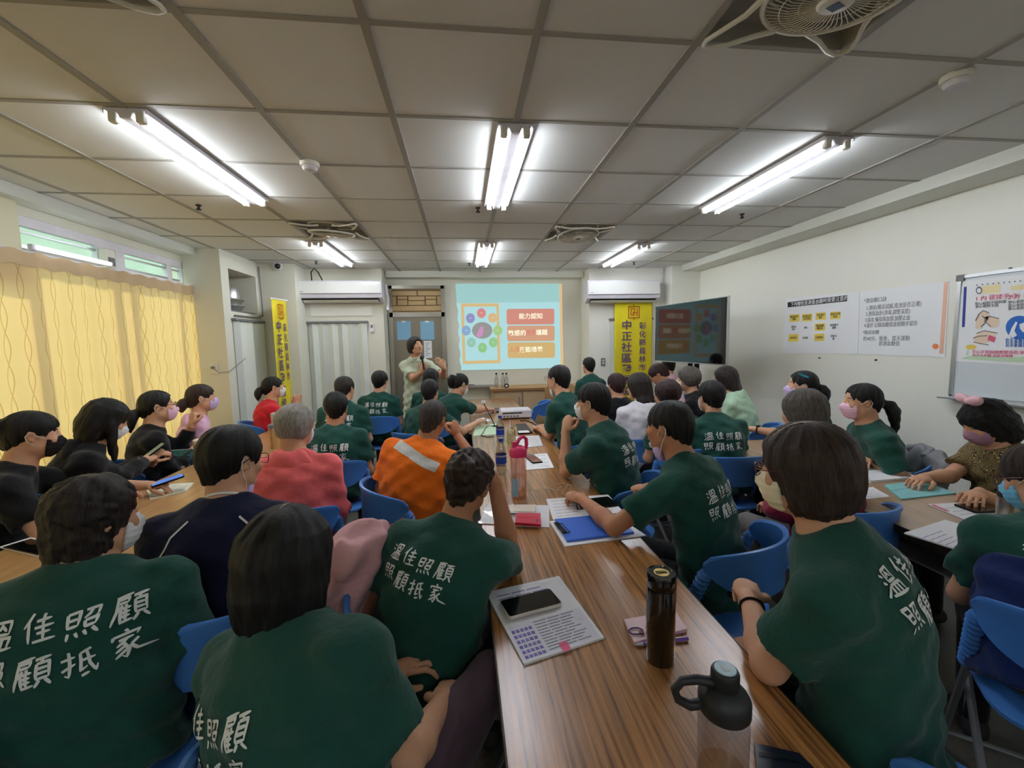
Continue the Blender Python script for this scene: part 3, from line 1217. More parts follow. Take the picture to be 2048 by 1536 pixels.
MAT['ink red'] = mat('red print', rgb(176, 44, 30), 0.6)
MAT['ink purple'] = mat('purple print', rgb(82, 58, 120), 0.6)
MAT['ink yellow'] = mat('yellow print', rgb(240, 212, 92), 0.6)
MAT['ink orange'] = mat('orange print', rgb(238, 140, 84), 0.6)
MAT['ink peach'] = mat('peach print', rgb(240, 190, 164), 0.6)
MAT['ink blue'] = mat('blue print', rgb(44, 110, 200), 0.6)
MAT['ink navy'] = mat('navy print', rgb(48, 62, 150), 0.6)
MAT['ink green'] = mat('pale green print', rgb(198, 224, 190), 0.6)
MAT['ink skin'] = mat('skin tone print', rgb(240, 214, 190), 0.6)
MAT['banner'] = mat('yellow satin banner', rgb(224, 206, 24), 0.5, var=0.05, vscale=3, sheen=0.2)
MAT['chair blue'] = mat('blue moulded plastic', rgb(70, 128, 204), 0.36, spec=0.5, var=0.05, vscale=4)
MAT['print white'] = mat('white shirt print', rgb(236, 238, 234), 0.7)
MAT['shoe'] = mat('dark shoe', rgb(46, 44, 46), 0.6)
MAT['skin'] = mat('skin', rgb(208, 158, 126), 0.5, spec=0.35, var=0.07, vscale=14, bump=0.05, bscale=220)
MAT['skin tan'] = mat('tanned skin', rgb(186, 130, 96), 0.5, spec=0.35, var=0.08, vscale=14, bump=0.05, bscale=220)
MAT['scalp'] = mat('scalp', rgb(168, 140, 122), 0.6)
MAT['lips'] = mat('lips', rgb(178, 100, 92), 0.45)
MAT['eye white'] = mat('eye white', rgb(228, 224, 218), 0.25)
MAT['iris'] = mat('dark iris', rgb(28, 18, 14), 0.2)
for nm, c in dict(green=(34, 78, 68), navy=(28, 32, 58), coral=(250, 116, 116), orange=(255, 122, 32), black=(24, 24, 27), red=(214, 40, 52), lilac=(232, 186, 214),
                  white=(232, 228, 236), mint=(182, 214, 184), pinkshirt=(232, 190, 204), burgundy=(138, 34, 62), sage=(196, 206, 184),
                  reflective=(206, 206, 202), pinkjacket=(222, 170, 172), navyjacket=(28, 44, 96), collar=(240, 236, 230), greyjacket=(150, 152, 156)).items():
    MAT[nm] = cloth(nm, rgb(*c))
for nm, c in dict(black=(26, 26, 30), plum=(84, 66, 76), blue=(44, 58, 92), grey=(110, 108, 104)).items():
    MAT['trousers ' + nm] = cloth('trousers ' + nm, rgb(*c))
for nm, c in dict(white=(238, 238, 242), pink=(246, 200, 224), lilac=(214, 192, 240), black=(30, 28, 30), magenta=(168, 52, 110), blue=(122, 194, 232), cream=(238, 226, 196),
                  mauve=(170, 130, 150)).items():
    MAT['mask ' + nm] = mat('mask ' + nm, rgb(*c), 0.8, spec=0.2)
MAT['mask loop'] = mat('mask loop', rgb(244, 240, 236), 0.7)
MAT['frame black'] = mat('black spectacle frame', rgb(24, 20, 22), 0.3)
MAT['frame brown'] = mat('brown spectacle frame', rgb(92, 38, 36), 0.3)
HAIR['black'] = hair_mat('black', rgb(9, 8, 9), rgb(30, 27, 28))
HAIR['brown'] = hair_mat('brown', rgb(26, 17, 14), rgb(78, 58, 48))
HAIR['dark'] = hair_mat('dark', rgb(20, 15, 14), rgb(62, 50, 46))
HAIR['maroon'] = hair_mat('maroon', rgb(30, 14, 16), rgb(72, 40, 42))
HAIR['greybrown'] = hair_mat('greybrown', rgb(52, 46, 42), rgb(126, 118, 110), 0.45)
HAIR['grey'] = hair_mat('grey', rgb(108, 102, 94), rgb(206, 200, 190), 0.45)
HAIR['salt'] = hair_mat('salt', rgb(24, 21, 21), rgb(96, 88, 82), 0.5)


def camo_cloth():
    m, nt, b = nodes_of('dark gold patterned cloth')
    tc = nt.nodes.new('ShaderNodeTexCoord')
    vo = nt.nodes.new('ShaderNodeTexVoronoi')
    vo.feature = 'DISTANCE_TO_EDGE'
    vo.inputs['Scale'].default_value = 34
    n = nt.nodes.new('ShaderNodeTexNoise')
    n.inputs['Scale'].default_value = 16
    n.inputs['Detail'].default_value = 3
    nt.links.new(tc.outputs['Object'], n.inputs['Vector'])
    ad = nt.nodes.new('ShaderNodeVectorMath')
    ad.operation = 'MULTIPLY_ADD'
    ad.inputs[1].default_value = (0.08, 0.08, 0.08)
    nt.links.new(n.outputs['Color'], ad.inputs[0])
    nt.links.new(tc.outputs['Object'], ad.inputs[2])
    nt.links.new(ad.outputs['Vector'], vo.inputs['Vector'])
    a = nt.nodes.new('ShaderNodeValToRGB')
    a.color_ramp.interpolation = 'CONSTANT'
    e = a.color_ramp.elements
    e[0].position, e[0].color = 0.0, rgb(34, 28, 26)
    e[1].position, e[1].color = 0.055, rgb(176, 150, 84)
    z = e.new(0.12)
    z.color = rgb(52, 42, 34)
    z = e.new(0.22)
    z.color = rgb(120, 104, 62)
    nt.links.new(vo.outputs['Distance'], a.inputs['Fac'])
    nt.links.new(a.outputs['Color'], b.inputs['Base Color'])
    b.inputs['Roughness'].default_value = 0.8
    return m


MAT['camo'] = camo_cloth()


def floor_mat():
    m, nt, b = nodes_of('worn terrazzo floor')
    tc = nt.nodes.new('ShaderNodeTexCoord')
    n = nt.nodes.new('ShaderNodeTexNoise')
    n.inputs['Scale'].default_value = 3
    n.inputs['Detail'].default_value = 8
    vo = nt.nodes.new('ShaderNodeTexVoronoi')
    vo.inputs['Scale'].default_value = 90
    for q in (n, vo):
        nt.links.new(tc.outputs['Object'], q.inputs['Vector'])
    a = nt.nodes.new('ShaderNodeValToRGB')
    a.color_ramp.elements[0].color = rgb(92, 88, 80)
    a.color_ramp.elements[1].color = rgb(126, 122, 112)
    nt.links.new(n.outputs['Fac'], a.inputs['Fac'])
    mx = nt.nodes.new('ShaderNodeMix')
    mx.data_type = 'RGBA'
    mx.blend_type = 'MULTIPLY'
    mx.inputs['Factor'].default_value = 0.35
    nt.links.new(a.outputs['Color'], mx.inputs['A'])
    nt.links.new(vo.outputs['Color'], mx.inputs['B'])
    nt.links.new(mx.outputs['Result'], b.inputs['Base Color'])
    b.inputs['Roughness'].default_value = 0.4
    return m


def curtain_mat():
    m = bpy.data.materials.new('cream curtain cloth')
    m.use_nodes = True
    nt = m.node_tree
    nt.nodes.clear()
    out = nt.nodes.new('ShaderNodeOutputMaterial')
    at = nt.nodes.new('ShaderNodeAttribute')
    at.attribute_name = 'cv'
    sx = nt.nodes.new('ShaderNodeSeparateXYZ')
    nt.links.new(at.outputs['Vector'], sx.inputs[0])

    def math_(op, a, b=None):
        q = nt.nodes.new('ShaderNodeMath')
        q.operation = op
        for i, v in enumerate((a, b)):
            if v is None:
                continue
            if isinstance(v, (int, float)):
                q.inputs[i].default_value = v
            else:
                nt.links.new(v, q.inputs[i])
        return q.outputs[0]
    lines = None
    for ph in (0.0, PI):                               # mirrored woven waves make a chain of lozenges
        s = math_('SINE', math_('ADD', math_('MULTIPLY', sx.outputs['Z'], 15.0), ph))
        u = math_('ADD', sx.outputs['Y'], math_('MULTIPLY', s, 0.022))
        fr = math_('PINGPONG', math_('ADD', u, 20.0), 0.062)
        ln = math_('LESS_THAN', fr, 0.0035)
        lines = ln if lines is None else math_('MAXIMUM', lines, ln)
    n = nt.nodes.new('ShaderNodeTexNoise')
    n.inputs['Scale'].default_value = 5
    nt.links.new(at.outputs['Vector'], n.inputs['Vector'])
    mx = nt.nodes.new('ShaderNodeMix')
    mx.data_type = 'RGBA'
    mx.inputs['A'].default_value = rgb(246, 224, 176)
    mx.inputs['B'].default_value = rgb(216, 188, 128)
    nt.links.new(lines, mx.inputs['Factor'])
    d = nt.nodes.new('ShaderNodeBsdfDiffuse')
    t = nt.nodes.new('ShaderNodeBsdfTranslucent')
    nt.links.new(mx.outputs['Result'], d.inputs['Color'])
    mt = nt.nodes.new('ShaderNodeMix')
    mt.data_type = 'RGBA'
    mt.blend_type = 'MULTIPLY'
    mt.inputs['Factor'].default_value = 1.0
    mt.inputs['B'].default_value = rgb(255, 228, 190)
    nt.links.new(mx.outputs['Result'], mt.inputs['A'])
    nt.links.new(mt.outputs['Result'], t.inputs['Color'])
    ms = nt.nodes.new('ShaderNodeMixShader')
    ms.inputs[0].default_value = 0.42
    nt.links.new(d.outputs[0], ms.inputs[1])
    nt.links.new(t.outputs[0], ms.inputs[2])
    nt.links.new(ms.outputs[0], out.inputs['Surface'])
    return m


def glass_mat(name, tint, mixf=0.10, rough=0.02):
    m = bpy.data.materials.new(name)
    m.use_nodes = True
    nt = m.node_tree
    nt.nodes.clear()
    out = nt.nodes.new('ShaderNodeOutputMaterial')
    t = nt.nodes.new('ShaderNodeBsdfTransparent')
    t.inputs[0].default_value = tint
    g = nt.nodes.new('ShaderNodeBsdfGlossy')
    g.inputs['Roughness'].default_value = rough
    ms = nt.nodes.new('ShaderNodeMixShader')
    ms.inputs[0].default_value = mixf
    nt.links.new(t.outputs[0], ms.inputs[1])
    nt.links.new(g.outputs[0], ms.inputs[2])
    nt.links.new(ms.outputs[0], out.inputs['Surface'])
    return m


MAT['floor'] = floor_mat()
MAT['curtain'] = curtain_mat()
MAT['curtain hem'] = mat('curtain heading tape', rgb(206, 178, 140), 0.9, var=0.1, vscale=8)
MAT['pane'] = glass_mat('window glass', (0.86, 0.95, 0.88, 1))
MAT['clear'] = glass_mat('clear plastic film', (0.985, 0.985, 0.99, 1), 0.08, 0.08)
MAT['bottle clear'] = glass_mat('clear bottle plastic', (0.86, 0.86, 0.87, 1), 0.16, 0.06)
MAT['bottle pink'] = glass_mat('pink bottle plastic', (0.94, 0.78, 0.78, 1), 0.16, 0.06)
MAT['bottle smoky'] = glass_mat('smoky bottle plastic', (0.74, 0.72, 0.72, 1), 0.20, 0.12)
MAT['bag yellow'] = glass_mat('yellowish drink bag', (0.80, 0.78, 0.56, 1), 0.25, 0.25)
MAT['amber glass'] = mat('amber frosted glass', rgb(206, 176, 128), 0.35)
MAT['tube'] = mat('fluorescent tube', rgb(255, 255, 255), 0.3, emit=(0.87, 0.94, 1.0, 1), estr=TUBE_POWER)
MAT['wood'] = wood_mat('walnut laminate', rgb(100, 62, 28), rgb(180, 126, 70), (17.0, 0.45, 1.0), 5.5, 0.30)
MAT['wood edge'] = mat('dark table edge', rgb(60, 44, 30), 0.5)
MAT['wood light'] = wood_mat('tan laminate', rgb(164, 130, 96), rgb(182, 148, 112), (6.0, 0.5, 1.0), 5.0, 0.30)
MAT['wood left'] = wood_mat('honey laminate', rgb(172, 128, 78), rgb(194, 150, 98), (8.0, 0.5, 1.0), 5.0, 0.30)
MAT['cabinet'] = mat('beige cabinet laminate', rgb(196, 168, 130), 0.5, var=0.05, vscale=3)
MAT['cabinet edge'] = mat('oak worktop', rgb(178, 140, 92), 0.45, var=0.1, vscale=5)
MAT['pvc'] = mat('white folding door plastic', rgb(226, 230, 220), 0.42)
MAT['pvc grey'] = mat('grey folding door plastic', rgb(204, 208, 200), 0.42)

CEIL = 2.65
GX, GY, SX, SY = 0.30, 1.62, 0.60, 0.609
# ------------------------------------------------------------------ floor, walls, beams
struct('floor', MB().box(-3.4, 4.0, -3.2, 7.4, -0.12, 0.0), MAT['floor'])
wl = MB()
wl.box(-3.20, -3.04, -3.2, -0.3, 0, CEIL).box(-3.20, -3.04, -0.3, 5.26, 0, 0.55).box(-3.20, -3.04, -0.3, 5.26, 2.50, CEIL).box(-3.20, -3.04, 5.26, 6.1, 0, CEIL)
struct('wall_left', wl, MAT['wall'])
# block beside the curtain with the passage opening above its folding door
OPN = (5.36, 6.02, 1.97, 2.46)
lb = MB().box(-3.04, -2.65, 5.20, OPN[0], 0, CEIL).box(-3.04, -2.65, OPN[1], 6.12, 0, CEIL)
lb.box(-3.04, -2.65, OPN[0], OPN[1], 0, OPN[2]).box(-3.04, -2.65, OPN[0], OPN[1], OPN[3], CEIL)
struct('wall_left_block', lb, MAT['wall'])
struct('wall_back', MB().box(-1.13, 1.95, 6.90, 7.05, 0, CEIL), MAT['wall'])
struct('wall_back_left', MB().box(-3.04, -2.20, 6.12, 7.05, 0, CEIL).box(-2.20, -1.13, 6.50, 7.05, 0, CEIL), MAT['wall'])
struct('wall_back_right', MB().box(1.95, 3.15, 6.45, 7.05, 0, CEIL).box(3.15, 3.75, 6.20, 7.05, 0, CEIL), MAT['wall right'])
struct('wall_right', MB().box(3.60, 3.75, -3.2, 6.20, 0, CEIL), MAT['wall right'])
struct('wall_rear', MB().box(-3.2, 3.75, -3.35, -3.2, 0, CEIL), MAT['wall'])
struct('trim_1', MB().box(-3.04, -2.90, -3.2, 5.20, 2.57, CEIL + .005), MAT['beam'])
struct('trim_2', MB().box(3.30, 3.60, -3.2, 6.20, 2.565, CEIL + .005), MAT['beam'])
struct('trim_3', MB().box(-1.12, 1.94, 6.72, 6.90, 2.56, CEIL + .005), MAT['beam'])

# ------------------------------------------------------------------ suspended ceiling: every panel and rail a piece
ceiling = struct('ceiling', MB().box(-3.2, 3.75, -3.35, 7.05, CEIL + 0.16, CEIL + 0.26), MAT['dark'])
FANS = {(-3, 4): 0, (1, 4): 0, (1, -1): 0, (-3, -1): 0}
tile_me = None
xs = [(i, GX + SX * i) for i in range(-6, 6)]
ys = [(j, GY + SY * j) for j in range(-8, 9)]
for i, x in xs:
    for j, y in ys:
        if (i, j) in FANS:
            continue
        x0, x1, y0, y1 = max(x, -2.9), min(x + SX, 3.3), max(y, -3.2), min(y + SY, 6.9)
        if x1 - x0 < 0.03 or y1 - y0 < 0.03:
            continue
        full = abs(x1 - x0 - SX) < 1e-6 and abs(y1 - y0 - SY) < 1e-6
        if full and tile_me is not None:
            o = bpy.data.objects.new('ceiling_tile', tile_me)
            link(o, ceiling)
        else:
            hx, hy = (x1 - x0) / 2, (y1 - y0) / 2
            o = obj('ceiling_tile', MB().box(-hx, hx, -hy, hy, 0, 0.014), MAT['tile'], ceiling)
            if full:
                tile_me = o.data
        o.location = ((x0 + x1) / 2, (y0 + y1) / 2, CEIL + 0.002)
for i, x in xs:
    if -2.9 < x < 3.3:
        obj('ceiling_rail', MB().box(x - 0.016, x + 0.016, -3.2, 6.9, CEIL - 0.004, CEIL + 0.03), MAT['rail'], ceiling)
for j, y in ys:
    if -3.2 < y < 6.9:
        obj('ceiling_rail', MB().box(-2.9, 3.3, y - 0.012, y + 0.012, CEIL - 0.002, CEIL + 0.03), MAT['rail'], ceiling)

# ------------------------------------------------------------------ fluorescent fittings
WHERE = {(-1.5, 2.25): 'twin fluorescent light at the left, nearer row', (0.3, 2.25): 'twin fluorescent light in the middle, nearer row',
         (2.1, 2.25): 'twin fluorescent light at the right, nearer row', (-1.5, 4.80): 'twin fluorescent light above the left wall-mounted air conditioner end',
         (0.3, 4.80): 'twin fluorescent light above the projected slide, far row', (2.1, 4.80): 'twin fluorescent light near the right air conditioner',
         (-1.5, -2.85): 'unseen twin fluorescent light added behind the viewer, left', (0.3, -2.85): 'unseen twin fluorescent light added behind the viewer, middle',  # unseen rear row, added lit for light on the near people
         (2.1, -2.85): 'unseen twin fluorescent light added behind the viewer, right'}
lamp0 = None
for (x, y), lab in WHERE.items():
    if lamp0 is None:
        t = lamp0 = thing('ceiling_light', lab, 'light', (x, y, CEIL), 0, 'twin fluorescent ceiling lights')
        hb = MB()
        prof = [(-0.092, -0.003), (0.092, -0.003), (0.092, -0.025), (0.089, -0.025), (0.086, -0.012), (0.032, -0.022), (0.022, -0.046), (-0.022, -0.046), (-0.032, -0.022), (-0.086, -0.012), (-0.089, -0.025), (-0.092, -0.025)]  # side lips added to the profile to keep tube light off the ceiling
        hb.prism(prof, 0, 1.25)
        obj('housing', hb, MAT['white'], t)
        for sx in (-1, 1):
            tb = MB().tube([(sx * 0.058, 0.035, -0.044), (sx * 0.058, 1.215, -0.044)], 0.0135, 12)
            obj('tube', tb, MAT['tube'], t, True)
            for yy in (0.0, 1.215):
                eb = MB().rbox(sx * 0.058 - 0.018, sx * 0.058 + 0.018, yy, yy + 0.035, -0.062, -0.014, 0.008)
                obj('lamp_holder', eb, MAT['ivory'], t)
    else:
        dup(lamp0, (x, y, CEIL), 0, lab)

# ------------------------------------------------------------------ ceiling fans in their square openings
MAT['grille'] = mat('cream fan grille', rgb(222, 214, 196), 0.4)


def ceiling_fan(i, j, label, rot, mode):
    x, y = GX + SX * (i + 0.5), GY + SY * (j + 0.5)
    pan = MB().box(-0.30, 0.30, -0.3045, 0.3045, 0.07, 0.085)
    for a in ((-0.30, -0.285, -0.3045, 0.3045), (0.285, 0.30, -0.3045, 0.3045), (-0.3, 0.3, -0.3045, -0.29), (-0.3, 0.3, 0.29, 0.3045)):
        pan.box(a[0], a[1], a[2], a[3], 0.0, 0.07)
    t = thing('ceiling_fan', label, 'fan', (x, y, CEIL), 0, 'recessed ceiling fans')
    obj('recess', pan, MAT['recess'], t)
    tip = Matrix.Rotation(math.radians(rot), 4, 'Z') @ Matrix.Rotation(math.radians(7), 4, 'X')
    R = 0.205
    ring = MB().tube([(R * math.cos(a), R * math.sin(a), -0.035) for a in np.linspace(0, 2 * PI, 36, endpoint=False)], 0.009, 6, closed=True)
    ring.tube([(R * math.cos(a), R * math.sin(a), 0.035) for a in np.linspace(0, 2 * PI, 36, endpoint=False)], 0.008, 6, closed=True)
    obj('ring', ring, MAT['ivory'], t, True, M=tip)
    g = MB()
    for k in range(56):
        a = 2 * PI * k / 56
        g.tube([(0.052 * math.cos(a), 0.052 * math.sin(a), -0.058), (0.13 * math.cos(a + 0.12), 0.13 * math.sin(a + 0.12), -0.056), (R * math.cos(a + 0.2), R * math.sin(a + 0.2), -0.036)], 0.0017, 4, cap=False)
    for r in (0.10, 0.155):
        g.tube([(r * math.cos(a), r * math.sin(a), -0.056) for a in np.linspace(0, 2 * PI, 32, endpoint=False)], 0.0017, 4, closed=True)
    tag(obj('grille', g, MAT['grille'], t, True, M=tip), kind='stuff')
    hub = MB().lathe([(0.001, -0.070), (0.046, -0.067), (0.054, -0.058), (0.054, -0.045)], 24)
    hb = obj('hub', hub, MAT['ivory'], t, True, M=tip)
    obj('badge', MB().box(-0.018, 0.018, -0.018, 0.018, -0.0715, -0.070), mat('blue badge', rgb(70, 84, 120), 0.5), hb)
    for k in range(3):
        a = 2 * PI * k / 3
        bl = MB()
        rings = []
        for s in np.linspace(0, 1, 5):
            r = 0.045 + 0.135 * s
            w = 0.030 + 0.035 * math.sin(PI * min(1, s * 1.1))
            an = a + 0.5 * s
            c, sn = math.cos(an), math.sin(an)
            rings.append([(r * c - w * q * sn, r * sn + w * q * c, -0.01 + 0.025 * q) for q in (-1, 1)] + [(r * c - w * q * sn, r * sn + w * q * c, -0.006 + 0.025 * q) for q in (1, -1)])
        bl.loft(rings)
        obj('blade', bl, MAT['grey'], t, True, M=tip)
    # four looped arms holding the ring to the corners of the opening
    for k in range(4):
        a = PI / 4 + k * PI / 2
        c, s = math.cos(a), math.sin(a)
        P = lambda r, q, z: (r * c - q * s, r * s + q * c, z)
        pts = [P(0.185, -0.10, -0.012), P(0.25, -0.065, -0.022), P(0.33, -0.045, -0.026), P(0.385, -0.022, -0.022), P(0.398, 0.0, -0.018), P(0.385, 0.022, -0.022),
               P(0.33, 0.045, -0.026), P(0.25, 0.065, -0.022), P(0.185, 0.10, -0.012)]
        obj('arm', MB().tube(pts, [0.010, 0.009, 0.008, 0.008, 0.009, 0.008, 0.008, 0.009, 0.010], 8), MAT['ivory'], t, True)
    return t


ceiling_fan(1, -1, 'white ceiling fan with round grille at the near right, by the smoke detector', 20, 0)
ceiling_fan(-3, -1, 'white ceiling fan at the near left, cut by the picture edge', -15, 0)
ceiling_fan(-3, 4, 'white ceiling fan above the left rear air conditioner', 30, 0)
ceiling_fan(1, 4, 'white ceiling fan between the middle and right rear lights', 200, 0)

# ------------------------------------------------------------------ smoke detectors, sprinklers, dome camera
for (x, y), lab in {(-0.88, 2.81): 'round white smoke detector beside the left light', (2.13, 1.71): 'round white smoke detector near the right fan'}.items():
    t = thing('smoke_detector', lab, 'detector', (x, y, CEIL))
    obj('base', MB().lathe([(0.054, 0.0), (0.056, -0.012), (0.052, -0.024)], 28), MAT['ivory'], t, True)
    obj('head', MB().lathe([(0.040, -0.022), (0.044, -0.034), (0.036, -0.048), (0.001, -0.052)], 28), MAT['white'], t, True)
for (x, y), lab in {(-1.99, 3.67): 'small dark sprinkler head left of the left light', (0.16, 3.62): 'small dark sprinkler head by the middle light',
                    (2.51, 3.67): 'small dark sprinkler head right of the right light', (-1.86, 5.95): 'tiny sprinkler head near the dome camera',
                    (2.45, 5.95): 'tiny sprinkler head near the right air conditioner', (0.13, 6.05): 'tiny sprinkler head beside the far middle light'}.items():
    t = thing('sprinkler', lab, 'sprinkler', (x, y, CEIL), 0, 'ceiling sprinklers')
    obj('stem', MB().cyl((0, 0, -0.03), 0.009, 0.03, 10), MAT['dark'], t)
    obj('deflector', MB().cyl((0, 0, -0.036), 0.018, 0.005, 12), MAT['dark'], t)
    obj('collar', MB().cyl((0, 0, -0.006), 0.020, 0.006, 12), MAT['dark'], t)
p = aty(555, 532, 6.08)
t = thing('dome_camera', 'small white dome camera high on the left pillar', 'camera', tuple(p))
obj('base', MB().cyl((0, -0.02, 0), 0.055, 0.05, 20, axis='y'), MAT['white'], t, True)
obj('lens', MB().lathe([(0.036, 0), (0.032, 0.022), (0.018, 0.034), (0.001, 0.038)], 18).xform(Matrix.Translation((0.008, -0.02, -0.006)) @ Matrix.Rotation(PI / 2, 4, 'X')), MAT['black gloss'], t, True)

# ------------------------------------------------------------------ window band, curtain
wf = struct('window_1', MB().box(-3.10, -3.045, -0.3, 5.26, 2.43, 2.50).box(-3.10, -3.045, -0.3, 5.26, 2.215, 2.275).box(-3.10, -3.045, -0.3, 5.26, 0.55, 0.61)
            .box(-3.10, -3.045, 5.20, 5.26, 0.55, 2.50), MAT['white'])
for y in (-0.28, 0.75, 1.78, 2.60, 3.40, 4.13, 4.34, 5.00):
    w = 0.035 if y not in (3.40, 4.34) else 0.05
    obj('mullion', MB().box(-3.098, -3.050, y - w, y + w, 0.61, 2.43), MAT['white'], wf)
ym = [-0.28, 0.75, 1.78, 2.60, 3.40, 4.13, 4.34, 5.00, 5.20]
for a, b in zip(ym, ym[1:]):
    obj('pane', MB().box(-3.078, -3.072, a, b, 2.27, 2.43), MAT['pane'], wf)
    obj('pane', MB().box(-3.078, -3.072, a, b, 0.61, 2.215), MAT['pane'], wf)
    obj('sash', MB().box(-3.09, -3.06, a + 0.03, b - 0.03, 2.385, 2.40).box(-3.09, -3.06, a + 0.03, b - 0.03, 2.275, 2.30), MAT['grey'] if a < 3 else MAT['alu'], wf)
struct('trim_4', MB().box(-3.045, -2.985, 3.16, 3.38, 2.0, 2.57), mat('cream post', rgb(228, 222, 190), 0.6))
# a low hedge-green wall outside, seen through the top panes
tag(obj('garden_wall', MB().box(-6.2, -6.0, -2, 12, -1, 3.40).box(-6.25, -5.95, -2, 12, 3.40, 3.48), mat('mossy wall', rgb(196, 206, 186), 0.8, var=0.2, vscale=2)), 'green garden wall seen through the top window panes', 'wall')

cu = MB()
NY, NZ = 420, 26
for k in range(NZ):
    z = 0.28 + (2.215 - 0.28) * k / (NZ - 1)
    for i in range(NY):
        y = -0.6 + 5.93 * i / (NY - 1)
        fall = 0.35 + 0.65 * (2.215 - z) / 1.9
        f = 0.020 * math.sin(y * 21 + 0.9 * math.sin(y * 3.1)) + 0.012 * math.sin(y * 47 + 1.7 * math.sin(y * 5)) + 0.010 * math.sin(y * 9.3 + z * 1.2)
        if abs(y - 4.15) < 0.08:
            f += 0.03 * math.cos((y - 4.15) / 0.08 * PI / 2)
        cu.v.append((-2.965 + f * fall, y, z))
for k in range(NZ - 1):
    for i in range(NY - 1):
        a = k * NY + i
        cu.f.append((a, a + 1, a + NY + 1, a + NY))
        cu.mi.append(0)
t = thing('curtain', 'cream translucent curtain with woven wavy lines, covering the left window', 'curtain', (0, 0, 0))
co = obj('drape', cu, MAT['curtain'], t, True)
at = co.data.attributes.new('cv', 'FLOAT_VECTOR', 'POINT')
at.data.foreach_set('vector', np.array([(0, -0.6 + 5.93 * (i % NY) / (NY - 1), cu.v[i][2]) for i in range(len(cu.v))], np.float32).ravel())
hm = MB()
for k in range(2):
    for i in range(NY):
        x, y, z = cu.v[(NZ - 1) * NY + i]
        hm.v.append((x + 0.006, y, 2.135 + 0.10 * k + 0.008 * math.sin(y * 33)))
for i in range(NY - 1):
    hm.f.append((i, i + 1, NY + i + 1, NY + i))
    hm.mi.append(0)
obj('heading', hm, MAT['curtain hem'], t, True)
obj('rail', MB().tube([(-2.985, -0.6, 2.235), (-2.985, 5.19, 2.235)], 0.012, 8), MAT['white'], t)
t = thing('wall_light', 'slim tube lamp along the top of the curtain', 'light', (-2.965, 3.45, 2.27))
obj('housing', MB().box(-0.02, 0.012, -0.03, 0.66, -0.012, 0.025), MAT['white'], t)
obj('tube', MB().tube([(0.022, 0.0, 0.006), (0.022, 0.63, 0.006)], 0.011, 10), mat('wall tube', rgb(255, 255, 255), 0.3, emit=(0.9, 0.95, 1, 1), estr=3.0), t, True)
t = thing('switch_box', 'small grey box on the window frame', 'box', (-3.0, 4.14, 2.27))
obj('case', MB().rbox(-0.045, 0.02, -0.05, 0.05, -0.02, 0.14, 0.01), MAT['ivory'], t)
obj('flap', MB().rbox(0.02, 0.026, -0.035, 0.035, 0.0, 0.07, 0.004), MAT['grey'], t)

# ------------------------------------------------------------------ accordion folding doors
def folding_door(name, label, n, width, height, M):
    t = thing(name, label, 'door')
    t.matrix_world = M
    w = width / n
    for k in range(n):
        x0, x1 = k * w, (k + 1) * w
        d0, d1 = (0.0, 0.035) if k % 2 == 0 else (0.035, 0.0)
        mb = MB().loft([[(x0, -d0, 0.01), (x1, -d1, 0.01), (x1, -d1 + 0.006, 0.01), (x0, -d0 + 0.006, 0.01)], [(x0, -d0, height), (x1, -d1, height), (x1, -d1 + 0.006, height), (x0, -d0 + 0.006, height)]])
        obj('slat', mb, MAT['pvc'] if k % 3 else MAT['pvc grey'], t)
    obj('rail', MB().box(-0.02, width + 0.02, -0.045, 0.012, height + 0.004, height + 0.03), MAT['grey'], t)
    obj('handle', MB().rbox(width - 0.06, width - 0.035, -0.06, -0.035, height * 0.48, height * 0.48 + 0.16, 0.008), MAT['white'], t)
    return t


folding_door('folding_door', 'white pleated folding door under the opening with stacked pots', 9, 0.70, 1.86, Matrix.Translation((-2.640, 5.36, 0)) @ Matrix.Rotation(PI / 2, 4, 'Z'))
folding_door('folding_door', 'white pleated folding door below the left air conditioner', 12, 0.82, 1.87, Matrix.Translation((-2.19, 6.485, 0)))
folding_door('folding_door', 'white pleated folding door behind the right yellow banner', 9, 0.66, 1.86, Matrix.Translation((2.28, 6.435, 0)))

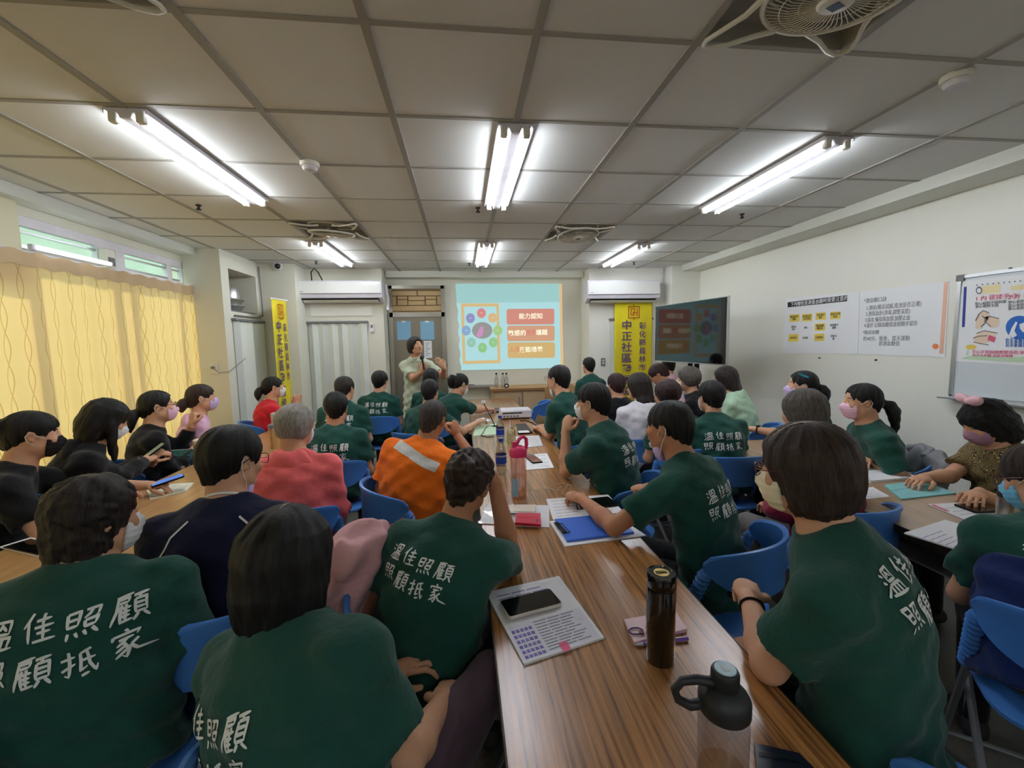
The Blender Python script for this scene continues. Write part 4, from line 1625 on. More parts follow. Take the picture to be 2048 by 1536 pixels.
# ------------------------------------------------------------------ opening with aluminium pots
t = thing('shelf', 'dark timber shelf in the wall opening', 'shelf', (-2.85, 5.69, 1.97))
obj('board', MB().box(-0.17, 0.17, -0.325, 0.325, 0.0, 0.02), MAT['grey'], t)
bk = MB().box(-0.175, -0.165, -0.325, 0.325, 0.02, 0.485)
obj('back_board', bk, mat('brown backing', rgb(150, 126, 104), 0.7, var=0.15, vscale=6), t)
for y in (-0.2, -0.06, 0.08, 0.22):
    obj('bar', MB().box(-0.165, -0.150, y - 0.008, y + 0.008, 0.02, 0.485), MAT['dark'], t)
obj('bar', MB().box(-0.165, -0.148, -0.325, 0.325, 0.36, 0.38), MAT['dark'], t)
for z, r, hgt, lab in ((0.0, 0.20, 0.07, 'lowest wide aluminium basin stacked in the wall opening'), (0.071, 0.17, 0.07, 'middle aluminium pan stacked in the wall opening'),
                       (0.142, 0.13, 0.17, 'tall upturned aluminium pot on top of the stack in the wall opening')):
    q = thing('cooking_pot', lab, 'pot', (-2.83, 5.69, 1.992 + z), 0, 'aluminium pots in the wall opening')
    r = min(r, 0.155)
    if z < 0.14:
        obj('bowl', MB().lathe([(0.75 * r, 0), (r * 0.97, hgt * 0.85), (r * 1.02, hgt * 0.97), (r * 1.02, hgt)], 28), MAT['alu'], q, True)
    else:
        obj('bowl', MB().lathe([(r, 0), (r, 0.012), (r * 0.94, 0.014), (r * 0.88, hgt * 0.7), (r * 0.7, hgt * 0.95), (0.001, hgt)], 28), MAT['alu'], q, True)
    obj('rim', MB().tube([(r * 1.02 * math.cos(a), r * 1.02 * math.sin(a), hgt - 0.006 if z < 0.14 else 0.006) for a in np.linspace(0, 2 * PI, 28, endpoint=False)], 0.006, 6, closed=True), MAT['alu'], q, True)
cb = MB().tube([(-2.63, 6.08, 2.60), (-2.625, 6.09, 2.3), (-2.62, 6.085, 2.1), (-2.625, 6.09, 1.96), (-2.63, 5.95, 1.93), (-2.635, 5.4, 1.925)], 0.009, 6)
tag(obj('cable', cb, MAT['grey'], None, True), 'grey cable running down the corner beside the pot opening', 'cable')

# ------------------------------------------------------------------ wall-mounted air conditioners
def aircon(label, x0, x1, z0, z1, ywall):
    cx = (x0 + x1) / 2
    t = thing('air_conditioner', label, 'air conditioner', (cx, ywall, z0), 0, 'split air conditioners')
    hw, hh = (x1 - x0) / 2, z1 - z0
    prof = [(0, 0.0), (-0.10, 0.0), (-0.20, 0.055), (-0.225, 0.11), (-0.225, hh - 0.02), (-0.205, hh), (0, hh)]
    b = MB().loft([[(x, y, z) for y, z in prof] for x in (-hw, hw)])
    obj('body', b, MAT['white'], t)
    obj('front_panel', MB().box(-hw + 0.012, hw - 0.012, -0.232, -0.2255, 0.115, hh - 0.018), mat('glossy white panel', rgb(240, 240, 236), 0.15, coat=0.3), t)
    obj('outlet', MB().loft([[(x, y, z) for y, z in ((-0.118, 0.004), (-0.199, 0.050), (-0.205, 0.050), (-0.124, 0.001))] for x in (-hw + 0.05, hw - 0.05)]), MAT['dark'], t)
    obj('flap', MB().loft([[(x, y, z) for y, z in ((-0.130, 0.000), (-0.178, 0.026), (-0.184, 0.021), (-0.136, -0.006))] for x in (-hw + 0.06, hw - 0.06)]), MAT['ivory'], t)
    obj('seam', MB().box(-hw + 0.012, hw - 0.012, -0.2285, -0.2245, 0.106, 0.115), MAT['grey'], t)
    obj('brand_plate', MB().box(-hw + 0.035, -hw + 0.085, -0.2335, -0.232, 0.135, 0.141), MAT['ink grey'], t)
    return t


aircon('white wall-mounted air conditioner above the left folding door', -2.24, -1.10, 2.16, 2.45, 6.50)
aircon('white wall-mounted air conditioner above the right yellow banner', 1.86, 2.98, 2.12, 2.44, 6.45)
for pts, lab in (([(2.98, 6.42, 2.30), (3.08, 6.42, 2.30), (3.09, 6.42, 2.45), (3.09, 6.42, 2.65)], 'white pipe from the right air conditioner up to the ceiling'),
                 ([(-1.08, 6.47, 2.42), (-1.05, 6.47, 2.2), (-1.06, 6.45, 2.05)], 'white drain pipe beside the left air conditioner')):
    tag(obj('pipe', MB().tube(pts, 0.018, 10), MAT['white'], None, True), lab, 'pipe')
tag(obj('cable', MB().tube([(-2.06, 6.36, 2.46), (-2.07, 6.38, 2.58), (-2.03, 6.4, 2.64), (-1.98, 6.4, 2.58), (-1.93, 6.4, 2.47)], 0.008, 6), MAT['dark'], None, True), 'dark cable looped above the left air conditioner', 'cable')
t = thing('wall_panel', 'flat white cover panel below the left air conditioner', 'panel', (-1.72, 6.498, 2.09))
obj('plate', MB().box(-0.42, 0.42, -0.012, 0, -0.11, 0.055), MAT['wall right'], t)
obj('rim', MB().box(-0.43, 0.43, -0.006, 0, -0.12, 0.065), MAT['ivory'], t)
t = thing('door_bell', 'small grey button box beside the left folding door', 'switch', (-1.30, 6.498, 1.80))
obj('case', MB().rbox(-0.03, 0.03, -0.03, 0, -0.06, 0.06, 0.005), MAT['white'], t)
obj('button', MB().box(-0.015, 0.015, -0.034, -0.03, 0.0, 0.04), MAT['grey'], t)
t = thing('wall_switch', 'grey switch plate left of the right banner', 'switch', tuple(aty(1206, 724, 6.445)))
obj('plate', MB().rbox(-0.035, 0.035, -0.012, 0, -0.06, 0.06, 0.004), MAT['grey'], t)
for z in (-0.03, 0.012):
    obj('rocker', MB().box(-0.015, 0.015, -0.018, -0.012, z, z + 0.025), MAT['ivory'], t)
t = thing('wall_socket', 'white socket on the pillar beside the curtain', 'socket', (-2.80, 5.198, 1.32))
obj('plate', MB().rbox(-0.04, 0.04, -0.014, 0, -0.06, 0.06, 0.004), MAT['ivory'], t)
obj('plug', MB().cyl((0, -0.045, 0.01), 0.016, 0.032, 10, axis='y'), MAT['grey'], t)
tag(obj('cable', MB().tube([(-2.80, 5.15, 1.33), (-2.72, 5.14, 1.27), (-2.63, 5.18, 1.28), (-2.60, 5.50, 1.42)], 0.004, 6), MAT['grey'], None, True), 'thin cable from the pillar socket to the folding door', 'cable')

# ------------------------------------------------------------------ steel door with lattice light
DX0, DX1 = -1.10, -0.26
dr = struct('door_1', MB().box(DX0 - 0.02, DX0 + 0.05, 6.83, 6.91, 0, 2.45).box(DX1 - 0.05, DX1 + 0.02, 6.83, 6.91, 0, 2.45).box(DX0, DX1, 6.83, 6.91, 2.40, 2.45).box(DX0, DX1, 6.83, 6.91, 1.97, 2.04), MAT['steel'])
obj('door_leaf', MB().box(DX0 + 0.05, DX1 - 0.05, 6.86, 6.90, 0.01, 1.97), mat('grey steel leaf', rgb(150, 142, 128), 0.3, metal=0.6, var=0.06, vscale=2), dr)
lf = obj('pane', MB().box(DX0 + 0.05, DX1 - 0.05, 6.885, 6.892, 2.04, 2.40), MAT['amber glass'], dr)
for a in ((0, 1, .93, .96), (0, 1, .70, .73), (0, 1, .30, .33), (0, .0, 0, 1), (.5, .52, .73, .93), (.08, .1, .33, .70), (.9, .92, .33, .70), (.30, .32, .33, .70), (.66, .68, .33, .70), (.08, .32, .55, .58), (.66, .92, .55, .58), (.32, .66, .50, .53), (0, 1, .05, .08)):
    X = lambda u: DX0 + 0.05 + (DX1 - DX0 - 0.1) * u
    Z = lambda v: 2.04 + 0.36 * v
    if a[1] > a[0]:
        obj('lattice_bar', MB().box(X(a[0]), X(a[1]), 6.874, 6.885, Z(a[2]), Z(a[3])), mat('bronze lattice', rgb(112, 84, 52), 0.4, metal=0.4), dr)
obj('door_handle', MB().tube([(DX1 - 0.10, 6.86, 1.02), (DX1 - 0.10, 6.80, 1.02), (DX1 - 0.20, 6.80, 1.02)], 0.010, 8), MAT['steel'], dr, True)
for px, lab in ((808, 'light blue notice sheet on the left of the steel door'), (854.5, 'light blue notice sheet on the right of the steel door')):
    p = aty(px, 661, 6.855)
    t = thing('notice', lab, 'poster', tuple(p))
    obj('sheet', MB().box(-0.105, 0.105, -0.003, 0, -0.145, 0.145), MAT['paper blue'], t)
    obj('tape', MB().box(-0.03, 0.03, -0.0045, -0.003, 0.125, 0.150), MAT['paper'], t)
t = thing('notice', 'narrow white notice on the steel door beside the standing speaker', 'poster', tuple(aty(856, 697, 6.855)))
obj('sheet', MB().box(-0.06, 0.06, -0.003, 0, -0.15, 0.12), MAT['paper'], t)
tl = MB()
for k in range(8):
    tl.box(-0.04, 0.035 - 0.02 * (k % 3), -0.004, -0.003, 0.08 - 0.027 * k, 0.088 - 0.027 * k)
obj('lettering', tl, MAT['ink grey'], t)


MB_BACK = lambda p: Matrix(((1, 0, 0, p[0]), (0, 0, -1, p[1]), (0, 1, 0, p[2]), (0, 0, 0, 1)))       # print on a wall that faces the viewer
MB_RIGHT = lambda p: Matrix(((0, 0, -1, p[0]), (-1, 0, 0, p[1]), (0, 1, 0, p[2]), (0, 0, 0, 1)))     # print on the right-hand wall
FLAT = lambda p, a=0.0: Matrix.Translation(p) @ Matrix.Rotation(a, 4, 'Z')                            # print lying on a table


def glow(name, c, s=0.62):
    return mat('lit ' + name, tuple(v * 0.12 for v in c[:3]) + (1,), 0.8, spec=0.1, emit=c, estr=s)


# ------------------------------------------------------------------ projected slide: projector light on the wall built as thin glowing sheets
YS = 6.886
zs = lambda u, v: aty(900 + u / 8.083, 560 + v / 8.083, YS)
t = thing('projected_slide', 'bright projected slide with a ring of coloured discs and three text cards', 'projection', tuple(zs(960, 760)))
t0 = zs(960, 760)
SLM = {}


def on_slide(name, pts, m, dy, parent=t, thick=0.0012):
    poly = [(zs(*p).x - t0.x, zs(*p).z - t0.z) for p in pts]
    return obj(name, MB().prism(poly, -dy - thick, -dy), m, parent)


left = [(72 + 12 * math.sin(v / 36.0) + 78 * (v - 62) / 1400 + 25, v) for v in np.linspace(62, 1460, 60)]
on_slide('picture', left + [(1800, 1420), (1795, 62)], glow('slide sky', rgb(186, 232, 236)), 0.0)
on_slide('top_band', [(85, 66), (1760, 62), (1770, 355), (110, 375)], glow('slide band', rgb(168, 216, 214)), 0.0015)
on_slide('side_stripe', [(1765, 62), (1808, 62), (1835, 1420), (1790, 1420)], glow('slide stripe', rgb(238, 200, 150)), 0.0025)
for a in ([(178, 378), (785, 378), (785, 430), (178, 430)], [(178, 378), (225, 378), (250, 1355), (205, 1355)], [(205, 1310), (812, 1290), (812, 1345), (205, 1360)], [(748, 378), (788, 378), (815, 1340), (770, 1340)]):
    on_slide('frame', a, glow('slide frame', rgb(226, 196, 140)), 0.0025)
DISC = ((508, 536, rgb(226, 112, 104)), (688, 612, rgb(230, 182, 104)), (772, 815, rgb(160, 208, 96)), (700, 1008, rgb(132, 208, 116)), (524, 1094, rgb(124, 208, 110)),
        (345, 1010, rgb(132, 204, 176)), (262, 818, rgb(112, 166, 214)), (330, 618, rgb(128, 124, 200)))
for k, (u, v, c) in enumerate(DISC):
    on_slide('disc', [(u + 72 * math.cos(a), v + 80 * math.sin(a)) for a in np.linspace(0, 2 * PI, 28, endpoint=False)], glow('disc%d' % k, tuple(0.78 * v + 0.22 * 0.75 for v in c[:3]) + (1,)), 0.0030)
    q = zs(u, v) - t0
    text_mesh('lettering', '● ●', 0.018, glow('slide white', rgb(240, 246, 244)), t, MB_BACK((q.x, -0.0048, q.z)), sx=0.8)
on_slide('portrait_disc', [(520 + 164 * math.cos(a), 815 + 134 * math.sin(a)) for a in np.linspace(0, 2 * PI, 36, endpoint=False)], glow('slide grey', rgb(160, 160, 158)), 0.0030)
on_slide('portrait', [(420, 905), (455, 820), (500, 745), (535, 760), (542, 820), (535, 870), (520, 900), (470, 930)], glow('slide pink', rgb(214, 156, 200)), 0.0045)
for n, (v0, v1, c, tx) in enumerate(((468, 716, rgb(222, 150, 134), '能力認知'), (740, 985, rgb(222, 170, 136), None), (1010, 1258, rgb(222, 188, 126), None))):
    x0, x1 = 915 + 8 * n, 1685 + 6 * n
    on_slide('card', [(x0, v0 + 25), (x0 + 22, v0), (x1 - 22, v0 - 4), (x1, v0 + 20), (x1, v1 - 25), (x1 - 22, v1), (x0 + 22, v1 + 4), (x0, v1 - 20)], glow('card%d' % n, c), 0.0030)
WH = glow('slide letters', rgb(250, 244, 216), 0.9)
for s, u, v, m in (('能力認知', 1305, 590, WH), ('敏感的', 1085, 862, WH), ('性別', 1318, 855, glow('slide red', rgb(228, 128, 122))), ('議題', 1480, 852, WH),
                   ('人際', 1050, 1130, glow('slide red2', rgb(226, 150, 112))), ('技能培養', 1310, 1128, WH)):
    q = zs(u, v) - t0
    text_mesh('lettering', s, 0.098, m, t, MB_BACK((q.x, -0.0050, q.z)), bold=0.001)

# ------------------------------------------------------------------ banners
def banner(label, width, height, M, squeeze=1.0):
    t = thing('banner', label, 'banner', (0, 0, 0), 0)
    t.matrix_world = M
    n = 28
    mb = MB()
    for k in range(12):
        z = -height * k / 11
        for i in range(n):
            x = width * (i / (n - 1) - 0.5)
            mb.v.append((x, 0.010 * math.sin(x / width * 17 + 0.5) * (0.3 + 0.7 * k / 11), z))
    for k in range(11):
        for i in range(n - 1):
            a = k * n + i
            mb.f.append((a, a + n, a + n + 1, a + 1))
            mb.mi.append(0)
    c = obj('cloth', mb, MAT['banner'], t, True)
    md = c.modifiers.new('thick', 'SOLIDIFY')
    md.thickness = 0.002
    obj('rod', MB().tube([(-width / 2 - 0.02, 0, 0), (width / 2 + 0.02, 0, 0)], 0.010, 8), MAT['white'], t, True)
    d = -0.016
    w = width
    e = MB()
    s = 0.085 * squeeze
    for pts in ([(-1, -1), (1, -1)], [(1, -1), (1, 1)], [(1, 1), (-1, 1)], [(-1, 1), (-1, -1)], [(-.55, .6), (-.55, -.45)], [(-.55, .6), (.1, .6)], [(.1, .6), (.1, -.1)], [(-.15, -.1), (.6, -.1)], [(.6, .62), (.6, -.1)],
                [(.6, -.1), (.6, -.65)], [(-.1, .0), (-.1, -.5)], [(-.55, -.5), (.15, -.5)], [(0, 1), (0, 1.25)], [(0, -1), (0, -1.25)]):
        (x0, z0), (x1, z1) = pts
        e.box(min(x0, x1) * s - 0.006 * squeeze, max(x0, x1) * s + 0.006 * squeeze, d - 0.001, d, -0.155 + min(z0, z1) * 0.085 - 0.005, -0.155 + max(z0, z1) * 0.085 + 0.005)
    obj('emblem', e, MAT['ink red'], t)
    for k, ch in enumerate('中正社區發展協會'):
        text_mesh('lettering', ch, 0.155, MAT['ink purple'], t, MB_BACK((-0.11 * w / 0.6, d, -0.36 - 0.168 * k)), bold=0.002, sx=1.12 * squeeze)
    for k, ch in enumerate('彰化縣員林市'):
        text_mesh('lettering', ch, 0.115, MAT['ink purple'], t, MB_BACK((0.14 * w / 0.6, d, -0.37 - 0.128 * k)), bold=0.001, sx=squeeze)
    return t


a0, a1 = aty(1229, 604, 6.36), aty(1305, 604, 6.36)
banner('yellow satin banner with purple vertical lettering hanging below the right air conditioner', (a1 - a0).length, 1.75, Matrix.Translation((a0 + a1) / 2 - Vector((0, 0, 0.0))))
r0, r1 = ray(542, 600), ray(572, 600)
B1 = r1 * (6.07 / r1.y)
B0 = r0 * (5.76 / r0.y)
ang = math.atan2(B1.y - B0.y, B1.x - B0.x)
banner('narrow yellow banner seen edgewise on the left pillar beside the dome camera', (B1 - B0).length, 1.75, Matrix.Translation(((B0.x + B1.x) / 2, (B0.y + B1.y) / 2, aty(556, 600, 6.0).z)) @ Matrix.Rotation(ang, 4, 'Z'), 0.62)

# ------------------------------------------------------------------ television on its stand
TL = aty(1311, 612, 5.72)
rr = ray(1456, 592)
TR = Vector((rr.x * 4.41 / rr.y, 4.41, 0))
TR.z = aty(1456, 592, 4.41).z
mid = (TL + TR) / 2
d2 = Vector((TR.x - TL.x, TR.y - TL.y, 0))
Wtv = d2.length
ang = math.atan2(d2.y, d2.x)
ztop = mid.z
Htv = Wtv * 0.572
t = thing('television', 'large dark television reflecting the slide, on a stand by the right wall', 'television', (mid.x, mid.y, ztop - Htv), ang)
obj('bezel', MB().box(-Wtv / 2, Wtv / 2, 0, 0.035, 0, Htv, 0, 0.006), MAT['alu'], t)
obj('screen', MB().box(-Wtv / 2 + 0.010, Wtv / 2 - 0.010, -0.004, 0.001, 0.012, Htv - 0.010), MAT['screen off'], t)
obj('back_cover', MB().box(-Wtv / 2 + 0.2, Wtv / 2 - 0.2, 0.035, 0.09, 0.08, Htv - 0.15), MAT['black soft'], t)
t = thing('television_stand', 'black twin-pole floor stand under the television', 'stand', (mid.x, mid.y, 0), ang)
for sx in (-0.06, 0.06):
    obj('pole', MB().box(sx - 0.02, sx + 0.02, 0.09, 0.13, 0.06, ztop - 0.25), MAT['black'], t)
obj('bracket', MB().box(-0.2, 0.2, 0.0895, 0.10, ztop - Htv + 0.15, ztop - 0.2), MAT['black'], t)
obj('foot', MB().box(-0.45, 0.45, 0.07, 0.13, 0.02, 0.07).box(-0.45, -0.39, -0.2, 0.4, 0.02, 0.07).box(0.39, 0.45, -0.2, 0.4, 0.02, 0.07), MAT['black'], t)
for sx in (-0.42, 0.42):
    for sy in (-0.18, 0.38):
        obj('caster', MB().cyl((sx - 0.012, sy, 0.022), 0.022, 0.024, 12, axis='x'), MAT['black soft'], t)

# ------------------------------------------------------------------ cabinets, bottles, tray under the slide
CT = 0.86
c0 = aty(984, 775, 6.36).x
for k in range(3):
    x0 = c0 + 0.46 * k
    t = thing('cabinet', ('beige cabinet unit at the left end under the slide', 'beige cabinet unit in the middle under the slide', 'beige cabinet unit right of the middle, partly behind people')[k], 'cabinet', (x0, 6.36, 0), 0, 'low cabinets under the slide')
    obj('carcass', MB().box(0.001, 0.459, 0.02, 0.52, 0.05, CT - 0.03), MAT['cabinet'], t)
    obj('plinth', MB().box(0.001, 0.459, 0.05, 0.5, 0, 0.05), MAT['dark'], t)
    dv = obj('door', MB().box(0.010 + (0.03 if k == 0 else 0), 0.452, 0.0, 0.02, 0.07, CT - 0.06), MAT['cabinet'], t)
    obj('handle', MB().rbox(0.40, 0.415, -0.02, 0.0, CT - 0.25, CT - 0.13, 0.004), MAT['alu'], dv)
t = thing('counter_top', 'oak-edged worktop running over the low cabinets', 'counter', (c0, 6.36, CT - 0.029))
obj('slab', MB().box(-0.02, 1.46, -0.02, 0.53, 0, 0.029), MAT['cabinet edge'], t)
obj('edge', MB().box(-0.021, 1.461, -0.026, -0.02, -0.004, 0.030), mat('oak edge', rgb(150, 110, 66), 0.5), t)


def lathe_thing(name, label, cat, loc, parts, group=None, rz=0.0):
    t = thing(name, label, cat, loc, rz, group)
    for nm, prof, m in parts:
        obj(nm, MB().lathe(prof, 28), m, t, True)
    return t


for px, lab in ((993, 'clear bottle at the left of three on the cabinets'), (1006, 'clear bottle in the middle of three on the cabinets'), (1013, 'clear bottle at the right of three on the cabinets')):
    p = aty(px, 768, 6.5)
    lathe_thing('bottle', lab, 'bottle', (p.x, 6.5, CT + 0.001), [('glass', [(0.030, 0), (0.034, 0.004), (0.034, 0.13), (0.014, 0.18), (0.013, 0.21)], MAT['bottle clear']), ('cap', [(0.015, 0.205), (0.015, 0.228), (0.001, 0.229)], MAT['black'])], 'clear bottles on the cabinets')
p = aty(1013, 766, 6.42)
t = thing('tape_roll', 'small black roll standing on the cabinet by the bottles', 'roll', (p.x, 6.42, CT + 0.036))
ring = MB().tube([(0.026 * math.cos(a), 0, 0.026 * math.sin(a)) for a in np.linspace(0, 2 * PI, 24, endpoint=False)], 0.010, 8, closed=True)
obj('roll', ring, MAT['black'], t, True)
obj('core', MB().cyl((0, -0.01, 0), 0.016, 0.02, 16, axis='y'), MAT['paper'], t)
p = aty(958, 771, 6.78)
t = thing('marker_tray', 'white ledge on the wall left of the cabinets', 'shelf', (p.x, 6.9, p.z))
obj('tray', MB().box(-0.30, 0.27, -0.12, 0.0, -0.03, 0.0), MAT['white'], t)
obj('lip', MB().box(-0.30, 0.27, -0.125, -0.12, -0.03, 0.012), MAT['alu'], t)
t = thing('marker', 'black marker lying on the white wall ledge', 'marker', (p.x - 0.14, 6.83, p.z + 0.009))
obj('barrel', MB().tube([(-0.05, 0, 0), (0.04, 0, 0)], 0.008, 10), MAT['black'], t, True)
obj('cap', MB().tube([(0.041, 0, 0), (0.07, 0, 0)], 0.009, 10), MAT['grey'], t, True)

# ------------------------------------------------------------------ posters and whiteboard on the right wall
XW = 3.599
zp = lambda u, v, x=XW: atx(1560 + u / 6.0235, 580 + v / 6.0235, x)


def wall_poly(mb, pts, x0, x1, o):
    P = [zp(u, v) for u, v in pts]
    return mb.loft([[(x0, p.y - o.y, p.z - o.z) for p in P], [(x1, p.y - o.y, p.z - o.z) for p in P]])


def print_on(parent, s, u, v, size, m, o, x, align='CENTER', sx=1.0, bold=0.0):
    q = zp(u, v)
    return text_mesh('lettering', s, size, m, parent, MB_RIGHT((x, q.y - o.y, q.z - o.z)), align=align, sx=sx, bold=bold)


o = Vector((XW, zp(450, 450).y, zp(450, 450).z))
t = thing('poster', 'white quiz poster with a black title bar and yellow answer boxes', 'poster', tuple(o))
obj('sheet', wall_poly(MB(), [(75, 100), (960, 20), (940, 770), (30, 760)], -0.004, 0, o), MAT['paper'], t)
obj('title_bar', wall_poly(MB(), [(97, 148), (818, 62), (812, 135), (97, 210)], -0.0052, -0.004, o), MAT['ink black'], t)
p0, p1 = zp(110, 180), zp(800, 98)
q = zp(455, 142)
text_mesh('lettering', '下列哪些是測量血糖時需要注意的', 0.050, MAT['paper'], t, MB_RIGHT((-0.0062, q.y - o.y, q.z - o.z)), sx=abs(p0.y - p1.y) / (15 * 0.050))
BOX = ((178, 338, 1, '測試前洗手\n擦乾'), (330, 332, 1, '測試紙是否\n在有效期'), (495, 316, 1, '採血部位\n輪替'), (672, 306, 1, '採血針丟棄\n容器'),
       (170, 460, 0, '測量前\n喝水'), (320, 455, 0, '聊天'), (486, 447, 1, '確認血糖\n機電池'), (658, 440, 0, '飯後散步\n運動'),
       (166, 578, 1, '消毒待乾'), (310, 578, 0, '看電視'), (478, 572, 1, '記錄數值'), (652, 572, 0, '穿新衣\n服'))
for u, v, yel, s in BOX:
    obj('answer_box', wall_poly(MB(), [(u - 58, v - 42), (u + 62, v - 48), (u + 60, v + 40), (u - 60, v + 45)], -0.0052, -0.004, o), MAT['ink yellow'] if yel else MAT['paper'], t)
    print_on(t, s, u, v, 0.026, MAT['ink dark'], o, -0.0062, sx=0.9)
o2 = Vector((XW, zp(1450, 420).y, zp(1450, 420).z))
t = thing('poster', 'white poster of numbered grey lines with an orange stripe and dot', 'poster', tuple(o2))
obj('sheet', wall_poly(MB(), [(975, 20), (2045, -105), (1990, 815), (945, 770)], -0.004, 0, o2), MAT['paper'], t)
obj('stripe', wall_poly(MB(), [(1985, -95), (2032, -100), (1975, 765), (1925, 765)], -0.0052, -0.004, o2), MAT['ink peach'], t)
obj('dot', wall_poly(MB(), [(1880 + 38 * math.cos(a), 680 + 34 * math.sin(a)) for a in np.linspace(0, 2 * PI, 20, endpoint=False)], -0.0052, -0.004, o2), MAT['ink orange'], t)
for s, u0, v0, u1, v1, sz in (('*測血糖口訣', 1015, 135, 1295, 112, .046), ('1.測前(備妥試紙,電池是否正確)', 1020, 215, 1745, 175, .046), ('2.測採血針(消毒,調整深度)', 1015, 290, 1605, 260, .046),
                              ('3.採血 輪指採血部,加壓止血', 1010, 365, 1600, 335, .046), ('4.最好 記錄血糖值並按順序留存', 1005, 430, 1680, 405, .046), ('*飯前血糖', 1000, 520, 1205, 505, .040),
                              ('約40分，飯後，當天運動', 1005, 592, 1575, 582, .046), ('即測血糖值', 1195, 652, 1450, 645, .044)):
    q0, q1 = zp(u0, v0), zp(u1, v1)
    n = sum(0.55 if ord(c) < 256 else 1.0 for c in s)
    text_mesh('lettering', s, sz, MAT['ink grey'], t, MB_RIGHT((-0.0048, (q0.y + q1.y) / 2 - o2.y, (q0.z + q1.z) / 2 - o2.z)), sx=min(1.5, abs(q0.y - q1.y) / (n * sz)))
for px, py, lab in ((1640, 716, 'small nail in the right wall below the quiz poster'), (1753, 720, 'small nail in the right wall below the numbered poster'), (2023, 537, 'small nail in the right wall above the whiteboard')):
    p = atx(px, py, 3.6)
    tag(obj('nail', MB().cyl((p.x - 0.014, p.y, p.z), 0.007, 0.014, 8, axis='x'), MAT['dark']), lab, 'nail')

wb = lambda u, v: atx(1880 + u / 5.905, 540 + v / 5.905, 3.575)
A, Bc = wb(235, 85), wb(130, 1480)
zt, zb, ya = A.z, Bc.z, A.y
yb = ya - 1.55
t = thing('whiteboard', 'white magnetic board on the right wall with a poster over its top half', 'whiteboard', (3.575, ya, zb))
hgt = zt - zb
obj('board', MB().box(0, 0.022, -1.55, 0, 0, hgt), mat('whiteboard enamel', rgb(222, 228, 234), 0.18, coat=0.3), t)
for a in ((-0.012, 0.024, -0.018, 0.006, -0.006, hgt + 0.006), (-0.012, 0.024, -1.556, -1.532, -0.006, hgt + 0.006)):
    obj('frame', MB().box(*a), MAT['alu'], t)
for z in (0.0, hgt):
    obj('frame', MB().box(-0.012, 0.024, -1.55, 0, z - 0.012, z + 0.010), MAT['alu'], t)
obj('corner_cap', MB().box(-0.016, 0.024, -0.035, 0.012, hgt - 0.030, hgt + 0.014), MAT['grey'], t)
obj('pen_tray', MB().box(-0.075, -0.012, -1.52, 0.03, -0.020, -0.010), MAT['alu'], t)
p = wb(385, 1455)
t = thing('marker', 'black and white marker standing on the whiteboard tray', 'marker', (3.545, p.y, zb - 0.0005))
obj('barrel', MB().tube([(0, -0.05, 0.002), (0, 0.03, 0.002)], 0.009, 10), MAT['white'], t, True)
obj('cap', MB().tube([(0, 0.031, 0.002), (0, 0.06, 0.002)], 0.010, 10), MAT['black'], t, True)
# hand-washing poster
o3 = Vector((3.574, wb(600, 600).y, wb(600, 600).z))
XP = 3.574
wz = lambda u, v: atx(1880 + u / 5.905, 540 + v / 5.905, XP)


def hp(name, pts, m, lvl, parent, off=0.0):
    P = [wz(u, v) for u, v in pts]
    return obj(name, MB().loft([[(-0.0015 * lvl - 0.0012, p.y - o3.y, p.z - o3.z) for p in P], [(-0.0015 * lvl, p.y - o3.y, p.z - o3.z) for p in P]]), m, parent)


t = thing('poster', 'hand-washing poster with drawn hands and a blue disc on the whiteboard', 'poster', tuple(o3))
E1 = wz(275, 150)
ex = 2000
hp('sheet', [(270, 130), (ex, -60), (ex, 1190), (160, 1075)], MAT['paper'], 0.0, t)
hp('title_stripe', [(287, 200), (318, 198), (294, 672), (262, 675)], MAT['ink navy'], 1, t)
MAT['ink cream'] = mat('cream print', rgb(246, 230, 178), 0.6)
hp('heading_patch', [(505, 190), (715, 165), (715, 265), (500, 285)], MAT['ink cream'], 1, t)
hp('heading_patch', [(840, 190), (1500, 110), (1500, 200), (840, 240)], MAT['ink cream'], 1, t)
for k in range(14):
    u = 440 + 64 * k
    hp('binder_hole', [(u + 9 * math.cos(a), 178 - 6 * k + 9 * math.sin(a)) for a in np.linspace(0, 2 * PI, 10, endpoint=False)], MAT['ink grey'], 1, t)
hp('rosette', [(465 + 38 * math.cos(a), 240 + 46 * math.sin(a)) for a in np.linspace(0, 2 * PI, 18, endpoint=False)], MAT['ink grey'], 1, t)
hp('rosette_face', [(465 + 24 * math.cos(a), 243 + 28 * math.sin(a)) for a in np.linspace(0, 2 * PI, 18, endpoint=False)], MAT['paper'], 2, t)


def hp_text(s, u, v, size, m, lvl=2, align='LEFT', sx=1.0):
    q = wz(u, v)
    return text_mesh('lettering', s, size, m, t, MB_RIGHT((-0.0015 * lvl - 0.0004, q.y - o3.y, q.z - o3.z)), align=align, sx=sx)


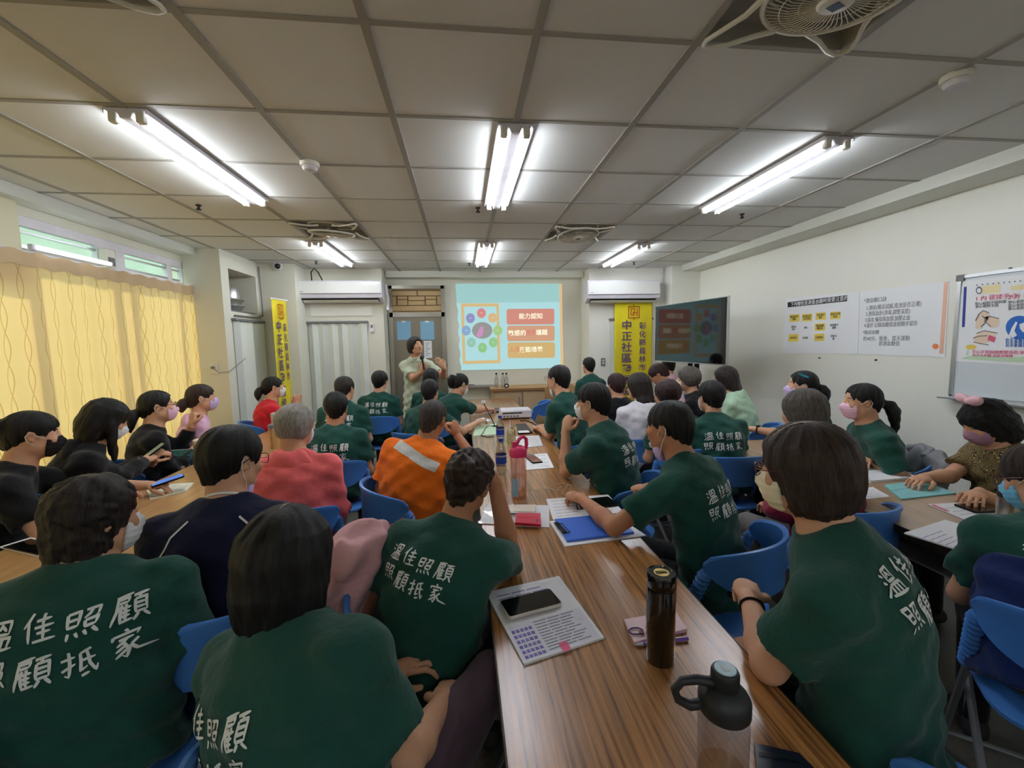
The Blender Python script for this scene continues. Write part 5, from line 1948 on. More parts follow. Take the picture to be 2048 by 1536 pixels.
hp_text('1 內 搓揉手心', 420, 345, 0.038, MAT['ink pink'])
hp_text('2 外 搓手背', 805, 325, 0.038, MAT['ink pink'])
for k, (u, v, n) in enumerate(((415, 402, 8), (420, 437, 6), (805, 385, 8), (805, 425, 6), (805, 462, 7))):
    hp_text('掌心相對手指併攏互搓'[:n], u, v, 0.022, MAT['ink grey'])
hp('drawn_hand', [(425, 690), (430, 590), (465, 520), (500, 480), (560, 490), (590, 540), (560, 600), (520, 640), (490, 690)], MAT['ink skin'], 1, t)
hp('drawn_hand', [(520, 560), (590, 540), (680, 560), (705, 600), (690, 660), (620, 685), (560, 640)], MAT['ink skin'], 1, t)
hp('drawn_hand', [(400, 800), (450, 745), (540, 720), (660, 745), (650, 800), (560, 860), (470, 880), (410, 850)], MAT['ink skin'], 1, t)
hp('red_card', [(585, 768), (665, 795), (640, 855), (565, 825)], MAT['ink pink'], 2, t)
for line in ([(425, 600), (465, 520), (520, 478), (580, 505)], [(490, 670), (545, 615), (605, 670)], [(505, 540), (560, 590), (525, 610)], [(585, 545), (650, 562), (700, 572)], [(440, 748), (530, 716), (680, 745)], [(395, 805), (470, 780), (560, 775)], [(400, 850), (480, 868), (575, 885)]):
    P = [wz(u, v) for u, v in line]
    obj('drawn_line', MB().tube([(-0.0035, p.y - o3.y, p.z - o3.z) for p in P], 0.0028, 5), MAT['ink grey'], t)
hp('blue_disc', [(945 + 165 * math.cos(a), 680 + 140 * math.sin(a)) for a in np.linspace(0, 2 * PI, 36, endpoint=False)], MAT['ink blue'], 1, t)
hp('drawn_hand', [(820, 770), (850, 690), (900, 610), (920, 620), (885, 720), (915, 770), (870, 800)], MAT['paper'], 2, t)
hp('drawn_hand', [(945, 640), (1010, 615), (1070, 650), (1060, 730), (985, 735), (950, 690)], MAT['paper'], 2, t)
for v in (822, 856, 892):
    hp_text('右手掌覆蓋左手手背互相搓揉', 775, v + 2, 0.022, MAT['ink blue'])
hp_text('手心手背指縫都要洗乾淨唷', 375, 968, 0.026, MAT['ink pink'])
hp_text('洗手五步驟 濕搓沖捧擦', 385, 1008, 0.022, MAT['ink pink'])
hp('green_ground', [(280, 1035), (430, 1000), (800, 1040), (1200, 1000), (ex, 1060), (ex, 1150), (255, 1050)], MAT['ink green'], 1, t)
hp('drawn_tree', [(300, 920), (330, 885), (390, 880), (440, 905), (400, 940), (340, 935)], MAT['ink yellow'], 1, t)
hp('drawn_tree', [(330, 935), (342, 935), (335, 1005), (312, 1005)], MAT['ink green'], 1, t)

# ------------------------------------------------------------------ tables
def table(label, x0, x1, y0, y1, top, group):
    w, l = x1 - x0, y1 - y0
    t = thing('folding_table', label, 'table', ((x0 + x1) / 2, (y0 + y1) / 2, 0), 0, group)
    obj('tabletop', MB().box(-w / 2 + .004, w / 2 - .004, -l / 2 + .001, l / 2 - .001, 0.712, 0.740), top, t)
    e = MB()
    for a in ((-w / 2, -w / 2 + .004, -l / 2 + .001, l / 2 - .001), (w / 2 - .004, w / 2, -l / 2 + .001, l / 2 - .001)):
        e.box(a[0], a[1], a[2], a[3], 0.708, 0.7395)
    obj('edge_band', e, MAT['wood edge'], t)
    obj('apron', MB().box(-w / 2 + .05, w / 2 - .05, -l / 2 + .08, l / 2 - .08, 0.672, 0.712), MAT['wood edge'], t)
    obj('under_shelf', MB().box(-w / 2 + .08, w / 2 - .08, -l / 2 + .2, l / 2 - .2, 0.575, 0.583), MAT['grey'], t)
    for sx in (-1, 1):
        for sy in (-1, 1):
            obj('leg', MB().tube([(sx * (w / 2 - .06), sy * (l / 2 - .13), 0.672), (sx * (w / 2 - .06), sy * (l / 2 - .13), 0.0)], 0.014, 8), MAT['chair leg'], t, True)
    for sy in (-1, 1):
        obj('stretcher', MB().tube([(-(w / 2 - .06), sy * (l / 2 - .13), 0.12), ((w / 2 - .06), sy * (l / 2 - .13), 0.12)], 0.011, 8), MAT['chair leg'], t, True)
    return t


CX0, CX1 = 0.06, 0.708
for k, (y0, y1) in enumerate(((0.34, 2.252), (2.252, 4.27), (4.27, 6.17))):
    table(('wood-grained folding table in the middle row, nearest, with the black flask', 'wood-grained folding table in the middle row, second, with the projector', 'wood-grained folding table in the middle row, farthest, before the cabinets')[k],
          CX0, CX1, y0, y1, MAT['wood'], 'folding tables of the middle row')
for k, (y0, y1) in enumerate(((0.85, 2.80), (2.80, 4.75))):
    table(('honey-coloured folding table at the near left with the tablet', 'honey-coloured folding table at the far left with the cups')[k],
          -1.90, -1.26, y0, y1, MAT['wood left'], 'folding tables of the left row')
for k, (y0, y1) in enumerate(((-0.72, 1.18), (1.18, 3.10))):
    table(('tan folding table at the near right, cut by the picture edge', 'tan folding table at the right with the aqua folder')[k], 1.83, 2.47, y0, y1, MAT['wood light'], 'folding tables of the right row')

# ------------------------------------------------------------------ blue folding chair
def make_chair():
    t = thing('folding_chair', 'x', 'chair', (0, 0, 0), 0, 'blue plastic folding chairs')
    mb = MB()
    N = 29
    rings = []
    for i in range(N):
        s = -1 + 2 * i / (N - 1)
        ph = math.radians(84) * s
        a = abs(s)
        zt_ = 0.800 - 0.055 * a ** 2.5
        zb_ = 0.605 + 0.085 * a ** 3
        if a > 0.9:
            q = (a - 0.9) / 0.1
            zt_ -= 0.018 * q * q
            zb_ += 0.006 * q * q
        rx, ry = 0.232, 0.205

        def P(dr, z):
            return ((rx + dr) * math.sin(ph), -0.035 - (ry + dr) * math.cos(ph), z)
        rings.append([P(0.0, zb_), P(0.012, zb_ + 0.002), P(0.012, zt_ - 0.03), P(0.020, zt_ - 0.012), P(0.017, zt_ - 0.001), P(0.006, zt_), P(-0.002, zt_ - 0.010), P(0.0, zt_ - 0.03)])
    mb.loft(rings)
    obj('backrest', mb, MAT['chair blue'], t, True)
    for sx in (-1, 1):
        p0, p1 = Vector((sx * 0.232, -0.065, 0.690)), Vector((sx * 0.222, 0.020, 0.470))
        pts, rs = [], []
        for k in range(33):
            pts.append(tuple(p0 + (p1 - p0) * k / 32))
            rs.append(0.0225 if k % 3 else 0.0275)
        rs[0] = 0.016
        obj('side_post', MB().tube(pts, rs, 10), MAT['chair blue'], t, True)
    st = MB()
    prof = []
    for z, ins in ((0.418, 0.012), (0.424, 0.0), (0.436, 0.0), (0.444, 0.010)):
        ring = []
        for k in range(32):
            a = 2 * PI * k / 32
            c, s = math.cos(a), math.sin(a)
            ring.append(((0.205 - ins) * math.copysign(abs(c) ** 0.5, c), 0.02 + (0.205 - ins) * math.copysign(abs(s) ** 0.5, s), z))
        prof.append(ring)
    st.loft(prof)
    obj('seat', st, MAT['chair blue'], t, True)
    for sx in (-1, 1):
        obj('leg', MB().tube([(sx * 0.222, 0.015, 0.49), (sx * 0.225, 0.21, 0.012)], 0.0115, 8), MAT['chair leg'], t, True)
        obj('leg', MB().tube([(sx * 0.196, 0.15, 0.415), (sx * 0.196, -0.25, 0.012)], 0.0115, 8), MAT['chair leg'], t, True)
    obj('stretcher', MB().tube([(-0.221, 0.175, 0.10), (0.221, 0.175, 0.10)], 0.009, 8), MAT['chair leg'], t, True)
    obj('stretcher', MB().tube([(-0.196, -0.21, 0.10), (0.196, -0.21, 0.10)], 0.009, 8), MAT['chair leg'], t, True)
    return t


CHAIR0 = None


def chair(x, y, rz, label):
    global CHAIR0
    if CHAIR0 is None:
        CHAIR0 = make_chair()
        CHAIR0.location = (x, y, 0)
        CHAIR0.rotation_euler = (0, 0, rz)
        CHAIR0['label'] = label
        return CHAIR0
    return dup(CHAIR0, (x, y, 0), rz, label)


# ------------------------------------------------------------------ the people
def H(px, py, y):
    return tuple(aty(px, py, y))


def seat(p, lab, dy=0.0, turn=0.0):
    f = Vector((-math.sin(math.radians(p['yaw'])), math.cos(math.radians(p['yaw'])), 0))
    b = Vector(p['base']) - f * dy
    return chair(b.x, b.y, math.radians(p['yaw'] + turn), 'blue plastic folding chair under the ' + lab)


def sit(desc, chairlab, *a, turn=0.0, dy=0.0, **k):
    p = person('person ' + desc, *a, **k)
    p['chair'] = seat(p, chairlab, dy, turn)
    return p


def on(w, e=None, pose='relax', n=(0, 0, 1), d=None, pole=None):
    r = dict(w=tuple(w), pose=pose, n=n)
    if e is not None:
        r['e'] = tuple(e)
    if d is not None:
        r['d'] = d
    if pole is not None:
        r['pole'] = pole
    return r


# ---- front row
P1 = sit('in dark green lettered T-shirt at the near left corner, mask loop at the ear', 'person at the near left corner in dark green', H(192, 1032, 1.27), yaw=14, lean=12, hoff=(0.032, 0.122), hyaw=-44, hpitch=10,
         hair=('curly', 'dark', dict(len=0.15, curl=1.0, wide=0.90)), text=True, text_size=0.070, text_at=(0.03, -0.115), text_tilt=0.03, turn=-95, mask='white', h=0.0065, w=1.22, deep=1.15)
P2 = sit('in dark green lettered T-shirt at the near centre, knees turned towards the table', 'person at the near centre in dark green', H(575, 1118, 0.97), yaw=-30, lean=2, side=-18, hoff=(0.032, 0.118), knees=((0.17, 0.42, 0.66), (0.10, 0.60, 0.40)), hyaw=22, hpitch=10,
         hair=('bob', 'black', dict(len=0.150, wide=1.06, thick=0.006)), text=True, text_size=0.058, text_at=(-0.055, -0.125), h=0.0065, w=1.24, deep=1.2, pants='plum')
P3 = sit('in dark green T-shirt with brown glasses, near right, left elbow on the table', 'person with brown glasses at the near right', H(1610, 938, 0.96), yaw=40, lean=10, turn=-45, dy=0.18, hyaw=-2, hpitch=8,
         hair=('bob', 'brown', dict(len=0.112, wide=1.04, thick=0.004)), text=True, text_size=0.058, text_at=(0.0, -0.085), mask='cream', glasses='frame brown', h=0.0065, w=1.18, deep=1.15,
         aL=on((0.80, 1.08, 0.80), (0.70, 0.87, 0.775), 'grip'))
P4 = sit('in blue mask with a navy jacket round the back, writing at the right edge', 'writing person in the navy jacket', H(2082, 955, 1.2), yaw=-40, lean=26, hyaw=50, hpitch=20,
         hair=('short', 'brown', dict(thick=0.006)), mask='blue', glasses='frame brown', h=0.0075, w=1.1, aL=on((1.905, 1.27, 0.785), None, 'pen', (0.1, 0, 1), (-0.25, 1.0, -0.12)), aR='lap', text=True, text_size=0.058, text_at=(0, -0.14))
# ---- second row
P5 = sit('in navy T-shirt with white piping at the left table', 'person in the navy piped T-shirt', H(466, 918, 1.58), yaw=8, lean=10, hyaw=-35, hpitch=12,
         hair=('short', 'black', dict(thick=0.008, fringe=-0.005)), shirt='navy', h=0.0075, w=1.2, deep=1.12, glasses='frame black', mask=('lilac', 'chin'))
P6 = sit('with grey hair in a coral hooded jacket at the left table', 'person in the coral hooded jacket', H(592, 850, 2.36), yaw=2, lean=9, hyaw=-18, hpitch=10,
         hair=('bob', 'grey', dict(len=0.075, wide=0.96)), shirt='coral', sleeve='l', h=0.0085, w=1.15, mask='white')
P7 = sit('in orange shirt with a silver shoulder band, leaning on the right hand', 'person in the orange shirt', H(866, 836, 2.55), yaw=-14, lean=14, side=10, turn=-55, hyaw=-6, hroll=10, hpitch=8,
         hair=('buzz', 'salt', {}), shirt='orange', h=0.0085, w=1.2, deep=1.1, skin='skin tan', aR=on((-0.05, 2.72, 0.97), (0.08, 2.58, 0.78), 'fist', (0.6, -0.6, 0.2), (-0.2, 0.1, 1)))
P8 = sit('in dark green lettered T-shirt, head propped on the right hand at the middle table', 'person propping the head on the right hand', H(936, 962, 1.46), yaw=-22, lean=24, side=6, hyaw=4, hroll=14, hpitch=16,
         hair=('bun', 'brown', dict(thick=0.004, bun=0.052, bz=0.045, curl=1.2)), text=True, text_size=0.054, text_at=(-0.035, -0.135), text_tilt=-0.10, h=0.007, w=1.06, turn=-98, dy=-0.09, skin='skin tan',
         aR=on((0.10, 1.52, 1.05), (0.155, 1.50, 0.775), 'fist', (0.8, -0.2, 0.2), (-0.30, 0.05, 0.6)))
P9 = sit('in dark green T-shirt, mask under the chin, both hands on the middle table', 'person with the mask under the chin', H(1336, 852, 1.78), yaw=36, lean=17, hyaw=2, hpitch=8, hair=('short', 'black', dict(thick=0.001)),
         text=True, text_size=0.058, text_at=(0.01, -0.17), mask=('lilac', 'chin'), h=0.0065, w=1.12, skin='skin tan', face=True,
         aL=on((0.545, 1.93, 0.80), (0.60, 1.64, 0.785), 'grip', (-0.2, -0.2, 1), (-0.5, 0.75, 0.02)), aR=on((0.86, 1.86, 0.86), None, 'fist', (0.5, -0.3, 0.8), (-0.6, 0.3, -0.1), (1, -0.2, -0.6)))
P10 = sit('with black glasses in dark green T-shirt, chin resting on the left hand', 'person with black glasses at the middle table', H(1184, 803, 2.42), yaw=50, lean=12, hyaw=-2, hpitch=4, hair=('short', 'black', dict(thick=0.001)),
          text=True, text_size=0.058, text_at=(0.02, -0.16), mask='white', glasses='frame black', h=0.0075, w=1.16, deep=1.15, face=True,
          aL=on((0.60, 2.47, 1.02), (0.59, 2.42, 0.785), 'fist', (-0.7, -0.6, 0.2), (0.25, 0.05, 0.9)), aR='lap')
P11 = sit('in dark green T-shirt with hands clasped on the middle table', 'person with clasped hands at the middle table', H(1116, 757, 3.45), yaw=42, lean=14, hyaw=-4, hpitch=2, hair=('short', 'black', dict(thick=0.001)),
          glasses='frame black', mask=('white', 'chin'), h=0.010, w=1.1, aL=on((0.66, 3.66, 0.79), (0.70, 3.42, 0.785), 'clasp', d=(-0.3, 0.6, 0)), aR=on((0.74, 3.70, 0.80), None, 'clasp', d=(-0.7, 0.3, 0)))
# ---- right-hand rows
P12 = sit('with short black hair in dark green, farthest back beside the cabinets', 'person farthest back beside the cabinets', H(1177, 731, 5.55), yaw=10, lean=6, hpitch=4, hair=('short', 'black', {}), h=0.013, text=False)
P13 = sit('in black clothes beside the person in white, below the right banner', 'person in black below the right banner', H(1232, 770, 3.95), yaw=5, lean=8, hpitch=10, hair=('short', 'maroon', dict(thick=0.004)), shirt='black', sleeve='l', h=0.013)
P14 = sit('in white top with long dark hair over the shoulders, seen from behind', 'person in the white top', H(1276, 772, 3.45), yaw=0, lean=12, hyaw=25, hpitch=10, hair=('shoulder', 'dark', dict(len=0.10, back=0.16)), shirt='white', sleeve='l', h=0.0105, w=1.05)
P15 = sit('in pale pink shirt bending the head down near the television stand', 'person bending down in pale pink', H(1316, 748, 4.5), yaw=50, lean=16, hyaw=10, hpitch=38, hair=('short', 'maroon', dict(thick=0.004)), shirt='pinkshirt', sleeve='l', h=0.012, skin='skin tan')
P16 = sit('with black hair in pink, behind the bending person in pale pink', 'person in pink behind the bending one', H(1336, 731, 5.85), yaw=20, lean=6, hpitch=6, hair=('short', 'black', dict(thick=0.004)), shirt='pinkshirt', sleeve='l', h=0.013)
P17 = sit('in cream mask and black jacket over green, in front of the television stand', 'person in the cream mask and black jacket', H(1376, 757, 3.75), yaw=50, lean=8, hyaw=0, hpitch=2, hair=('bob', 'greybrown', dict(len=0.07)), shirt='black', sleeve='l', mask='cream', h=0.0105, face=True)
P18 = sit('in mint hooded top and magenta mask beside the right wall', 'person in the mint hooded top', H(1450, 757, 3.70), yaw=42, lean=16, hyaw=10, hpitch=10, hair=('shoulder', 'dark', dict(len=0.11, back=0.12)), shirt='mint', sleeve='l', mask='magenta', h=0.0105, w=1.12, aL='desk')
P19 = sit('with reddish dark hair in dark green, half hidden behind the chin-mask person', 'person with reddish dark hair in dark green', H(1333, 788, 3.1), yaw=10, lean=12, hyaw=10, hpitch=10, hair=('bob', 'maroon', dict(len=0.06)), h=0.0105)
P20 = sit('with short black hair in dark green lettered T-shirt, back turned, at the right table', 'person with the lettered back at the right table', H(1421, 793, 2.88), yaw=-6, lean=14, hyaw=6, hpitch=8, hair=('short', 'black', dict(thick=0.006)), text=True, text_size=0.058, text_at=(-0.01, -0.16), mask='white', h=0.009, w=1.05, aR='desk')
P21 = sit('in lilac mask with a teal hair clip and black watch by the wall', 'person in the lilac mask with a teal clip', H(1603, 770, 3.02), yaw=62, lean=6, hyaw=-6, hpitch=0, hair=('tail', 'black', dict(back=0.16, bz=-0.01, swept=True)), mask='lilac', h=0.009, face=True, aL=on((2.37, 3.22, 0.80), None, 'relax'), aR='lap')
P22 = sit('with grey-brown hair in a burgundy jacket at the right table', 'person in the burgundy jacket', H(1605, 822, 1.98), yaw=8, lean=12, hyaw=10, hpitch=10, hair=('bob', 'greybrown', dict(len=0.10, wide=1.03)), shirt='burgundy', sleeve='l', h=0.009, w=1.1, deep=1.1, pants='grey')
P23 = sit('in pink mask and dark green T-shirt with a ponytail, facing left by the wall', 'person in the pink mask with a ponytail', H(1722, 802, 2.40), yaw=62, lean=6, hyaw=4, hpitch=4, hair=('tail', 'black', dict(back=0.24, bz=-0.015, swept=True)), mask='pink', h=0.0075, w=1.16, deep=1.1, face=True,
          aL=on((2.46, 2.30, 0.80), None, 'relax', d=(-0.6, -0.3, 0)), aR=on((2.38, 2.48, 0.80), None, 'relax', d=(-0.6, -0.5, 0)))
P24 = sit('in dark gold-patterned shirt with a pink bow, head bowed beside the whiteboard', 'person in the dark gold-patterned shirt', H(1968, 842, 1.92), yaw=66, lean=8, hyaw=4, hpitch=34, hair=('shoulder', 'black', dict(len=0.12, back=0.10, wide=1.05, fringe=0.015, curl=0.6)), shirt='camo', mask='mauve', h=0.0075, w=1.12, deep=1.1,
          face=True, aL=on((2.44, 1.72, 0.79), None, 'relax', d=(-0.7, -0.35, 0)), aR=on((2.44, 1.96, 0.79), None, 'relax', d=(-0.7, -0.2, 0)))
# ---- left-hand row along the curtain
P25 = sit('in black T-shirt and black mask with a hair bun, at the left edge', 'person with a hair bun at the left edge', H(66, 868, 2.28), yaw=-52, lean=12, hyaw=6, hpitch=10, hair=('bun', 'black', dict(bz=0.03, bun=0.042)), shirt='black', mask='black', h=0.0075, w=1.16, face=True,
          aL=on((-1.75, 2.52, 0.80), None, 'grip', (0, 0, 1)), aR=on((-1.76, 2.24, 0.80), None, 'relax'))
P26 = sit('in a black hooded jacket looking down at a phone by the curtain', 'long-haired person with a phone', H(214, 838, 2.66), yaw=-46, lean=14, hyaw=-4, hpitch=30, hair=('long', 'black', dict(len=0.13, back=0.30, front=True, fringe=0.02)), shirt='black', sleeve='l', mask='white', h=0.0085, w=1.08,
          aL=on(H(296, 916, 2.98), None, 'grip', (0, -0.4, 0.5)), aR=on(H(290, 922, 2.90), None, 'grip', (0.2, -0.5, 0.6)))
P27 = sit('in glasses, pink mask and black jacket over green, fist raised, by the curtain', 'person in glasses with a raised fist', H(316, 812, 3.25), yaw=-50, lean=4, hyaw=-2, hpitch=0, hair=('tail', 'black', dict(back=0.16, bz=-0.03, swept=True)), shirt='black', sleeve='l', mask='pink', glasses='frame black', h=0.0085, w=1.08, face=True,
          aL=on(H(384, 848, 3.50), None, 'fist', (-0.3, -0.6, 0.3), (0.1, 0.1, 0.8)), aR='cross')
P28 = sit('in pale pink hooded vest and lilac mask, farthest along the curtain', 'person in the pale pink vest', H(404, 795, 3.75), yaw=-56, lean=2, hyaw=0, hpitch=0, hair=('tail', 'brown', dict(back=0.10, bz=-0.02)), shirt='lilac', sleeve='l', mask='lilac', h=0.009, face=True)
P29 = sit('in red shirt with a white lanyard and raised clasped hands', 'person in the red shirt', H(547, 774, 4.72), yaw=-58, lean=6, hyaw=4, hpitch=0, hair=('tail', 'black', dict(back=0.14, bz=-0.01)), shirt='red', mask='white', h=0.010, w=1.1, face=True,
          aL=on(H(588, 806, 4.95), None, 'clasp', (-0.2, -0.6, 0.3), (0.15, 0.1, 0.8)), aR=on(H(594, 808, 4.88), None, 'clasp', (0.2, -0.6, 0.3), (0.05, 0.1, 0.8)))
P30 = sit('in dark green lettered T-shirt, middle of the three backs at the far left', 'middle of the three lettered backs', H(690, 777, 4.12), yaw=-4, lean=10, hyaw=-10, hpitch=8, hair=('short', 'dark', dict(thick=0.003)), text=True, text_size=0.058, text_at=(0.0, -0.15), h=0.0105, w=1.1)
P31 = sit('in dark green lettered T-shirt, nearest of the three backs at the far left', 'nearest of the three lettered backs', H(672, 815, 3.22), yaw=0, lean=12, hyaw=8, hpitch=10, hair=('short', 'black', dict(thick=0.005)), text=True, text_size=0.058, text_at=(0.0, -0.16), mask='white', h=0.0095, w=1.12, skin='skin tan')
P32 = sit('in dark green lettered T-shirt, farthest of the three backs, before the steel door', 'farthest of the three lettered backs', H(760, 762, 4.95), yaw=-6, lean=8, hyaw=-6, hpitch=6, hair=('short', 'black', dict(thick=0.008)), text=True, text_size=0.058, text_at=(0.0, -0.14), h=0.011, w=1.1)
# ---- middle table, left side
P34 = sit('with long black hair in dark green, in front of the standing speaker', 'long-haired person before the standing speaker', H(862, 756, 5.05), yaw=-10, lean=8, hpitch=8, hair=('long', 'black', dict(len=0.12, back=0.16)), h=0.0115)
P35 = sit('with short black hair in dark green, between the orange shirt and the standing speaker', 'short-haired person behind the orange shirt', H(860, 783, 4.0), yaw=-30, lean=14, hpitch=8, hyaw=20, hair=('short', 'black', dict(thick=0.003)), h=0.0105, aR=on((0.12, 4.05, 0.79), None, 'relax'))
P36 = sit('with a ponytail in dark green, masked, writing at the far middle table', 'writing person with a ponytail', H(921, 768, 4.62), yaw=-48, lean=20, hyaw=-6, hpitch=24, hair=('tail', 'black', dict(back=0.15, bz=0.05)), mask='white', h=0.0095, face=True,
          aL=on((0.20, 5.00, 0.80), None, 'pen', d=(0.8, 0.3, -0.1)), aR=on((0.26, 4.80, 0.80), None, 'pen', d=(0.85, 0.3, -0.1)))
# ---- the speaker
P33 = person('person standing by the steel door in a pale sage shirt, speaking with a microphone', H(831, 691, 5.35), yaw=172, lean=0, hyaw=48, hpitch=-4, hair=('bob', 'dark', dict(len=0.10, fringe=-0.022)), shirt='sage', h=0.010, stand=True, face=True,
             aR=on(H(846, 742, 5.10), None, 'grip', (0, -0.7, 0.3), (0.15, -0.05, 0.7)), aL=on(H(888, 735, 5.06), None, 'relax', (0.3, -0.9, 0.2), (-0.35, -0.05, 0.5)))

P8C, P8CR = P8['chair'].location.copy(), P8['chair'].rotation_euler.z


# ------------------------------------------------------------------ worn details
cloth_bands('piping', P5, [[(-0.075, -0.045), (-0.12, -0.09), (-0.15, -0.15), (-0.165, -0.21)], [(0.075, -0.045), (0.12, -0.09), (0.15, -0.15), (0.165, -0.21)]], 0.006, MAT['print white'])
cb = MB().tube([tuple(P5['c7'] + P5['up'] * 0.004 + P5['rt'] * (0.064 * math.cos(a)) + P5['fw'] * (0.062 * math.sin(a)) - P5['up'] * 0.028 * math.sin(a)) for a in np.linspace(0, 2 * PI, 28, endpoint=False)], 0.0045, 6, closed=True)
obj('collar', cb, MAT['print white'], P5['shirt'], True)
cloth_bands('reflective_band', P7, [[(-0.17, -0.045), (-0.05, -0.075), (0.06, -0.115), (0.14, -0.135)]], 0.055, MAT['reflective'])
for q, m in ((P6, 'coral'), (P18, 'mint'), (P28, 'lilac'), (P26, 'black')):
    c7, up, fw, rt = q['c7'], q['up'], q['fw'], q['rt']
    R = np.stack([rt, fw, up], 1)
    pr = [('e', c7 - fw * 0.085 - up * 0.075, (0.125, 0.040, 0.085), R, 0.03)]
    for sg in (-1, 1):
        pr.append(('r', c7 - fw * 0.06 - up * 0.02 + rt * sg * 0.05, c7 + fw * 0.035 - up * 0.028 + rt * sg * 0.068, 0.030, 0.020, 0.03))
    soft('hood', pr, MAT[m], q['shirt'], 0.009, 0.0035, 46)
# lanyard, collar, microphone
q = P29
obj('lanyard', MB().tube([tuple(q['c7'] + q['up'] * z + q['rt'] * x + q['fw'] * y) for x, y, z in ((-0.02, 0.125, -0.22), (-0.065, 0.085, -0.10), (-0.07, 0.02, -0.012), (-0.03, -0.066, 0.006), (0.03, -0.066, 0.006), (0.07, 0.02, -0.012), (0.065, 0.085, -0.10), (0.02, 0.125, -0.22))], 0.005, 6), MAT['print white'], q['shirt'], True)
q = P33
obj('collar', MB().tube([tuple(q['c7'] + q['up'] * z + q['rt'] * x + q['fw'] * y) for x, y, z in ((-0.03, 0.085, -0.06), (-0.062, 0.045, -0.018), (-0.05, -0.04, 0.012), (0, -0.06, 0.018), (0.05, -0.04, 0.012), (0.062, 0.045, -0.018), (0.03, 0.085, -0.06))], 0.013, 8), MAT['sage'], q['shirt'], True)
W = Matrix.Translation(Vector(q['base'])) @ Matrix.Rotation(math.radians(q['yaw']), 4, 'Z') @ Matrix.Scale(q['sc'], 4)
wr = W @ Vector(q['J']['R'][2])
hd = W @ Vector(q['hc'])
a = wr + Vector((0.012, -0.045, 0.06))
b = hd + Vector((0.07, -0.13, -0.06))
dv = (b - a).normalized()
t = thing('microphone', 'black hand microphone held by the standing speaker', 'microphone', tuple(a))
obj('handle', MB().tube([tuple(-dv * 0.05), tuple(dv * 0.11)], [0.010, 0.013], 12), MAT['black'], t, True)
obj('head', MB().tube([tuple(dv * (0.11 + x)) for x in (0, 0.008, 0.028, 0.046, 0.054)], [0.014, 0.023, 0.026, 0.020, 0.004], 14), MAT['black soft'], t, True)
# bow, hair clip, scrunchie, watch, front badges
q = P24
S = [('e', q['hc'] + q['Rh'] @ np.array((x, -0.005, 0.138)), (0.050, 0.024, 0.030), q['Rh'] @ rotm(0, 0, r), 0.012) for x, r in ((-0.040, 18), (0.040, -18))] + [('e', q['hc'] + q['Rh'] @ np.array((0, 0.0, 0.134)), (0.016, 0.020, 0.018), q['Rh'], 0.006)]
soft('hair_bow', S, mat('pink satin bow', rgb(242, 192, 204), 0.5), q['root'], 0.005, 0.001, 60, 1)
q = P21
obj('hair_clip', MB().tube([(-0.079, -0.035, 0.072), (-0.072, 0.010, 0.092), (-0.060, 0.030, 0.100), (-0.078, 0.008, 0.081), (-0.084, -0.035, 0.066)], 0.0045, 6, closed=True), mat('teal enamel', rgb(42, 140, 150), 0.3), q['root'], True, M=q['MM'])
for q, nm in ((P21, 'watch_strap'), (P3, 'wrist_band')):
    w = q['J']['L']
    d = (w[2] - w[1]) / np.linalg.norm(w[2] - w[1])
    a = np.cross(d, (0, 0, 1.0))
    a /= np.linalg.norm(a)
    b = np.cross(d, a)
    c = w[2] - d * 0.035
    r = 0.0315
    o_ = obj(nm, MB().tube([tuple(c + a * r * math.cos(x) + b * r * math.sin(x)) for x in np.linspace(0, 2 * PI, 22, endpoint=False)], 0.006 if nm[1] == 'a' else 0.004, 6, closed=True), MAT['black'], q['root'], True)
    if nm == 'watch_strap':
        obj('watch_face', MB().lathe([(0.019, 0), (0.019, 0.008), (0.001, 0.009)], 20).xform(Matrix.Translation(Vector(c + np.array((0, 0, 0.034))))), MAT['black gloss'], o_, True)
obj('scrunchie', MB().tube([(0.026 * math.cos(x), -0.106, -0.015 + 0.026 * math.sin(x)) for x in np.linspace(0, 2 * PI, 18, endpoint=False)], 0.010, 6, closed=True), MAT['reflective'], P23['root'], True, M=P23['MM'])
obj('hair_tie', MB().tube([(0.022 * math.cos(x), -0.104, 0.05 + 0.022 * math.sin(x)) for x in np.linspace(0, 2 * PI, 18, endpoint=False)], 0.008, 6, closed=True), MAT['print white'], P36['root'], True, M=P36['MM'])
cloth_bands('chest_print', P23, [[(-0.04, -0.20), (0.02, -0.20)], [(-0.05, -0.225), (0.03, -0.225)], [(-0.02, -0.185), (0.0, -0.172), (0.02, -0.185)]], 0.008, MAT['print white'], True)
for q in (P27, P17):
    cloth_bands('green_undershirt', q, [[(0.0, -0.09), (0.0, -0.18), (0.0, -0.30)]], 0.12, MAT['green'], True)
cloth_bands('chest_print', P27, [[(-0.05, -0.19), (-0.02, -0.19)], [(-0.055, -0.205), (-0.02, -0.205)]], 0.008, MAT['print white'], True)
cloth_bands('chest_print', P25, [[(-0.06, -0.24), (0.06, -0.20)], [(-0.05, -0.30), (0.07, -0.27)]], 0.05, MAT['ink orange'], True)
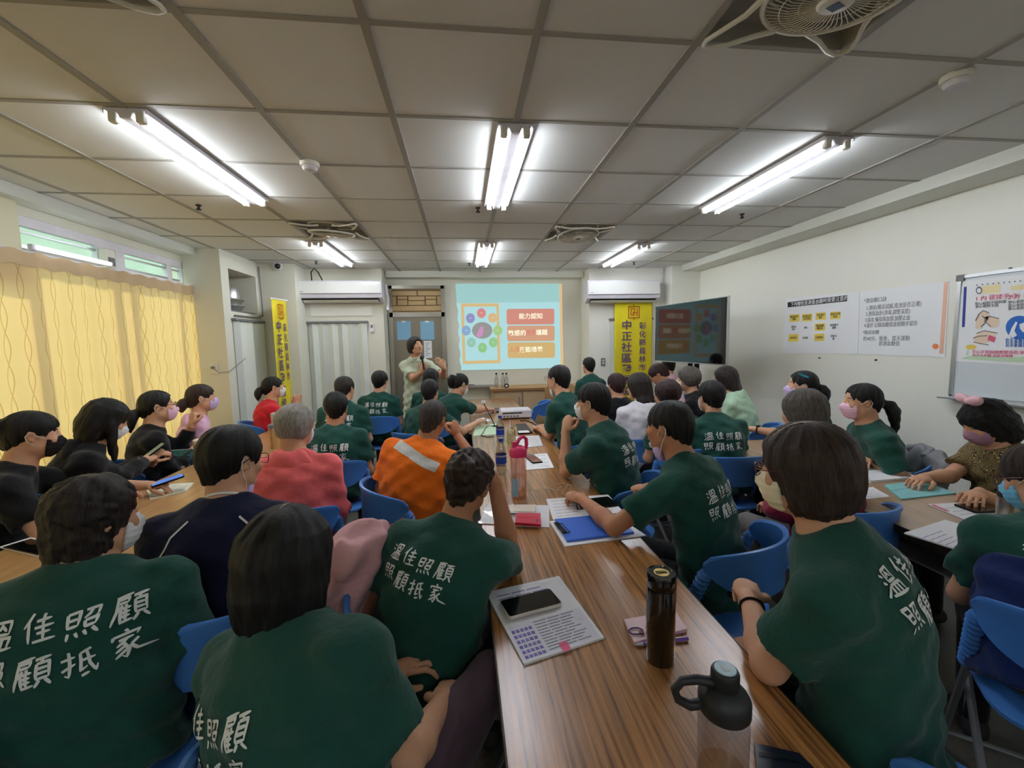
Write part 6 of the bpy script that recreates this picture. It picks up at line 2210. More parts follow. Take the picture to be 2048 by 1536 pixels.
# navy jacket round the back of the writing person
q = P4
hip, c7, up, fw, rt = q['hip'], q['c7'], q['up'], q['fw'], q['rt']
T = float((c7 - hip) @ up)
S = Shape()
S.loft(hip, up, fw, T, (-0.12, 0.2, 0.5, 0.66), (0.245, 0.235, 0.225, 0.205), (0.185, 0.172, 0.160, 0.140), (-0.01, -0.03, -0.045, -0.045), 0.03)
S.cut(hip + fw * 0.10, fw, 0.02)
ph = 1.0
S.warp = lambda x, y, z: 0.006 * (np.sin(x * 38 + z * 52 + 2 * np.sin(y * 25)) + np.sin(y * 47 - z * 30 + x * 20))
V, Q = S.mesh(0.009)
qmesh('jacket', relax(V, Q, 2), Q, MAT['navyjacket'], q['root'])
# ------------------------------------------------------------------ spare chairs and the pink jacket
chair(0.87, 5.45, math.radians(72), 'empty blue folding chair right of the middle table, the farther one')
chair(0.86, 4.42, math.radians(66), 'empty blue folding chair right of the middle table, the nearer one')
t = thing('jacket', 'pale pink windbreaker draped over a chair back in the middle', 'jacket', (P8C.x, P8C.y, 0.0), P8CR)
Sp = [('e', (0.0, -0.25, 0.80), (0.24, 0.075, 0.07), None, 0.04), ('e', (-0.06, -0.265, 0.70), (0.17, 0.065, 0.15), None, 0.04), ('e', (0.10, -0.27, 0.68), (0.13, 0.07, 0.14), None, 0.04),
      ('r', (0.15, -0.25, 0.78), (0.19, -0.27, 0.50), 0.055, 0.045, 0.03), ('r', (-0.17, -0.23, 0.78), (-0.16, -0.27, 0.48), 0.055, 0.045, 0.03), ('r', (0.0, -0.27, 0.72), (0.03, -0.29, 0.46), 0.08, 0.05, 0.04)]
soft('shell', Sp, MAT['pinkjacket'], t, 0.007, 0.010, 40, 1)
soft('hood', [('e', (0.05, -0.245, 0.875), (0.14, 0.085, 0.085), None, 0.03), ('e', (0.10, -0.26, 0.80), (0.08, 0.07, 0.08), None, 0.03)], MAT['pinkjacket'], t, 0.007, 0.009, 46, 1)
t = thing('bag', 'black soft bag hanging beside the pink jacket', 'bag', tuple(atz(762, 1190, 0.60) - Vector((0.06, 0, 0.12))))
soft('sack', [('e', (0.06, -0.02, 0.09), (0.13, 0.10, 0.09), None, 0.03), ('e', (0.08, 0.0, 0.16), (0.10, 0.07, 0.06), None, 0.03), ('c', (0, 0, 0.001), (0, 0, -1), 0.006)], MAT['black'], t, 0.009, 0.005, 38, 2)
obj('strap', MB().tube([(0.0, -0.05, 0.15), (0.03, -0.08, 0.22), (0.10, -0.08, 0.23), (0.14, -0.04, 0.16)], 0.008, 6), MAT['black soft'], t, True)
# tan wooden chair behind the far person
t = thing('wooden_chair', 'tan wooden chair with a curved back beside the cabinets', 'chair', (1.42, 6.0, 0), math.radians(180))
rings = []
for i in range(15):
    s = -1 + 2 * i / 14
    x, y = 0.24 * s, 0.06 * s * s
    z1 = 0.98 - 0.12 * s * s
    rings.append([(x, -0.20 + y, 0.55), (x, -0.18 + y, 0.55), (x, -0.18 + y, z1), (x, -0.20 + y, z1)])
obj('backrest', MB().loft(rings), MAT['cabinet edge'], t, True)
obj('seat', MB().rbox(-0.22, 0.22, -0.2, 0.2, 0.42, 0.45, 0.04), MAT['cabinet edge'], t)
for sx in (-0.19, 0.19):
    for sy in (-0.17, 0.17):
        obj('leg', MB().box(sx - 0.018, sx + 0.018, sy - 0.018, sy + 0.018, 0, 0.56 if sy < 0 else 0.42), MAT['cabinet edge'], t)

parting(P2, [(-0.012, 0.075), (-0.006, 0.03), (0.006, -0.055)])
parting(P3, [(-0.030, 0.070), (-0.022, 0.02), (-0.010, -0.045)])


# ------------------------------------------------------------------ things on the tables
TZ = 0.7405


def flat(mb, corners, z0, z1, o, mi=0):
    P = [atz(u, v, z0) for u, v in corners]
    a = sum((P[i].x * P[(i + 1) % len(P)].y - P[(i + 1) % len(P)].x * P[i].y) for i in range(len(P)))
    if a < 0:
        P = P[::-1]
    return mb.loft([[(p.x - o.x, p.y - o.y, z0 - o.z) for p in P], [(p.x - o.x, p.y - o.y, z1 - o.z) for p in P]], mi)


def centre(corners, z):
    return sum((atz(u, v, z) for u, v in corners), Vector()) / len(corners)


def sheet(name, label, cat, corners, z, th, m, part='sheet', group=None):
    o = centre(corners, z)
    t = thing(name, label, cat, tuple(o), 0, group)
    obj(part, flat(MB(), corners, z, z + th, o), m, t)
    return t, o


def bil(c, u, v):
    """c = TL, TR, BR, BL"""
    f = lambda i: (c[0][i] * (1 - u) + c[1][i] * u) * (1 - v) + (c[3][i] * (1 - u) + c[2][i] * u) * v
    return (f(0), f(1))


def patch(t, o, name, c, u0, u1, v0, v1, z, m, th=0.0004):
    return obj(name, flat(MB(), [bil(c, u0, v0), bil(c, u1, v0), bil(c, u1, v1), bil(c, u0, v1)], z, z + th, o), m, t)


def lines(t, o, c, rows, u0, u1, v0, v1, z, m, ragged=0.25):
    mb = MB()
    for k in range(rows):
        v = v0 + (v1 - v0) * k / max(rows - 1, 1)
        e = u1 - (u1 - u0) * ragged * rnd.random()
        n = 3
        for j in range(n):
            a, b = u0 + (e - u0) * (j + 0.04) / n, u0 + (e - u0) * (j + 0.92) / n
            flat(mb, [bil(c, a, v), bil(c, b, v), bil(c, b, v + 0.010), bil(c, a, v + 0.010)], z, z + 0.0003, o)
    return tag(obj('lettering', mb, m, t), kind='stuff')


def phone(label, c, z, case='black', th=0.009, m='screen off'):
    o = centre(c, z)
    t = thing('phone', label, 'phone', tuple(o))
    P = [atz(u, v, z) for u, v in c]
    ex = ((P[1] - P[0]) + (P[2] - P[3])) / 2
    ey = ((P[3] - P[0]) + (P[2] - P[1])) / 2
    a = math.atan2(ex.y, ex.x)
    L, Wd = ex.length, ey.length
    t.rotation_euler = (0, 0, a)
    obj('case', MB().rbox(-L / 2, L / 2, -Wd / 2, Wd / 2, 0, th, 0.010), MAT[case], t, True)
    obj('screen', MB().rbox(-L / 2 + .003, L / 2 - .003, -Wd / 2 + .003, Wd / 2 - .003, th, th + 0.0006, 0.008), MAT[m], t)
    return t


MAT['case champagne'] = mat('champagne phone case', rgb(206, 196, 184), 0.3, metal=0.3)
MAT['pad pink'] = mat('pale pink paper', rgb(240, 208, 214), 0.6)
MAT['file blue'] = mat('blue file cover', rgb(62, 112, 214), 0.4)
MAT['aqua'] = mat('aqua folder', rgb(146, 212, 216), 0.5)
MAT['wallet red'] = mat('crimson leather', rgb(196, 32, 62), 0.4, bump=0.1, bscale=200)
MAT['beige'] = mat('beige plastic', rgb(232, 220, 204), 0.4)
MAT['bottle lid'] = mat('charcoal bottle lid', rgb(34, 36, 40), 0.45)
MAT['pink lid'] = mat('magenta plastic', rgb(226, 54, 110), 0.35)
MAT['label blue'] = mat('blue bottle label', rgb(36, 72, 180), 0.35)
MAT['water'] = glass_mat('tea water', (0.93, 0.86, 0.72, 1), 0.05, 0.05)
MAT['gold'] = mat('gold print', rgb(206, 178, 104), 0.35, metal=0.5)
MAT['bamboo'] = wood_mat('bamboo grain', rgb(170, 124, 72), rgb(214, 174, 118), (10, 10, 0.6), 6, 0.4)
MAT['film'] = MAT['clear']

# sleeve of worksheets with the phone on it
c = [(972, 1188), (1118, 1155), (1208, 1278), (1048, 1332)]
t, o = sheet('worksheet_sleeve', 'clear plastic sleeve of printed worksheets in the near middle, phone on it', 'document', c, TZ, 0.006, MAT['paper'])
patch(t, o, 'form_panel', c, 0.02, 0.98, 0.48, 0.97, TZ + 0.006, mat('lilac tinted paper', rgb(232, 231, 242), 0.6))
lines(t, o, c, 11, 0.36, 0.93, 0.50, 0.90, TZ + 0.0066, MAT['ink grey'])
for i in range(5):
    for j in range(6):
        patch(t, o, 'form_cell', c, 0.06 + 0.055 * i, 0.10 + 0.055 * i, 0.54 + 0.07 * j, 0.58 + 0.07 * j, TZ + 0.0066, MAT['ink violet'])
lines(t, o, c, 3, 0.1, 0.8, 0.06, 0.16, TZ + 0.0062, MAT['ink violet'])
patch(t, o, 'pink_tab', c, 0.50, 0.60, 0.86, 0.99, TZ + 0.0072, MAT['ink pink'])
mb = MB()
n = 10
for i in range(n + 1):
    for j in range(n + 1):
        u, v = -0.03 + 1.07 * i / n, -0.05 + 1.08 * j / n
        px, py = bil(c, u, v)
        p = atz(px, py, TZ)
        edge = max(abs(u - 0.5), abs(v - 0.5)) > 0.5
        mb.v.append((p.x - o.x, p.y - o.y, (0.0012 if edge else 0.0088) + (0.003 * rnd.random() if 0.3 < u and (u > 0.8 or v < 0.2) else 0.0004 * rnd.random())))
for i in range(n):
    for j in range(n):
        a = i * (n + 1) + j
        mb.f.append((a, a + 1, a + n + 2, a + n + 1))
        mb.mi.append(0)
obj('film', mb, MAT['film'], t)
phone('dark phone in a champagne case lying on the worksheet sleeve', [(998, 1206), (1106, 1182), (1120, 1212), (1018, 1244)], TZ + 0.0105, 'case champagne', 0.010)

# black vacuum flask
b = atz(1320, 1318, TZ)
hh = 0.232
t = thing('vacuum_flask', 'tall glossy black flask with a gold badge on its lid', 'flask', (b.x, b.y, TZ))
obj('body', MB().lathe([(0.0335, 0), (0.0355, 0.003), (0.0358, 0.19), (0.0352, 0.196)], 40), MAT['black gloss'], t, True)
ld = obj('lid', MB().lathe([(0.0345, 0.197), (0.0362, 0.199), (0.0362, 0.229), (0.034, 0.2335), (0.031, 0.2335), (0.030, 0.2315), (0.001, 0.2315)], 40), MAT['black gloss'], t, True)
bd = obj('badge', MB().lathe([(0.0185, 0.2316), (0.0185, 0.2322), (0.001, 0.2322)], 32), MAT['gold'], t)
obj('badge_centre', MB().box(-0.014, 0.014, -0.006, 0.006, 0.2322, 0.2326), MAT['black'], bd)
text_mesh('lettering', 'COFFEE', 0.0075, MAT['gold'], bd, FLAT((0, 0, 0.2329), 0.15))

# pink pad, trinket, pen
c = [(1248, 1245), (1350, 1227), (1374, 1264), (1268, 1291)]
t, o = sheet('note_pad', 'pale pink square pad partly behind the black flask', 'notepad', c, TZ, 0.010, MAT['pad pink'])
p = atz(1272, 1262, TZ + 0.0135) - o
t2 = thing('key_ring', 'small dark ring trinket lying on the pink pad', 'keyring', tuple(o + p))
obj('ring', MB().tube([(0.020 * math.cos(a), 0.013 * math.sin(a), 0) for a in np.linspace(0, 2 * PI, 22, endpoint=False)], 0.002, 6, closed=True), MAT['ink purple'], t2, True)
obj('bead', MB().lathe([(0.001, -0.002), (0.007, 0.0), (0.007, 0.003), (0.001, 0.005)], 14).xform(Matrix.Translation((0.012, -0.010, 0))), mat('maroon bead', rgb(90, 30, 44), 0.3), t2, True)
a, b2 = atz(1270, 1290, TZ + 0.006), atz(1376, 1277, TZ + 0.006)
dv = b2 - a
t = thing('pen', 'purple and white pen lying behind the black flask', 'pen', tuple((a + b2) / 2), math.atan2(dv.y, dv.x))
L = dv.length / 2
obj('barrel', MB().tube([(-L * 0.7, 0, 0), (L, 0, 0)], 0.0048, 10), mat('violet plastic', rgb(126, 84, 186), 0.3), t, True)
obj('tip', MB().tube([(-L, 0, 0), (-L * 0.7, 0, 0)], [0.0015, 0.0046], 10), MAT['white'], t, True)
obj('clip', MB().box(L * 0.3, L * 0.98, -0.0012, 0.0012, 0.005, 0.0065), MAT['white'], t)

# sports bottle with looped lid
b = atz(1450, 1352, 0.985)
t = thing('sports_bottle', 'smoky clear sports bottle with a black looped lid at the front edge', 'bottle', (b.x, b.y, TZ), -0.2)
obj('body', MB().lathe([(0.036, 0), (0.040, 0.006), (0.0405, 0.10), (0.0405, 0.165), (0.0385, 0.185), (0.0355, 0.192)], 40), MAT['bottle smoky'], t, True)
obj('water', MB().lathe([(0.034, 0.004), (0.037, 0.012), (0.0372, 0.075), (0.001, 0.075)], 32), MAT['water'], t, True)
ld = obj('lid', MB().lathe([(0.039, 0.182), (0.0415, 0.186), (0.0415, 0.208), (0.037, 0.216), (0.026, 0.228), (0.021, 0.230)], 40), MAT['bottle lid'], t, True)
obj('cap', MB().lathe([(0.0205, 0.228), (0.0225, 0.232), (0.0225, 0.252), (0.020, 0.257), (0.016, 0.258)], 32), MAT['bottle lid'], t, True)
cp = obj('cap_badge', MB().lathe([(0.0175, 0.2575), (0.0165, 0.2595), (0.001, 0.2595)], 32), mat('pale badge', rgb(176, 204, 216), 0.3), t, True)
obj('badge_mark', MB().box(-0.006, -0.003, -0.005, 0.006, 0.2597, 0.2602).box(0.003, 0.006, -0.005, 0.006, 0.2597, 0.2602).box(-0.006, 0.006, -0.007, -0.004, 0.2597, 0.2602), MAT['white'], cp)
obj('loop_handle', MB().tube([(-0.018, 0, 0.232), (-0.045, 0, 0.236), (-0.070, 0, 0.232), (-0.082, 0, 0.216), (-0.076, 0, 0.198), (-0.056, 0, 0.188), (-0.038, 0, 0.192)], [0.009, 0.008, 0.0075, 0.0075, 0.0075, 0.0085, 0.009], 10), MAT['bottle lid'], t, True)
c = [(1508, 1500), (1598, 1521), (1665, 1590), (1520, 1620)]
t, o = sheet('pouch', 'dark navy plastic-wrapped pouch at the front table edge', 'pouch', c, TZ, 0.016, mat('dark navy film', rgb(20, 24, 40), 0.25))
patch(t, o, 'crinkled_edge', c, 0.1, 0.95, 0.0, 0.10, TZ + 0.016, MAT['clear'], 0.003)

# clipboard, papers, phones by the chin-mask person
c = [(1098, 1044), (1228, 1030), (1292, 1072), (1130, 1094)]
t, o = sheet('clipboard', 'white clipboard under a blue file with a black clip, beneath the elbow', 'clipboard', c, TZ, 0.004, MAT['paper'])
c2 = [(1110, 1042), (1222, 1031), (1268, 1068), (1134, 1085)]
obj('blue_file', flat(MB(), c2, TZ + 0.004, TZ + 0.014, o), MAT['file blue'], t)
cl = obj('clip', flat(MB(), [(1108, 1047), (1116, 1046), (1134, 1066), (1126, 1068)], TZ + 0.014, TZ + 0.020, o), MAT['black'], t)
pp = [atz(u, v, TZ + 0.024) - o for u, v in ((1112, 1048), (1124, 1047), (1140, 1064), (1128, 1067))]
obj('clip_wire', MB().tube([tuple(x) for x in pp], 0.002, 6), MAT['black'], cl, True)
c = [(1092, 999), (1216, 990), (1248, 1026), (1106, 1040)]
t, o = sheet('handout', 'white handout sheets under the hand of the chin-mask person', 'paper', c, TZ, 0.003, MAT['paper'])
lines(t, o, c, 6, 0.06, 0.5, 0.1, 0.85, TZ + 0.0031, MAT['ink grey'])
phone('black phone lying face up beside the forearm on the handout', [(1172, 1000), (1222, 996), (1232, 1012), (1184, 1019)], TZ + 0.0035)
t, o = sheet('key_case', 'small black key case on the handout', 'case', [(1150, 1003), (1162, 1001), (1168, 1018), (1154, 1020)], TZ + 0.0035, 0.014, MAT['black soft'], 'case')
obj('zip', flat(MB(), [(1152, 1004), (1156, 1004), (1161, 1018), (1157, 1018)], TZ + 0.0175, TZ + 0.019, o), MAT['alu'], t)
p = atz(1130, 984, TZ + 0.006)
t = thing('eyeglasses', 'thin metal spectacles held over the table by a hand', 'glasses', (p.x, p.y, TZ + 0.022), 0.6)
for sx in (-1, 1):
    obj('rim', MB().tube([(sx * 0.032 + 0.024 * math.cos(a), 0.0, 0.0 + 0.020 * math.sin(a)) for a in np.linspace(0, 2 * PI, 20, endpoint=False)], 0.0014, 6, closed=True), MAT['alu'], t, True)
    obj('temple', MB().tube([(sx * 0.056, 0, 0.006), (sx * 0.058, 0.06, 0.004), (sx * 0.056, 0.12, -0.012)], 0.0013, 6), MAT['alu'], t, True)
obj('bridge', MB().tube([(-0.008, 0, 0.004), (0, -0.003, 0.008), (0.008, 0, 0.004)], 0.0013, 6), MAT['alu'], t, True)

# clear bag with the red wallet and card case
c = [(975, 1010), (1098, 1012), (1099, 1056), (958, 1048)]
t, o = sheet('plastic_bag', 'crumpled clear and white plastic bag under the red wallet', 'bag', c, TZ, 0.004, MAT['paper'])
mb = MB()
for i in range(11):
    for j in range(8):
        p = atz(*bil(c, -0.02 + 1.04 * i / 10, -0.02 + 1.04 * j / 7), TZ) - o
        mb.v.append((p.x, p.y, 0.0045 + 0.006 * rnd.random()))
for i in range(10):
    for j in range(7):
        a = i * 8 + j
        mb.f.append((a, a + 1, a + 9, a + 8))
        mb.mi.append(0)
obj('film', mb, MAT['film'], t)
t, o = sheet('wallet_phone', 'crimson red wallet phone case on the plastic bag', 'wallet', [(1032, 1031), (1081, 1031), (1082, 1054), (1030, 1050)], TZ + 0.011, 0.012, MAT['wallet red'], 'cover')
obj('stitch', flat(MB(), [(1036, 1034), (1078, 1034), (1078, 1035), (1036, 1035)], TZ + 0.023, TZ + 0.0234, o), MAT['ink red'], t)
obj('button', flat(MB(), [(1073, 1039), (1076, 1039), (1076, 1043), (1073, 1043)], TZ + 0.023, TZ + 0.025, o), MAT['ink purple'], t)
t, o = sheet('card_case', 'flat beige case lying beyond the red wallet', 'case', [(992, 1013), (1072, 1013), (1070, 1027), (990, 1026)], TZ + 0.011, 0.010, MAT['beige'], 'case')
obj('trim', flat(MB(), [(990, 1023), (1070, 1024), (1070, 1026), (990, 1026)], TZ + 0.021, TZ + 0.022, o), MAT['alu'], t)

# pink tumbler, blue-label bottles, drink bag
b = atz(1038, 996, TZ)
ztop = aty(1038, 912, b.y).z - TZ
t = thing('water_bottle', 'tall pink clear bottle with a magenta looped lid', 'bottle', (b.x, b.y, TZ), 0.3)
r = 0.043
obj('body', MB().lathe([(r * 0.86, 0), (r * 0.93, 0.006), (r * 0.97, ztop * 0.6), (r, ztop)], 36), MAT['bottle pink'], t, True)
obj('water', MB().lathe([(r * 0.8, 0.004), (r * 0.88, 0.012), (r * 0.90, ztop * 0.55), (0.001, ztop * 0.55)], 28), MAT['water'], t, True)
obj('lid', MB().lathe([(r * 1.02, ztop), (r * 1.04, ztop + 0.004), (r * 1.04, ztop + 0.030), (r * 0.85, ztop + 0.046), (r * 0.45, ztop + 0.056), (0.001, ztop + 0.058)], 36), MAT['pink lid'], t, True)
obj('spout', MB().lathe([(0.013, 0), (0.013, 0.030), (0.010, 0.036), (0.001, 0.037)], 16).xform(Matrix.Translation((-0.020, 0, ztop + 0.042))), MAT['pink lid'], t, True)
obj('loop_handle', MB().tube([(-0.012, 0, ztop + 0.055), (0.006, 0, ztop + 0.088), (0.030, 0, ztop + 0.100), (0.047, 0, ztop + 0.085), (0.048, 0, ztop + 0.055), (0.042, 0, ztop + 0.028)], 0.0095, 10), MAT['pink lid'], t, True)
obj('straw', MB().tube([(-0.015, 0, ztop), (-0.012, 0.004, ztop * 0.5), (-0.010, 0.006, 0.01)], 0.003, 8), MAT['white'], t, True)
lb = MB()
rings = [[(r * 1.005 * math.sin(a), -r * 1.005 * math.cos(a), z) for a in np.linspace(-1.25, -0.55, 8)] for z in (0.02, 0.115)]
lb.loft(rings, cap=False, close=False)
obj('label', lb, mat('pale blue sticker', rgb(134, 182, 214), 0.5), t, True)


def pet(label, px, py):
    b = atz(px, py, TZ)
    t = thing('drink_bottle', label, 'bottle', (b.x, b.y, TZ), 0, 'blue-capped drink bottles')
    obj('body', MB().lathe([(0.026, 0), (0.032, 0.006), (0.033, 0.055), (0.0335, 0.06), (0.0335, 0.13), (0.033, 0.135), (0.028, 0.165), (0.014, 0.195), (0.0125, 0.21)], 28), MAT['bottle clear'], t, True)
    obj('water', MB().lathe([(0.024, 0.003), (0.030, 0.008), (0.031, 0.12), (0.001, 0.12)], 24), MAT['water'], t, True)
    lb = obj('label', MB().lathe([(0.0342, 0.058), (0.0342, 0.128)], 28, cap=False), MAT['label blue'], t, True)
    for z in (0.062, 0.114):
        obj('label_band', MB().lathe([(0.0345, z), (0.0345, z + 0.009)], 28, cap=False), MAT['alu'], lb, True)
    obj('cap', MB().lathe([(0.0145, 0.205), (0.0150, 0.207), (0.0150, 0.224), (0.013, 0.226), (0.001, 0.226)], 20), MAT['label blue'], t, True)
    return t


pet('blue-capped drink bottle directly behind the pink bottle', 1003, 948)
pet('blue-capped drink bottle farther along the table, beside the drink bag', 1001, 886)
b = atz(1023, 886, TZ)
t = thing('drink_bag', 'tied yellowish plastic bag of drink next to the far blue-capped bottle', 'bag', (b.x, b.y, TZ))
obj('bag', MB().lathe([(0.030, 0), (0.037, 0.01), (0.038, 0.08), (0.034, 0.105), (0.018, 0.118), (0.014, 0.125)], 24), MAT['bag yellow'], t, True)
obj('knot', MB().tube([(0, 0, 0.115), (0.012, 0, 0.135), (0.035, 0.005, 0.150), (0.050, 0.01, 0.140)], [0.012, 0.016, 0.014, 0.008], 10), MAT['bag yellow'], t, True)
obj('straw', MB().tube([(-0.005, 0, 0.02), (-0.010, 0, 0.19)], 0.003, 8), MAT['white'], t, True)
t, o = sheet('notebook', 'dark notebook with a white slip by the drink bag', 'notebook', [(1033, 851), (1051, 849), (1065, 866), (1036, 869)], TZ, 0.014, MAT['black soft'], 'cover')
obj('slip', flat(MB(), [(1036, 862), (1056, 861), (1060, 865), (1038, 866)], TZ + 0.014, TZ + 0.016, o), MAT['paper'], t)
c = [(1030, 874), (1078, 871), (1086, 892), (1040, 897)]
t, o = sheet('handout', 'white handout beneath the clasped hands on the middle table', 'paper', c, TZ, 0.003, MAT['paper'])
lines(t, o, c, 5, 0.5, 0.95, 0.15, 0.85, TZ + 0.0031, MAT['ink grey'])
c = [(1048, 911), (1094, 907), (1108, 936), (1052, 941)]
t, o = sheet('handout', 'white handout with a dark phone, right of the nearer blue-capped bottle', 'paper', c, TZ, 0.003, MAT['paper'])
lines(t, o, c, 4, 0.55, 0.95, 0.1, 0.8, TZ + 0.0031, MAT['ink grey'])
phone('dark phone on the handout beside the nearer blue-capped bottle', [(1053, 912), (1072, 910), (1080, 926), (1058, 928)], TZ + 0.0035)

# projector, gooseneck, cables and small things at the far table
b = atz(1033, 838, TZ)
t = thing('projector', 'white projector on the middle table with a dark grille at its rear', 'projector', (b.x, b.y + 0.10, TZ))
obj('body', MB().rbox(-0.165, 0.165, -0.115, 0.115, 0.012, 0.095, 0.02), MAT['white'], t, True)
obj('rear_grille', MB().box(-0.15, 0.06, -0.118, -0.1145, 0.062, 0.074), MAT['dark'], t)
for k in range(5):
    obj('port', MB().box(-0.14 + 0.035 * k, -0.118 + 0.035 * k, -0.118, -0.1145, 0.028, 0.042), MAT['grey'], t)
obj('lens', MB().cyl((0.07, 0.11, 0.055), 0.030, 0.02, 24, axis='y'), MAT['black gloss'], t, True)
for sx in (-0.13, 0.13):
    for sy in (-0.09, 0.09):
        obj('foot', MB().cyl((sx, sy, 0), 0.012, 0.013, 12), MAT['black soft'], t)
a = atz(990, 853, TZ)
b2 = aty(967, 806, a.y + 0.10)
t = thing('gooseneck_holder', 'thin black gooseneck holder with a white clamp on the middle table', 'holder', tuple(a))
obj('base', MB().cyl((0, 0, 0), 0.028, 0.008, 20), MAT['black'], t)
dv = b2 - a
obj('neck', MB().tube([(0, 0, 0.006), tuple(dv * 0.5 + Vector((0.006, 0, 0))), tuple(dv)], 0.0045, 8), MAT['black'], t, True)
obj('clamp', MB().rbox(dv.x - 0.022, dv.x + 0.022, dv.y - 0.008, dv.y + 0.008, dv.z - 0.004, dv.z + 0.028, 0.004), MAT['white'], t)
pts = [(990, 853), (976, 851), (971, 856), (966, 866), (962, 871), (975, 874), (988, 873)]
tag(obj('cable', MB().tube([tuple(atz(u, v, TZ + 0.004)) for u, v in pts], 0.0035, 6), MAT['black'], None, True), 'black cable looping over the green mat on the middle table', 'cable')
pts = [(1040, 842), (1052, 841), (1066, 846), (1075, 853)]
tag(obj('cable', MB().tube([tuple(atz(u, v, TZ + 0.004)) for u, v in pts], 0.005, 6), MAT['black'], None, True), 'thick black cable behind the projector', 'cable')
t, o = sheet('mat', 'pale green sheet under the cable on the middle table', 'mat', [(950, 853), (992, 848), (994, 869), (946, 872)], TZ, 0.002, MAT['ink green'])
c = [(952, 840), (966, 836), (984, 842), (960, 847)]
t, o = sheet('note_pad', 'small white notepad with a pen before the ponytail writer', 'notepad', c, TZ, 0.006, MAT['paper'])
a, b2 = atz(958, 845, TZ + 0.010) - o, atz(972, 838, TZ + 0.010) - o
obj('pen', MB().tube([tuple(a), tuple(b2)], 0.005, 8), MAT['black'], t, True)
t, o = sheet('calculator', 'small dark calculator near the projector', 'calculator', [(985, 819), (998, 818), (998, 825), (984, 826)], TZ, 0.014, MAT['black soft'], 'case')
obj('display', flat(MB(), [(986, 820), (997, 819), (997, 821), (986, 822)], TZ + 0.014, TZ + 0.0146, o), MAT['ink grey'], t)
t, o = sheet('paper_slip', 'small crumpled white tissue near the calculator', 'tissue', [(973, 821), (982, 818), (984, 825), (975, 827)], TZ, 0.012, MAT['paper'])

# ------------------------------------------------------------------ left row
for (px, py, h, r, lab, bm, lm) in ((402, 930, 0.155, 0.034, 'brown translucent tumbler with a pale lid on the left table', 'tumbler brown', 'beige'), (551, 895, 0.165, 0.042, 'bamboo-sided flask with a grey lid behind the grey-haired person', 'bamboo', 'grey'),
                                    (553, 862, 0.15, 0.040, 'frosted cup with a clear lid in front of the person in red', 'frost', 'frost lid')):
    if bm == 'tumbler brown':
        MAT[bm] = mat('brown translucent plastic', rgb(140, 104, 78), 0.35)
    if bm == 'frost':
        MAT[bm] = mat('frosted pinkish plastic', rgb(206, 186, 172), 0.4)
        MAT['frost lid'] = mat('greyish lid plastic', rgb(190, 194, 190), 0.3)
    b = atz(px, py, TZ)
    t = thing('tumbler', lab, 'cup', (b.x, b.y, TZ))
    obj('body', MB().lathe([(r * 0.86, 0), (r * 0.9, 0.004), (r, h)], 28), MAT[bm], t, True)
    obj('lid', MB().lathe([(r * 1.04, h), (r * 1.06, h + 0.004), (r * 1.04, h + 0.022), (r * 0.7, h + 0.030), (0.001, h + 0.031)], 28), MAT[lm], t, True)
    obj('band', MB().lathe([(r * 1.0, h * 0.93), (r * 1.02, h * 0.93), (r * 1.02, h * 0.97), (r * 1.0, h * 0.97)], 28), MAT['alu'], t, True)
c = [(290, 972), (388, 967), (372, 984), (300, 1000)]
t, o = sheet('magazine', 'open cream magazine pages on the left table', 'magazine', c, TZ, 0.006, mat('cream page', rgb(236, 236, 214), 0.6))
lines(t, o, c, 5, 0.05, 0.45, 0.15, 0.8, TZ + 0.0062, MAT['ink grey'])
lines(t, o, c, 5, 0.55, 0.95, 0.15, 0.8, TZ + 0.0062, MAT['ink grey'])
c = [(0, 1096), (62, 1077), (132, 1096), (76, 1114)]
t, o = sheet('tablet', 'black tablet in a white case on the near left table', 'tablet', c, TZ, 0.006, MAT['white'], 'case')
obj('screen', flat(MB(), [(6, 1096), (62, 1079), (126, 1096), (74, 1111)], TZ + 0.006, TZ + 0.0105, o), MAT['screen off'], t)


def held(info, hand_, label, L, Wd, tilt, m):
    """a phone lying in a hand"""
    Wm = Matrix.Translation(Vector(info['base'])) @ Matrix.Rotation(math.radians(info['yaw']), 4, 'Z') @ Matrix.Scale(info['sc'], 4)
    S0, el, Wt, hd, nrm, pose = info['J'][hand_]
    d = hd / np.linalg.norm(hd)
    p = Wm @ Vector(Wt + d * 0.095)
    t = thing('phone', label, 'phone', (p.x, p.y, p.z + 0.022), math.radians(info['yaw']), None, (math.radians(tilt), 0, math.radians(info['yaw'])))
    obj('case', MB().rbox(-Wd / 2, Wd / 2, -L / 2, L / 2, 0, 0.009, 0.010), MAT['black'], t, True)
    obj('screen', MB().rbox(-Wd / 2 + .004, Wd / 2 - .004, -L / 2 + .004, L / 2 - .004, 0.009, 0.0096, 0.008), m, t)


held(P26, 'R', 'phone held up by the long-haired person in black', 0.15, 0.075, 35, mat('lit phone screen', rgb(30, 34, 40), 0.2, emit=rgb(190, 200, 150), estr=0.25))
held(P25, 'L', 'phone with a blue lit screen held over the left table', 0.15, 0.075, 10, mat('blue phone screen', rgb(20, 40, 80), 0.2, emit=rgb(90, 140, 230), estr=0.6))

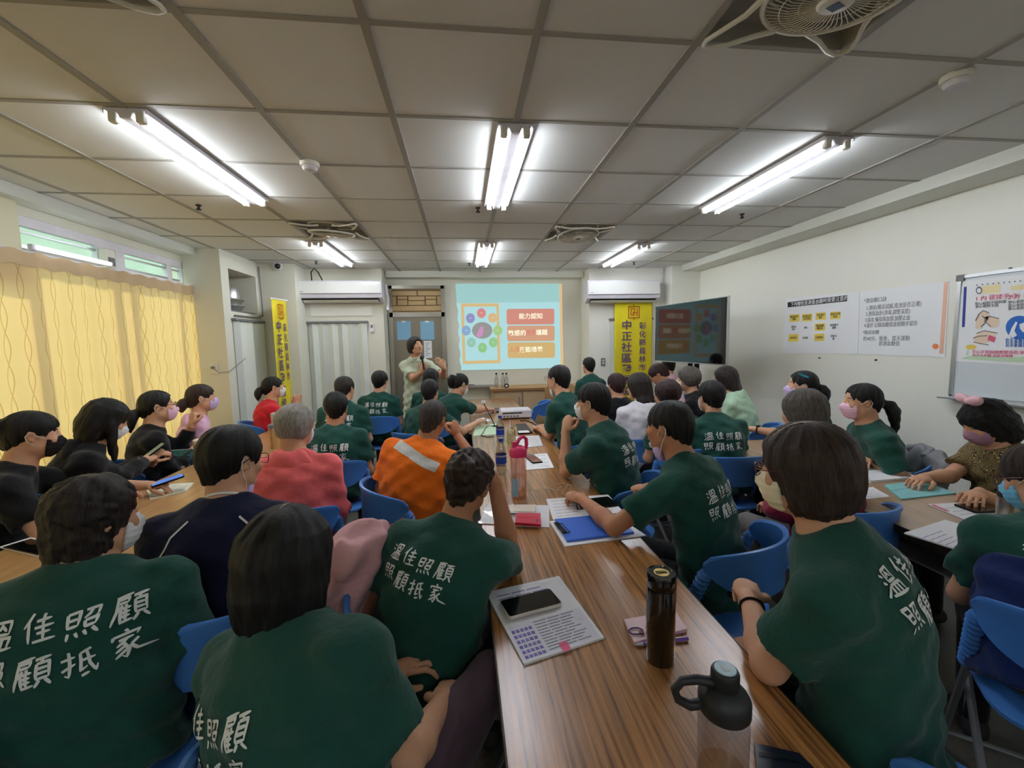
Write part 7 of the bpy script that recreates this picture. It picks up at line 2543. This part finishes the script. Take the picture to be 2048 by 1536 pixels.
# ------------------------------------------------------------------ right row
c = [(1722, 941), (1790, 934), (1836, 958), (1742, 966)]
t, o = sheet('notebook', 'open spiral notebook with white pages on the right table', 'notebook', c, TZ, 0.014, MAT['paper'], 'pages')
for k in range(12):
    px, py = bil(c, 0.0, 0.04 + 0.92 * k / 11)
    p = atz(px, py, TZ + 0.008) - o
    obj('wire_ring', MB().tube([(p.x + 0.002 + 0.008 * math.cos(a), p.y, p.z + 0.009 * math.sin(a)) for a in np.linspace(0, 2 * PI, 10, endpoint=False)], 0.0012, 5, closed=True), MAT['alu'], t, True)
obj('curled_page', MB().tube([tuple(atz(*bil(c, 1.0, v), TZ + 0.020) - o) for v in (0.0, 0.5, 1.0)], 0.007, 10), MAT['paper'], t, True)
t, o = sheet('folder', 'aqua folder lying in front of the spiral notebook', 'folder', [(1768, 972), (1842, 962), (1912, 988), (1802, 1000)], TZ, 0.006, MAT['aqua'], 'cover')
obj('flap', flat(MB(), [(1770, 972), (1842, 963), (1862, 970), (1782, 981)], TZ + 0.006, TZ + 0.0075, o), MAT['aqua'], t)
c = [(1712, 978), (1746, 975), (1780, 994), (1712, 1000)]
t, o = sheet('handout', 'white handout left of the aqua folder', 'paper', c, TZ, 0.003, MAT['paper'])
lines(t, o, c, 4, 0.1, 0.9, 0.2, 0.8, TZ + 0.0031, MAT['ink grey'])
c = [(1808, 1068), (1890, 1042), (2022, 1082), (1962, 1116)]
t, o = sheet('worksheet', 'worksheet being written on at the right table', 'paper', c, TZ, 0.006, MAT['paper'])
lines(t, o, c, 8, 0.08, 0.6, 0.2, 0.9, TZ + 0.0062, MAT['ink violet'])
c = [(1855, 1010), (1962, 1004), (2022, 1032), (1950, 1049)]
t, o = sheet('worksheet', 'worksheet with a pink tab and a phone beside the steel tumbler', 'paper', c, TZ, 0.004, MAT['paper'])
patch(t, o, 'pink_tab', c, 0.06, 0.12, 0.0, 0.35, TZ + 0.004, MAT['ink pink'])
lines(t, o, c, 5, 0.15, 0.5, 0.2, 0.9, TZ + 0.0042, MAT['ink grey'])
phone('black phone on the tabbed worksheet beside the steel tumbler', [(1916, 1011), (1980, 1010), (2000, 1024), (1940, 1027)], TZ + 0.0045)
b = atz(2014, 1060, TZ)
t = thing('steel_tumbler', 'brushed steel tumbler at the right edge', 'cup', (b.x, b.y, TZ))
obj('body', MB().lathe([(0.034, 0), (0.037, 0.006), (0.038, 0.13), (0.036, 0.14)], 32), MAT['steel'], t, True)
obj('lid', MB().lathe([(0.037, 0.14), (0.038, 0.143), (0.037, 0.165), (0.001, 0.168)], 32), MAT['black soft'], t, True)
t, o = sheet('paper_slip', 'small white slip at the edge of the right table', 'paper', [(1958, 1122), (1996, 1106), (2022, 1118), (1982, 1138)], TZ, 0.002, MAT['paper'])
a, b2 = atz(1958, 1101, TZ + 0.020), atz(1927, 1070, TZ + 0.060)
dv = b2 - a
t = thing('pen', 'green and white pen in the writing hand at the right table', 'pen', tuple(a))
obj('barrel', MB().tube([tuple(dv * 0.25), tuple(dv)], 0.005, 10), mat('pale green plastic', rgb(214, 232, 200), 0.3), t, True)
obj('grip', MB().tube([tuple(dv * 0.02), tuple(dv * 0.25)], [0.002, 0.005], 10), mat('green grip', rgb(70, 150, 70), 0.4), t, True)
# grey jacket over the chair of the ponytail person
cw = P23['chair']
t = thing('jacket', 'light grey jacket hung on the chair behind the pink-mask person', 'jacket', tuple(cw.location), cw.rotation_euler.z)
soft('shell', [('e', (0.02, -0.26, 0.80), (0.22, 0.07, 0.07), None, 0.04), ('e', (0.04, -0.27, 0.68), (0.20, 0.065, 0.16), None, 0.04), ('r', (0.17, -0.24, 0.76), (0.18, -0.25, 0.50), 0.05, 0.04, 0.03), ('r', (-0.15, -0.24, 0.76), (-0.16, -0.25, 0.50), 0.05, 0.04, 0.03)], MAT['greyjacket'], t, 0.009, 0.005, 40)
obj('collar', MB().tube([(-0.09, -0.20, 0.83), (-0.04, -0.25, 0.865), (0.06, -0.25, 0.865), (0.11, -0.20, 0.83)], 0.018, 8), MAT['greyjacket'], t, True)
